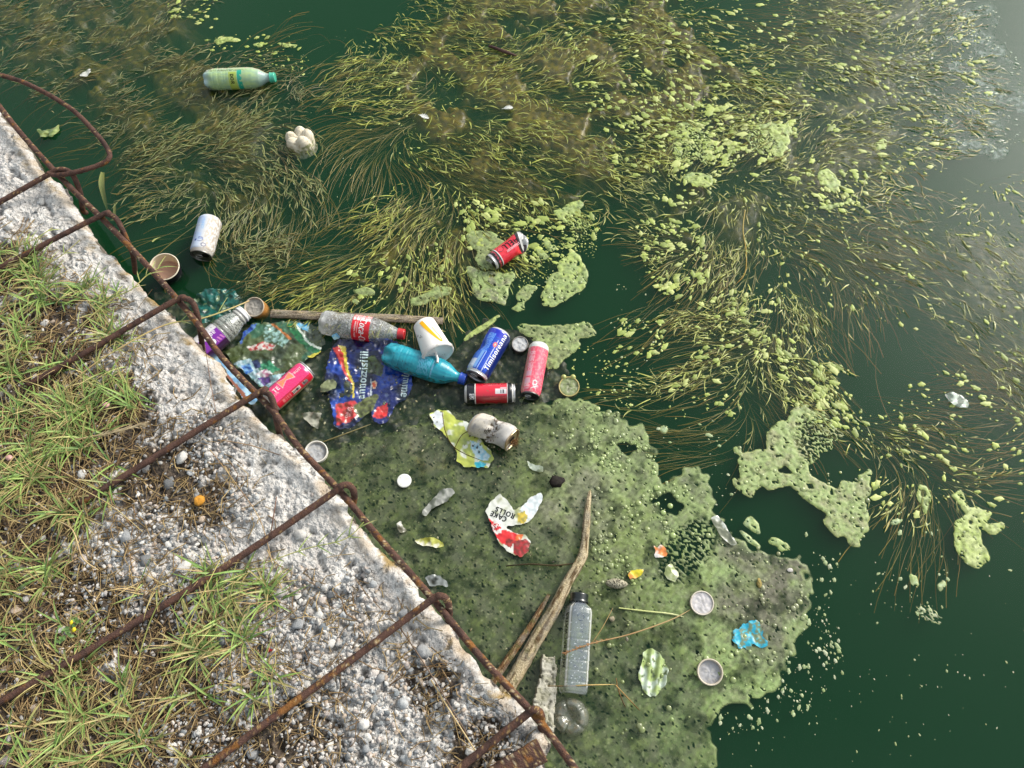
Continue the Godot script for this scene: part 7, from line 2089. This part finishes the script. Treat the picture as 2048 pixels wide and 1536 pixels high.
func build_wood() -> void:
	single("driftwood_branch", log_mesh(PackedVector3Array([Vector3(0.188, 0.012, -0.581), Vector3(0.179, 0.014, -0.523), Vector3(0.172, 0.014, -0.463), Vector3(0.161, 0.016, -0.418), Vector3(0.128, 0.016, -0.365), Vector3(0.095, 0.015, -0.303), Vector3(0.053, 0.014, -0.238), Vector3(0.012, 0.012, -0.17), Vector3(-0.026, 0.01, -0.115)]), PackedFloat32Array([0.004, 0.0085, 0.0092, 0.0118, 0.0122, 0.0150, 0.0148, 0.0160, 0.0160]), rgb(214, 200, 168), rgb(112, 92, 66), 0.8, 1.0), M.wood, "thick bare driftwood branch slanting out from the quay", "branch")
	single("thin_stick", log_mesh(PackedVector3Array([Vector3(0.085, 0.004, -0.34), Vector3(0.043, 0.008, -0.271), Vector3(-0.004, 0.012, -0.204), Vector3(-0.053, 0.014, -0.134)]), PackedFloat32Array([0.004, 0.007, 0.008, 0.008]), rgb(140, 108, 74), rgb(84, 60, 40), 0.5, 4.0), M.wood, "flat brown stick along the driftwood branch", "stick")
	single("grey_plank", log_mesh(PackedVector3Array([Vector3(-0.656, 0.004, -1.089), Vector3(-0.507, 0.006, -1.08), Vector3(-0.344, 0.006, -1.074), Vector3(-0.187, 0.006, -1.064)]), PackedFloat32Array([0.0125, 0.0125, 0.012, 0.011]), rgb(172, 160, 142), rgb(100, 90, 78), 0.55, 7.0), M.wood, "long grey weathered plank behind the red labelled bottle", "plank")
	# a slab of pale stone jammed by the quay
	var ring = PackedVector2Array([Vector2(0.059, -0.203), Vector2(0.068, -0.212), Vector2(0.079, -0.206), Vector2(0.097, -0.208), Vector2(0.102, -0.181), Vector2(0.099, -0.114), Vector2(0.093, -0.046), Vector2(0.073, -0.008), Vector2(0.038, -0.036), Vector2(0.036, -0.094), Vector2(0.05, -0.144), Vector2(0.059, -0.179)])
	var r = box_of(ring, 0.02)
	var f = raster(ring, [], r, 0.0028, 0.006, 50.0)
	single("pale_slab", field_mesh(r, 0.0028, f, func(x, z, q): return -0.03 if q < 0.98 else 0.024 + 0.004 * fbm.get_noise_2d(x * 16.0, z * 16.0) + 0.0016 * nf(x, z, 120.0) - 0.004 * smoothstep(0.06, 0.0, absf(fbm.get_noise_2d(x * 12.0 + 3.0, z * 12.0))) - 0.006 * (1.0 - q) * 40.0 * 0.02, func(x, z, _q):
		var c = rgb(226, 223, 208).lerp(rgb(196, 194, 172), smoothstep(-0.2, 0.3, nf(x, z, 30.0)))
		c = c.lerp(rgb(120, 120, 96), smoothstep(0.3, 0.5, nf(x + 3.0, z, 80.0)) * 0.8)
		return c.lerp(rgb(100, 98, 80), smoothstep(0.06, 0.0, absf(fbm.get_noise_2d(x * 12.0 + 3.0, z * 12.0))) * 0.7)), M.stone, "flat pale slab standing in the water beside the black capped bottle", "slab")
	# twigs and dry stems
	var stems = [
		["dry_stem", "dark wet twig lying across the algae left of the driftwood", [Vector3(-0.014, 0.006, -0.404), Vector3(0.042, 0.007, -0.408), Vector3(0.1, 0.007, -0.405), Vector3(0.149, 0.008, -0.41)], 0.0019, rgb(48, 44, 34), rgb(90, 78, 54)],
		["dry_stem", "dry forked grass stem resting on the black capped bottle's foot", [Vector3(0.077, 0.03, -0.141), Vector3(0.124, 0.045, -0.14), Vector3(0.166, 0.044, -0.142), Vector3(0.223, 0.02, -0.145)], 0.0013, rgb(96, 74, 46), rgb(206, 180, 120)],
		["dry_stem", "thin dry stem ending beside the forked stem", [Vector3(0.226, 0.02, -0.158), Vector3(0.229, 0.018, -0.138), Vector3(0.237, 0.014, -0.114), Vector3(0.245, 0.008, -0.099)], 0.0013, rgb(140, 110, 70), rgb(70, 52, 34)],
		["dry_stem", "bent dry stem reaching from the forked stem towards the pale green wrapper", [Vector3(0.224, 0.02, -0.144), Vector3(0.246, 0.014, -0.122), Vector3(0.275, 0.008, -0.093)], 0.0013, rgb(196, 160, 100), rgb(90, 66, 40)],
		["seed_stem", "long seeded stem lying over the black capped bottle towards the wax jar", [Vector3(0.117, 0.048, -0.206), Vector3(0.17, 0.05, -0.225), Vector3(0.261, 0.03, -0.248), Vector3(0.356, 0.012, -0.281), Vector3(0.407, 0.006, -0.306)], 0.0014, rgb(150, 110, 76), rgb(186, 164, 120)],
		["dry_stem", "hair thin stem branching up from the seeded stem", [Vector3(0.175, 0.04, -0.228), Vector3(0.201, 0.03, -0.263), Vector3(0.228, 0.02, -0.307)], 0.0009, rgb(140, 116, 76), rgb(170, 146, 100)],
		["pale_reed", "pale yellow reed lying flat in the algae above the seeded stem", [Vector3(0.243, 0.004, -0.309), Vector3(0.302, 0.005, -0.302), Vector3(0.358, 0.005, -0.296), Vector3(0.389, 0.004, -0.289)], 0.0018, rgb(196, 204, 130), rgb(220, 222, 170)],
		["dry_stem", "wiry dead root tangle on the yellow and white wrapper", [Vector3(-0.178, 0.012, -0.796), Vector3(-0.168, 0.016, -0.742), Vector3(-0.149, 0.014, -0.702), Vector3(-0.116, 0.013, -0.679), Vector3(-0.072, 0.012, -0.661)], 0.0011, rgb(104, 84, 44), rgb(70, 58, 34)],
		["dry_stem", "second wiry root bent across the yellow and white wrapper", [Vector3(-0.144, 0.012, -0.69), Vector3(-0.125, 0.016, -0.728), Vector3(-0.093, 0.018, -0.746), Vector3(-0.08, 0.02, -0.759)], 0.0010, rgb(84, 68, 38), rgb(110, 90, 50)],
		["dry_stem", "thin straw root lying in the algae between the blue bag and pale jar", [Vector3(-0.474, 0.003, -0.715), Vector3(-0.421, 0.004, -0.736), Vector3(-0.357, 0.004, -0.763)], 0.0016, rgb(120, 110, 72), rgb(150, 140, 100)],
		["dry_stem", "curled brown stem hanging in water beside the black cup", [Vector3(-0.748, 0.002, -1.266), Vector3(-0.739, 0.002, -1.241), Vector3(-0.717, 0.002, -1.224), Vector3(-0.702, 0.001, -1.2), Vector3(-0.702, -0.002, -1.161)], 0.0010, rgb(120, 92, 54), rgb(150, 116, 70)],
		["dry_stem", "long pale weed stem winding down through the thin weed", [Vector3(0.682, 0.001, -1.444), Vector3(0.666, 0.002, -1.371), Vector3(0.665, 0.002, -1.301), Vector3(0.653, 0.001, -1.225), Vector3(0.62, -0.002, -1.185)], 0.0015, rgb(196, 176, 110), rgb(160, 130, 60)],
		["floating_twig", "short dark pod like twig floating in the far weed", [Vector3(-0.076, 0.002, -2.122), Vector3(-0.056, 0.006, -2.108), Vector3(-0.03, 0.007, -2.093), Vector3(-0.007, 0.005, -2.084), Vector3(0.016, 0.002, -2.076)], 0.0052, rgb(66, 46, 46), rgb(96, 76, 66)],
	]
	for e in stems:
		var path = smooth_path(PackedVector3Array(e[2]), 8)
		var s = MB.new()
		var cols = PackedColorArray()
		var rr = PackedFloat32Array()
		for k in path.size():
			var t = float(k) / (path.size() - 1)
			cols.append((e[4] as Color).lerp(e[5], clampf(t + 0.3 * nz(path[k], 60.0), 0.0, 1.0)))
			rr.append(e[3] * (1.1 - 0.5 * absf(t - 0.5)) * (1.0 + 0.3 * nz(path[k], 90.0)) * (smoothstep(1.0, 0.85, t) * 0.7 + 0.3))
		s.tube(path, rr, 6, cols)
		if e[0] == "seed_stem":
			rng.seed = 71
			for k in 34:
				var at = path[int(rng.randf() * path.size() * 0.45)]
				var d = Vector3(-1.0, rng.randf_range(0.0, 0.3), rng.randf_range(-0.35, 0.75)).normalized()
				s.blade(PackedVector3Array([at, at + d * 0.005, at + d * 0.010]), d.cross(Vector3.UP).normalized(), 0.0024, rgb(176, 136, 96), rgb(150, 110, 80), 0.5)
		single(e[0], s.mesh(), M.straw, e[1], "stem")


# ---------------------------------------------------------------- grass on the quay

func grass_blade(mb: MB, base: Vector3, way: Vector3, l: float, w: float, droop: float, col: Color, tip: Color) -> void:
	var path = PackedVector3Array()
	var p = base
	var d = way.normalized()
	for k in 6:
		path.append(p)
		p += d * l / 5.0
		d = (d + Vector3(0, -droop / 5.0, 0)).normalized()
	var side = Vector3(way.x, 0, way.z).cross(Vector3.UP)
	side = side.normalized() if side.length() > 0.01 else Vector3.RIGHT
	mb.blade(path, side, w, col, tip, 0.5)


func tuft(mb: MB, base: Vector3, n: int, l: float, dry: float, lean := Vector3.ZERO) -> void:
	# one shoot: leaves in two ranks up a short stem
	var az = rng.randf() * TAU
	for k in n:
		az += PI + rng.randf_range(-0.9, 0.9)
		var up = rng.randf_range(0.2, 1.2)
		var d = Vector3(cos(az), up, sin(az)) + lean
		var is_dry = rng.randf() < dry
		var green = rgb(128, 166, 82).lerp(rgb(84, 126, 70), rng.randf()).lerp(rgb(168, 192, 104), pow(rng.randf(), 2.0) * 0.8)
		var straw = rgb(206, 182, 126).lerp(rgb(164, 134, 92), rng.randf())
		var c = straw if is_dry else green
		var t = straw if rng.randf() < 0.25 + dry * 0.5 else c.lerp(rgb(176, 190, 96), 0.4)
		grass_blade(mb, base + Vector3(rng.randf_range(-0.004, 0.004), k * 0.0012, rng.randf_range(-0.004, 0.004)), d, l * rng.randf_range(0.5, 1.15), (0.0036 if not is_dry else 0.0020) * rng.randf_range(0.7, 1.2), rng.randf_range(0.2, 1.3), c, t)


func runner(mb: MB, pts: PackedVector3Array, r: float, c1: Color, c2: Color, leafy: float) -> void:
	# a creeping stem with leaf pairs at its joints
	var path = smooth_path(pts, 7)
	var cols = PackedColorArray()
	for k in path.size():
		cols.append(c1.lerp(c2, clampf(0.5 + nz(path[k], 25.0), 0.0, 1.0)))
	mb.tube(path, filled(path.size(), r), 5, cols)
	for k in range(3, path.size() - 1, 3):
		if rng.randf() > leafy:
			continue
		var t = (path[k + 1] - path[k]).normalized()
		for s in [-1.0, 1.0]:
			if rng.randf() < 0.8:
				var d = (t * 0.7 + t.cross(Vector3.UP) * s * rng.randf_range(0.3, 0.9) + Vector3.UP * rng.randf_range(0.1, 0.7))
				var green = rgb(132, 166, 84).lerp(rgb(186, 190, 110), rng.randf())
				grass_blade(mb, path[k], d, rng.randf_range(0.018, 0.045), 0.0026, rng.randf_range(0.2, 1.0), green, green.lerp(rgb(210, 196, 136), rng.randf()))


func build_grass() -> void:
	rng.seed = 91
	var mb = MB.new()
	# [place, radius, how many shoots, leaf length, share of dry leaves]
	var beds = [[Vector2(-1.131, -1), 0.08, 20, 0.05, 0.2], [Vector2(-1.061, -0.833), 0.13, 46, 0.065, 0.25], [Vector2(-0.957, -0.845), 0.09, 26, 0.06, 0.25], [Vector2(-0.849, -0.702), 0.11, 32, 0.07, 0.25], [Vector2(-0.98, -0.656), 0.14, 48, 0.07, 0.3], [Vector2(-0.872, -0.59), 0.11, 32, 0.07, 0.3], [Vector2(-0.968, -0.506), 0.12, 40, 0.07, 0.35], [Vector2(-0.866, -0.486), 0.09, 16, 0.065, 0.35], [Vector2(-0.935, -0.387), 0.10, 26, 0.065, 0.4], [Vector2(-0.923, -0.312), 0.08, 14, 0.06, 0.6], [Vector2(-0.857, -0.784), 0.05, 12, 0.06, 0.3], [Vector2(-0.817, -0.446), 0.05, 14, 0.055, 0.35],
		[Vector2(-0.812, -0.044), 0.12, 22, 0.065, 0.5], [Vector2(-0.704, -0.014), 0.11, 18, 0.065, 0.5], [Vector2(-0.864, -0.139), 0.08, 10, 0.06, 0.5], [Vector2(-0.61, -0.006), 0.08, 8, 0.06, 0.5], [Vector2(-0.546, -0.258), 0.06, 16, 0.065, 0.3], [Vector2(-0.492, -0.206), 0.08, 28, 0.065, 0.3], [Vector2(-0.535, -0.147), 0.07, 14, 0.065, 0.45], [Vector2(-0.574, -0.075), 0.07, 8, 0.06, 0.5], [Vector2(-0.458, -0.276), 0.05, 12, 0.055, 0.25], [Vector2(-0.461, -0.115), 0.05, 10, 0.06, 0.35], [Vector2(-0.894, -0.895), 0.05, 6, 0.05, 0.4], [Vector2(-1.201, -0.772), 0.25, 60, 0.07, 0.35], [Vector2(-1.063, -0.349), 0.25, 60, 0.07, 0.35], [Vector2(-0.937, -0.014), 0.25, 60, 0.07, 0.35], [Vector2(-0.663, 0.088), 0.2, 40, 0.07, 0.35], [Vector2(-0.721, -0.276), 0.10, 8, 0.06, 0.8], [Vector2(-0.806, -0.215), 0.1, 8, 0.06, 0.7]]
	for q in beds:
		var root := Vector2.ZERO
		for k in int(q[2]):
			if k % 5 == 0:
				root = q[0] + Vector2.from_angle(rng.randf() * TAU) * q[1] * sqrt(rng.randf())
			var p: Vector2 = root + Vector2.from_angle(rng.randf() * TAU) * 0.030 * rng.randf()
			if edge_drop(p.x, p.y) < 0.03 or not inside(p, quay_edge + inland):
				continue
			tuft(mb, Vector3(p.x, quay_height(p.x, p.y) - 0.002, p.y), rng.randi_range(4, 8), q[3] * 1.1, q[4])
	single("grass", mb.mesh(), M.leaf, "green and straw coloured grass growing over the quay", "grass", Vector3.ZERO, "", "stuff")
	# dead straws and litter on the soil
	var dry = MB.new()
	var land = quay_edge.duplicate()
	land.append_array(inland)
	for q in soil_spots + gravel_spots + beds:
		var many = int(1400.0 * q[1] * q[1] * 10.0)
		if gravel_spots.has(q):
			many = int(many * 0.3)
		for k in mini(many, 240):
			var p: Vector2 = q[0] + Vector2.from_angle(rng.randf() * TAU) * q[1] * 1.15 * sqrt(rng.randf())
			if not inside(p, land) or edge_drop(p.x, p.y) < 0.03:
				continue
			var h = quay_height(p.x, p.y)
			var l = rng.randf_range(0.010, 0.055)
			var a = rng.randf() * TAU
			var d = Vector3(cos(a), rng.randf_range(-0.05, 0.28), sin(a))
			var c = rgb(204, 178, 128).lerp(rgb(120, 94, 66), rng.randf()).lerp(rgb(70, 54, 42), rng.randf() * 0.5)
			var b = Vector3(p.x, h + 0.0015, p.y)
			dry.tube(PackedVector3Array([b, b + d * l * 0.5 + Vector3(0, 0.001, 0), b + Vector3(d.x, d.y * 0.6, d.z).rotated(Vector3.UP, rng.randf_range(-0.5, 0.5)) * l]), filled(3, rng.randf_range(0.0005, 0.0012)), 3, painted(3, c))
	single("dead_straw", dry.mesh(), M.straw, "dead straw and stalks strewn over soil and gravel", "straw", Vector3.ZERO, "", "stuff")
	# long creeping and standing stems one can follow
	var long_stems = [
		["runner over the edge towards the amber jar, its tip reddish", [Vector3(-0.948, 0.385, -0.621), Vector3(-0.872, 0.4, -0.712), Vector3(-0.798, 0.41, -0.767), Vector3(-0.73, 0.4, -0.821), Vector3(-0.666, 0.385, -0.845), Vector3(-0.623, 0.37, -0.874), Vector3(-0.584, 0.345, -0.915)], 0.0022, rgb(186, 178, 112), rgb(196, 162, 116), 0.55],
		["leafy runner pointing at the black cup", [Vector3(-0.947, 0.388, -0.78), Vector3(-0.864, 0.4, -0.877), Vector3(-0.815, 0.41, -0.902), Vector3(-0.79, 0.41, -0.937), Vector3(-0.769, 0.405, -0.962)], 0.0016, rgb(160, 160, 84), rgb(206, 190, 130), 1.0],
		["short leafy runner over bare concrete between the wide loop and grass", [Vector3(-1.161, 0.388, -1.008), Vector3(-1.093, 0.4, -1.026), Vector3(-1.06, 0.405, -1.039), Vector3(-1.033, 0.4, -1.074)], 0.0014, rgb(150, 160, 84), rgb(196, 180, 120), 0.9],
		["thin runner over bare concrete by the purple labelled bottle", [Vector3(-1.087, 0.388, -0.942), Vector3(-1.008, 0.395, -0.99), Vector3(-0.963, 0.4, -1.04)], 0.0013, rgb(150, 150, 84), rgb(196, 180, 120), 0.7],
		["leafy runner crossing the long bar near the torn white tag", [Vector3(-0.462, 0.388, -0.32), Vector3(-0.38, 0.4, -0.346), Vector3(-0.306, 0.41, -0.362), Vector3(-0.272, 0.42, -0.391)], 0.0014, rgb(150, 164, 84), rgb(206, 196, 130), 0.9],
		["long dry stem leaning over the pebbles", [Vector3(-0.984, 0.388, -0.545), Vector3(-0.841, 0.42, -0.472), Vector3(-0.751, 0.41, -0.427), Vector3(-0.689, 0.39, -0.381)], 0.0011, rgb(206, 190, 130), rgb(180, 150, 100), 0.2],
		["curved dry stem over gravel with a brown sheath", [Vector3(-0.859, 0.388, -0.404), Vector3(-0.809, 0.41, -0.379), Vector3(-0.778, 0.41, -0.328), Vector3(-0.755, 0.39, -0.31)], 0.0017, rgb(206, 184, 136), rgb(170, 140, 104), 0.2],
		["straight yellow stem lying by the orange crusted bar", [Vector3(-0.139, 0.39, -0.122), Vector3(-0.1, 0.395, -0.067), Vector3(-0.061, 0.395, -0.013)], 0.0017, rgb(214, 190, 140), rgb(180, 150, 100), 0.0],
		["dark stem lying across the gravel towards the orange crusted bar", [Vector3(-0.198, 0.39, -0.209), Vector3(-0.15, 0.395, -0.146), Vector3(-0.1, 0.395, -0.074), Vector3(-0.074, 0.39, -0.036)], 0.0016, rgb(90, 70, 54), rgb(130, 104, 80), 0.0],
		["tall green stem rising through the gravelly grass", [Vector3(-0.649, 0.39, -0.09), Vector3(-0.624, 0.44, -0.173), Vector3(-0.596, 0.48, -0.224), Vector3(-0.574, 0.5, -0.245)], 0.0013, rgb(166, 180, 90), rgb(196, 190, 110), 0.3],
		["forked dry stem over bare concrete by the longest bar", [Vector3(-0.593, 0.385, -0.546), Vector3(-0.528, 0.4, -0.474), Vector3(-0.468, 0.405, -0.399), Vector3(-0.435, 0.4, -0.317)], 0.0012, rgb(206, 180, 130), rgb(130, 96, 70), 0.0],
		["brown stem over bare concrete from the soil towards the pale jar", [Vector3(-0.581, 0.386, -0.567), Vector3(-0.513, 0.395, -0.552), Vector3(-0.453, 0.39, -0.533)], 0.0013, rgb(96, 76, 60), rgb(196, 160, 116), 0.0],
		["thin stem with a dark bud beside the light blue wrapper", [Vector3(-0.645, 0.384, -0.782), Vector3(-0.613, 0.4, -0.692), Vector3(-0.59, 0.395, -0.619)], 0.0009, rgb(150, 110, 84), rgb(120, 90, 70), 0.0],
		["dry red brown stem standing across the bare concrete", [Vector3(-0.451, 0.386, -0.38), Vector3(-0.444, 0.405, -0.409), Vector3(-0.442, 0.41, -0.442)], 0.0014, rgb(120, 84, 70), rgb(140, 104, 84), 0.0],
		["long leaning dry straw over the lowest crossbars", [Vector3(-0.617, 0.39, -0.059), Vector3(-0.58, 0.42, -0.143), Vector3(-0.54, 0.44, -0.247), Vector3(-0.517, 0.44, -0.317)], 0.0011, rgb(206, 190, 120), rgb(176, 170, 90), 0.1],
		["seeding dry stem at the soil's edge", [Vector3(-0.882, 0.388, -0.566), Vector3(-0.821, 0.395, -0.571), Vector3(-0.771, 0.4, -0.58), Vector3(-0.729, 0.4, -0.593)], 0.0012, rgb(206, 190, 150), rgb(176, 156, 116), 0.0],
	]
	var k2 = 0
	for e in long_stems:
		var s = MB.new()
		rng.seed = 200 + k2
		k2 += 1
		runner(s, PackedVector3Array(e[1]), e[2] * 0.75, e[3], e[4], e[5])
		if e[0].begins_with("seeding"):
			for k in 60:
				var t = rng.randf()
				var at = Vector3(-0.827, 0.392, -0.571).lerp(Vector3(-0.728, 0.402, -0.594), t)
				var d = Vector3(0.9, rng.randf_range(-0.1, 0.3), rng.randf_range(-0.6, 0.4)).normalized()
				s.blade(PackedVector3Array([at, at + d * 0.008, at + d * 0.018]), d.cross(Vector3.UP).normalized(), 0.0032, rgb(206, 190, 156), rgb(176, 150, 112), 0.5)
		single("grass_stem", s.mesh(), M.leaf, e[0], "grass stem")


# ---------------------------------------------------------------- the last small things

func feather(called: String, label: String, at: Vector3, turn: float, l: float) -> void:
	var o = thing(called, label, "feather", at, "white feathers in the far weed")
	var mb = MB.new()
	rng.seed = int(l * 10000.0)
	for k in 26:
		var t = k / 25.0
		var p = Vector3(l * (t - 0.5), 0.004 + 0.004 * sin(t * PI), 0.006 * sin(t * 2.4))
		for s in [-1.0, 1.0]:
			var d = Vector3(0.45, 0.25, s).normalized().rotated(Vector3.UP, rng.randf_range(-0.25, 0.25))
			var len: float = l * 0.38 * sin(0.3 + t * 2.6)
			mb.blade(PackedVector3Array([p, p + d * len * 0.5, p + d * len]), Vector3.RIGHT, 0.0022, rgb(240, 240, 234), rgb(226, 228, 220), 0.2)
	part("vane", mb.mesh(), M.paper, o)
	var q = MB.new()
	q.tube(PackedVector3Array([Vector3(-l * 0.7, 0.002, -0.002), Vector3(0, 0.007, 0.004), Vector3(l * 0.5, 0.004, 0.004)]), PackedFloat32Array([0.0008, 0.0006, 0.0003]), 5, painted(3, rgb(230, 226, 214)))
	part("quill", q.mesh(), M.paper, o)
	o.rotation.y = turn


func build_small_things() -> void:
	feather("white_feather", "curled white feather in the weed nearer the upturned pale base", Vector3(-0.274, 0, -1.809), -0.3, 0.030)
	feather("white_feather", "curled white feather in the weed farther from the upturned pale base", Vector3(-0.013, 0, -1.845), 0.3, 0.028)
	# white bottle cap disc in the mat
	single("white_disc", lathe(PackedVector2Array([Vector2(0.0165, -0.004), Vector2(0.0178, 0.0), Vector2(0.0175, 0.0022), Vector2(0.0160, 0.0030), Vector2(0.0003, 0.0026)]), 40, 0.002, func(a, y, q): return worn(rgb(236, 238, 234), a, y + q, 0.06, rgb(140, 150, 96))), M.worn_paint, "round white disc lying in the algae above the folded white scrap", "disc", Vector3(-0.264, 0.004, -0.612))
	# speckled cone
	var cone = MB.new()
	rng.seed = 301
	var spindle = lathe(PackedVector2Array([Vector2(0.0004, -0.026), Vector2(0.006, -0.022), Vector2(0.0105, -0.010), Vector2(0.0115, 0.002), Vector2(0.0095, 0.014), Vector2(0.005, 0.022), Vector2(0.0004, 0.026)]), 30, 0.0014, func(a, y, _q): return rgb(214, 208, 182).lerp(rgb(58, 48, 38), smoothstep(0.0, 0.25, nf(a * 4.0, y * 230.0, 1.6) + 0.5 * nf(a * 9.0, y * 420.0, 1.0))), func(a, y, _r): return 1.0 + 0.16 * nf(a * 4.0, y * 230.0, 1.6))
	var co = single("speckled_cone", spindle, M.stone, "oval black and white speckled cone beside the yellow leaf", "cone")
	aim(co, Vector3(0.211, 0.007, -0.365), Vector3(0.27, 0.007, -0.361))
	co.position = Vector3(0.241, 0.007, -0.363)
	var nut = single("brown_husk", stone_mesh(71, rgb(176, 158, 96), 9), M.stone, "small yellow brown husk on the mat's grey brown end", "husk", Vector3(0.57, 0.006, -0.365))
	nut.scale = Vector3(0.014, 0.012, 0.022)
	var lump = single("black_lump", stone_mesh(73, rgb(44, 38, 36), 9), M.stone, "black round lump in the algae above the driftwood tip", "lump", Vector3(0.109, 0.004, -0.611))
	lump.scale = Vector3(0.031, 0.016, 0.029)
	var chip = single("white_chip", stone_mesh(74, rgb(232, 226, 222), 5), M.stone, "tiny white chip at the far end of the great mat", "chip", Vector3(0.646, 0.005, -0.395))
	chip.scale = Vector3(0.011, 0.006, 0.010)
	var snail = single("pale_snail_shell", stone_mesh(75, rgb(176, 166, 140), 8), M.stone, "small pale snail shell between the black capped bottle and the pale reed", "shell", Vector3(0.226, 0.005, -0.285))
	snail.scale = Vector3(0.012, 0.010, 0.012)
	var snail2 = single("grey_snail_shell", stone_mesh(76, rgb(150, 144, 128), 8), M.stone, "small grey snail shell under the seeded stem", "shell", Vector3(0.257, 0.005, -0.241))
	snail2.scale = Vector3(0.010, 0.008, 0.010)
	# long leaves in the water near the quay
	var leaves = [["drowned_leaf", "long green leaf hanging upright in water beyond the wide loop's end", [Vector3(-1.229, 0.002, -1.584), Vector3(-1.225, -0.006, -1.539), Vector3(-1.212, -0.02, -1.494), Vector3(-1.199, -0.036, -1.455)], 0.022, rgb(142, 150, 86)], ["drowned_leaf", "short green leaf floating between the silver can and the crossbar above it", [Vector3(-0.847, 0.003, -1.352), Vector3(-0.837, 0.002, -1.339), Vector3(-0.818, 0, -1.327)], 0.008, rgb(170, 180, 110)], ["drowned_leaf", "second green leaf hanging in water above the black cup", [Vector3(-1.168, -0.002, -1.468), Vector3(-1.166, -0.012, -1.436), Vector3(-1.153, -0.02, -1.402)], 0.010, rgb(140, 146, 84)], ["drowned_leaf", "pale leaf floating beside the black cup", [Vector3(-1.027, 0.003, -1.328), Vector3(-1.019, 0.004, -1.338), Vector3(-1.006, 0.003, -1.345)], 0.007, rgb(186, 196, 120)]]
	for e in leaves:
		var s = MB.new()
		s.blade(smooth_path(PackedVector3Array(e[2]), 5), Vector3(0.9, 0, 0.2), e[3], e[4], tint(e[4], 0.8), 0.3)
		single(e[0], s.mesh(), M.leaf, e[1], "leaf")
	# a clover with yellow flowers and a pink clover head in the grass
	var cl = thing("yellow_clover", "low clover plant with two tiny yellow flower heads in the gravel", "clover", Vector3(-0.78, 0.39, -0.203))
	var gm = MB.new()
	rng.seed = 311
	for k in 26:
		var p = Vector3(rng.randf_range(-0.02, 0.02), rng.randf_range(0.0, 0.012), rng.randf_range(-0.018, 0.018))
		var d = Vector3(rng.randf_range(-1, 1), 0.3, rng.randf_range(-1, 1)).normalized()
		gm.blade(PackedVector3Array([p, p + d * 0.004, p + d * 0.009]), d.cross(Vector3.UP).normalized(), 0.007, rgb(90, 124, 64), rgb(120, 150, 80), 0.3)
	part("leaves", gm.mesh(), M.leaf, cl)
	for k in 2:
		var f = part("flower", stone_mesh(81 + k, rgb(226, 206, 40), 6), M.leaf, cl)
		f.position = Vector3(0.008 + 0.008 * k, 0.016, -0.012 + 0.012 * k)
		f.scale = Vector3.ONE * 0.0075
	for q in [[Vector3(-0.811, 0.4, -0.636), "pink withered clover head in the grass nearer the bright pink can"], [Vector3(-0.973, 0.4, -0.524), "pink withered clover head at the grass's outer edge"]]:
		var head = single("clover_head", stone_mesh(84, rgb(206, 160, 150), 7), M.leaf, q[1], "clover head", q[0])
		head.scale = Vector3.ONE * 0.012
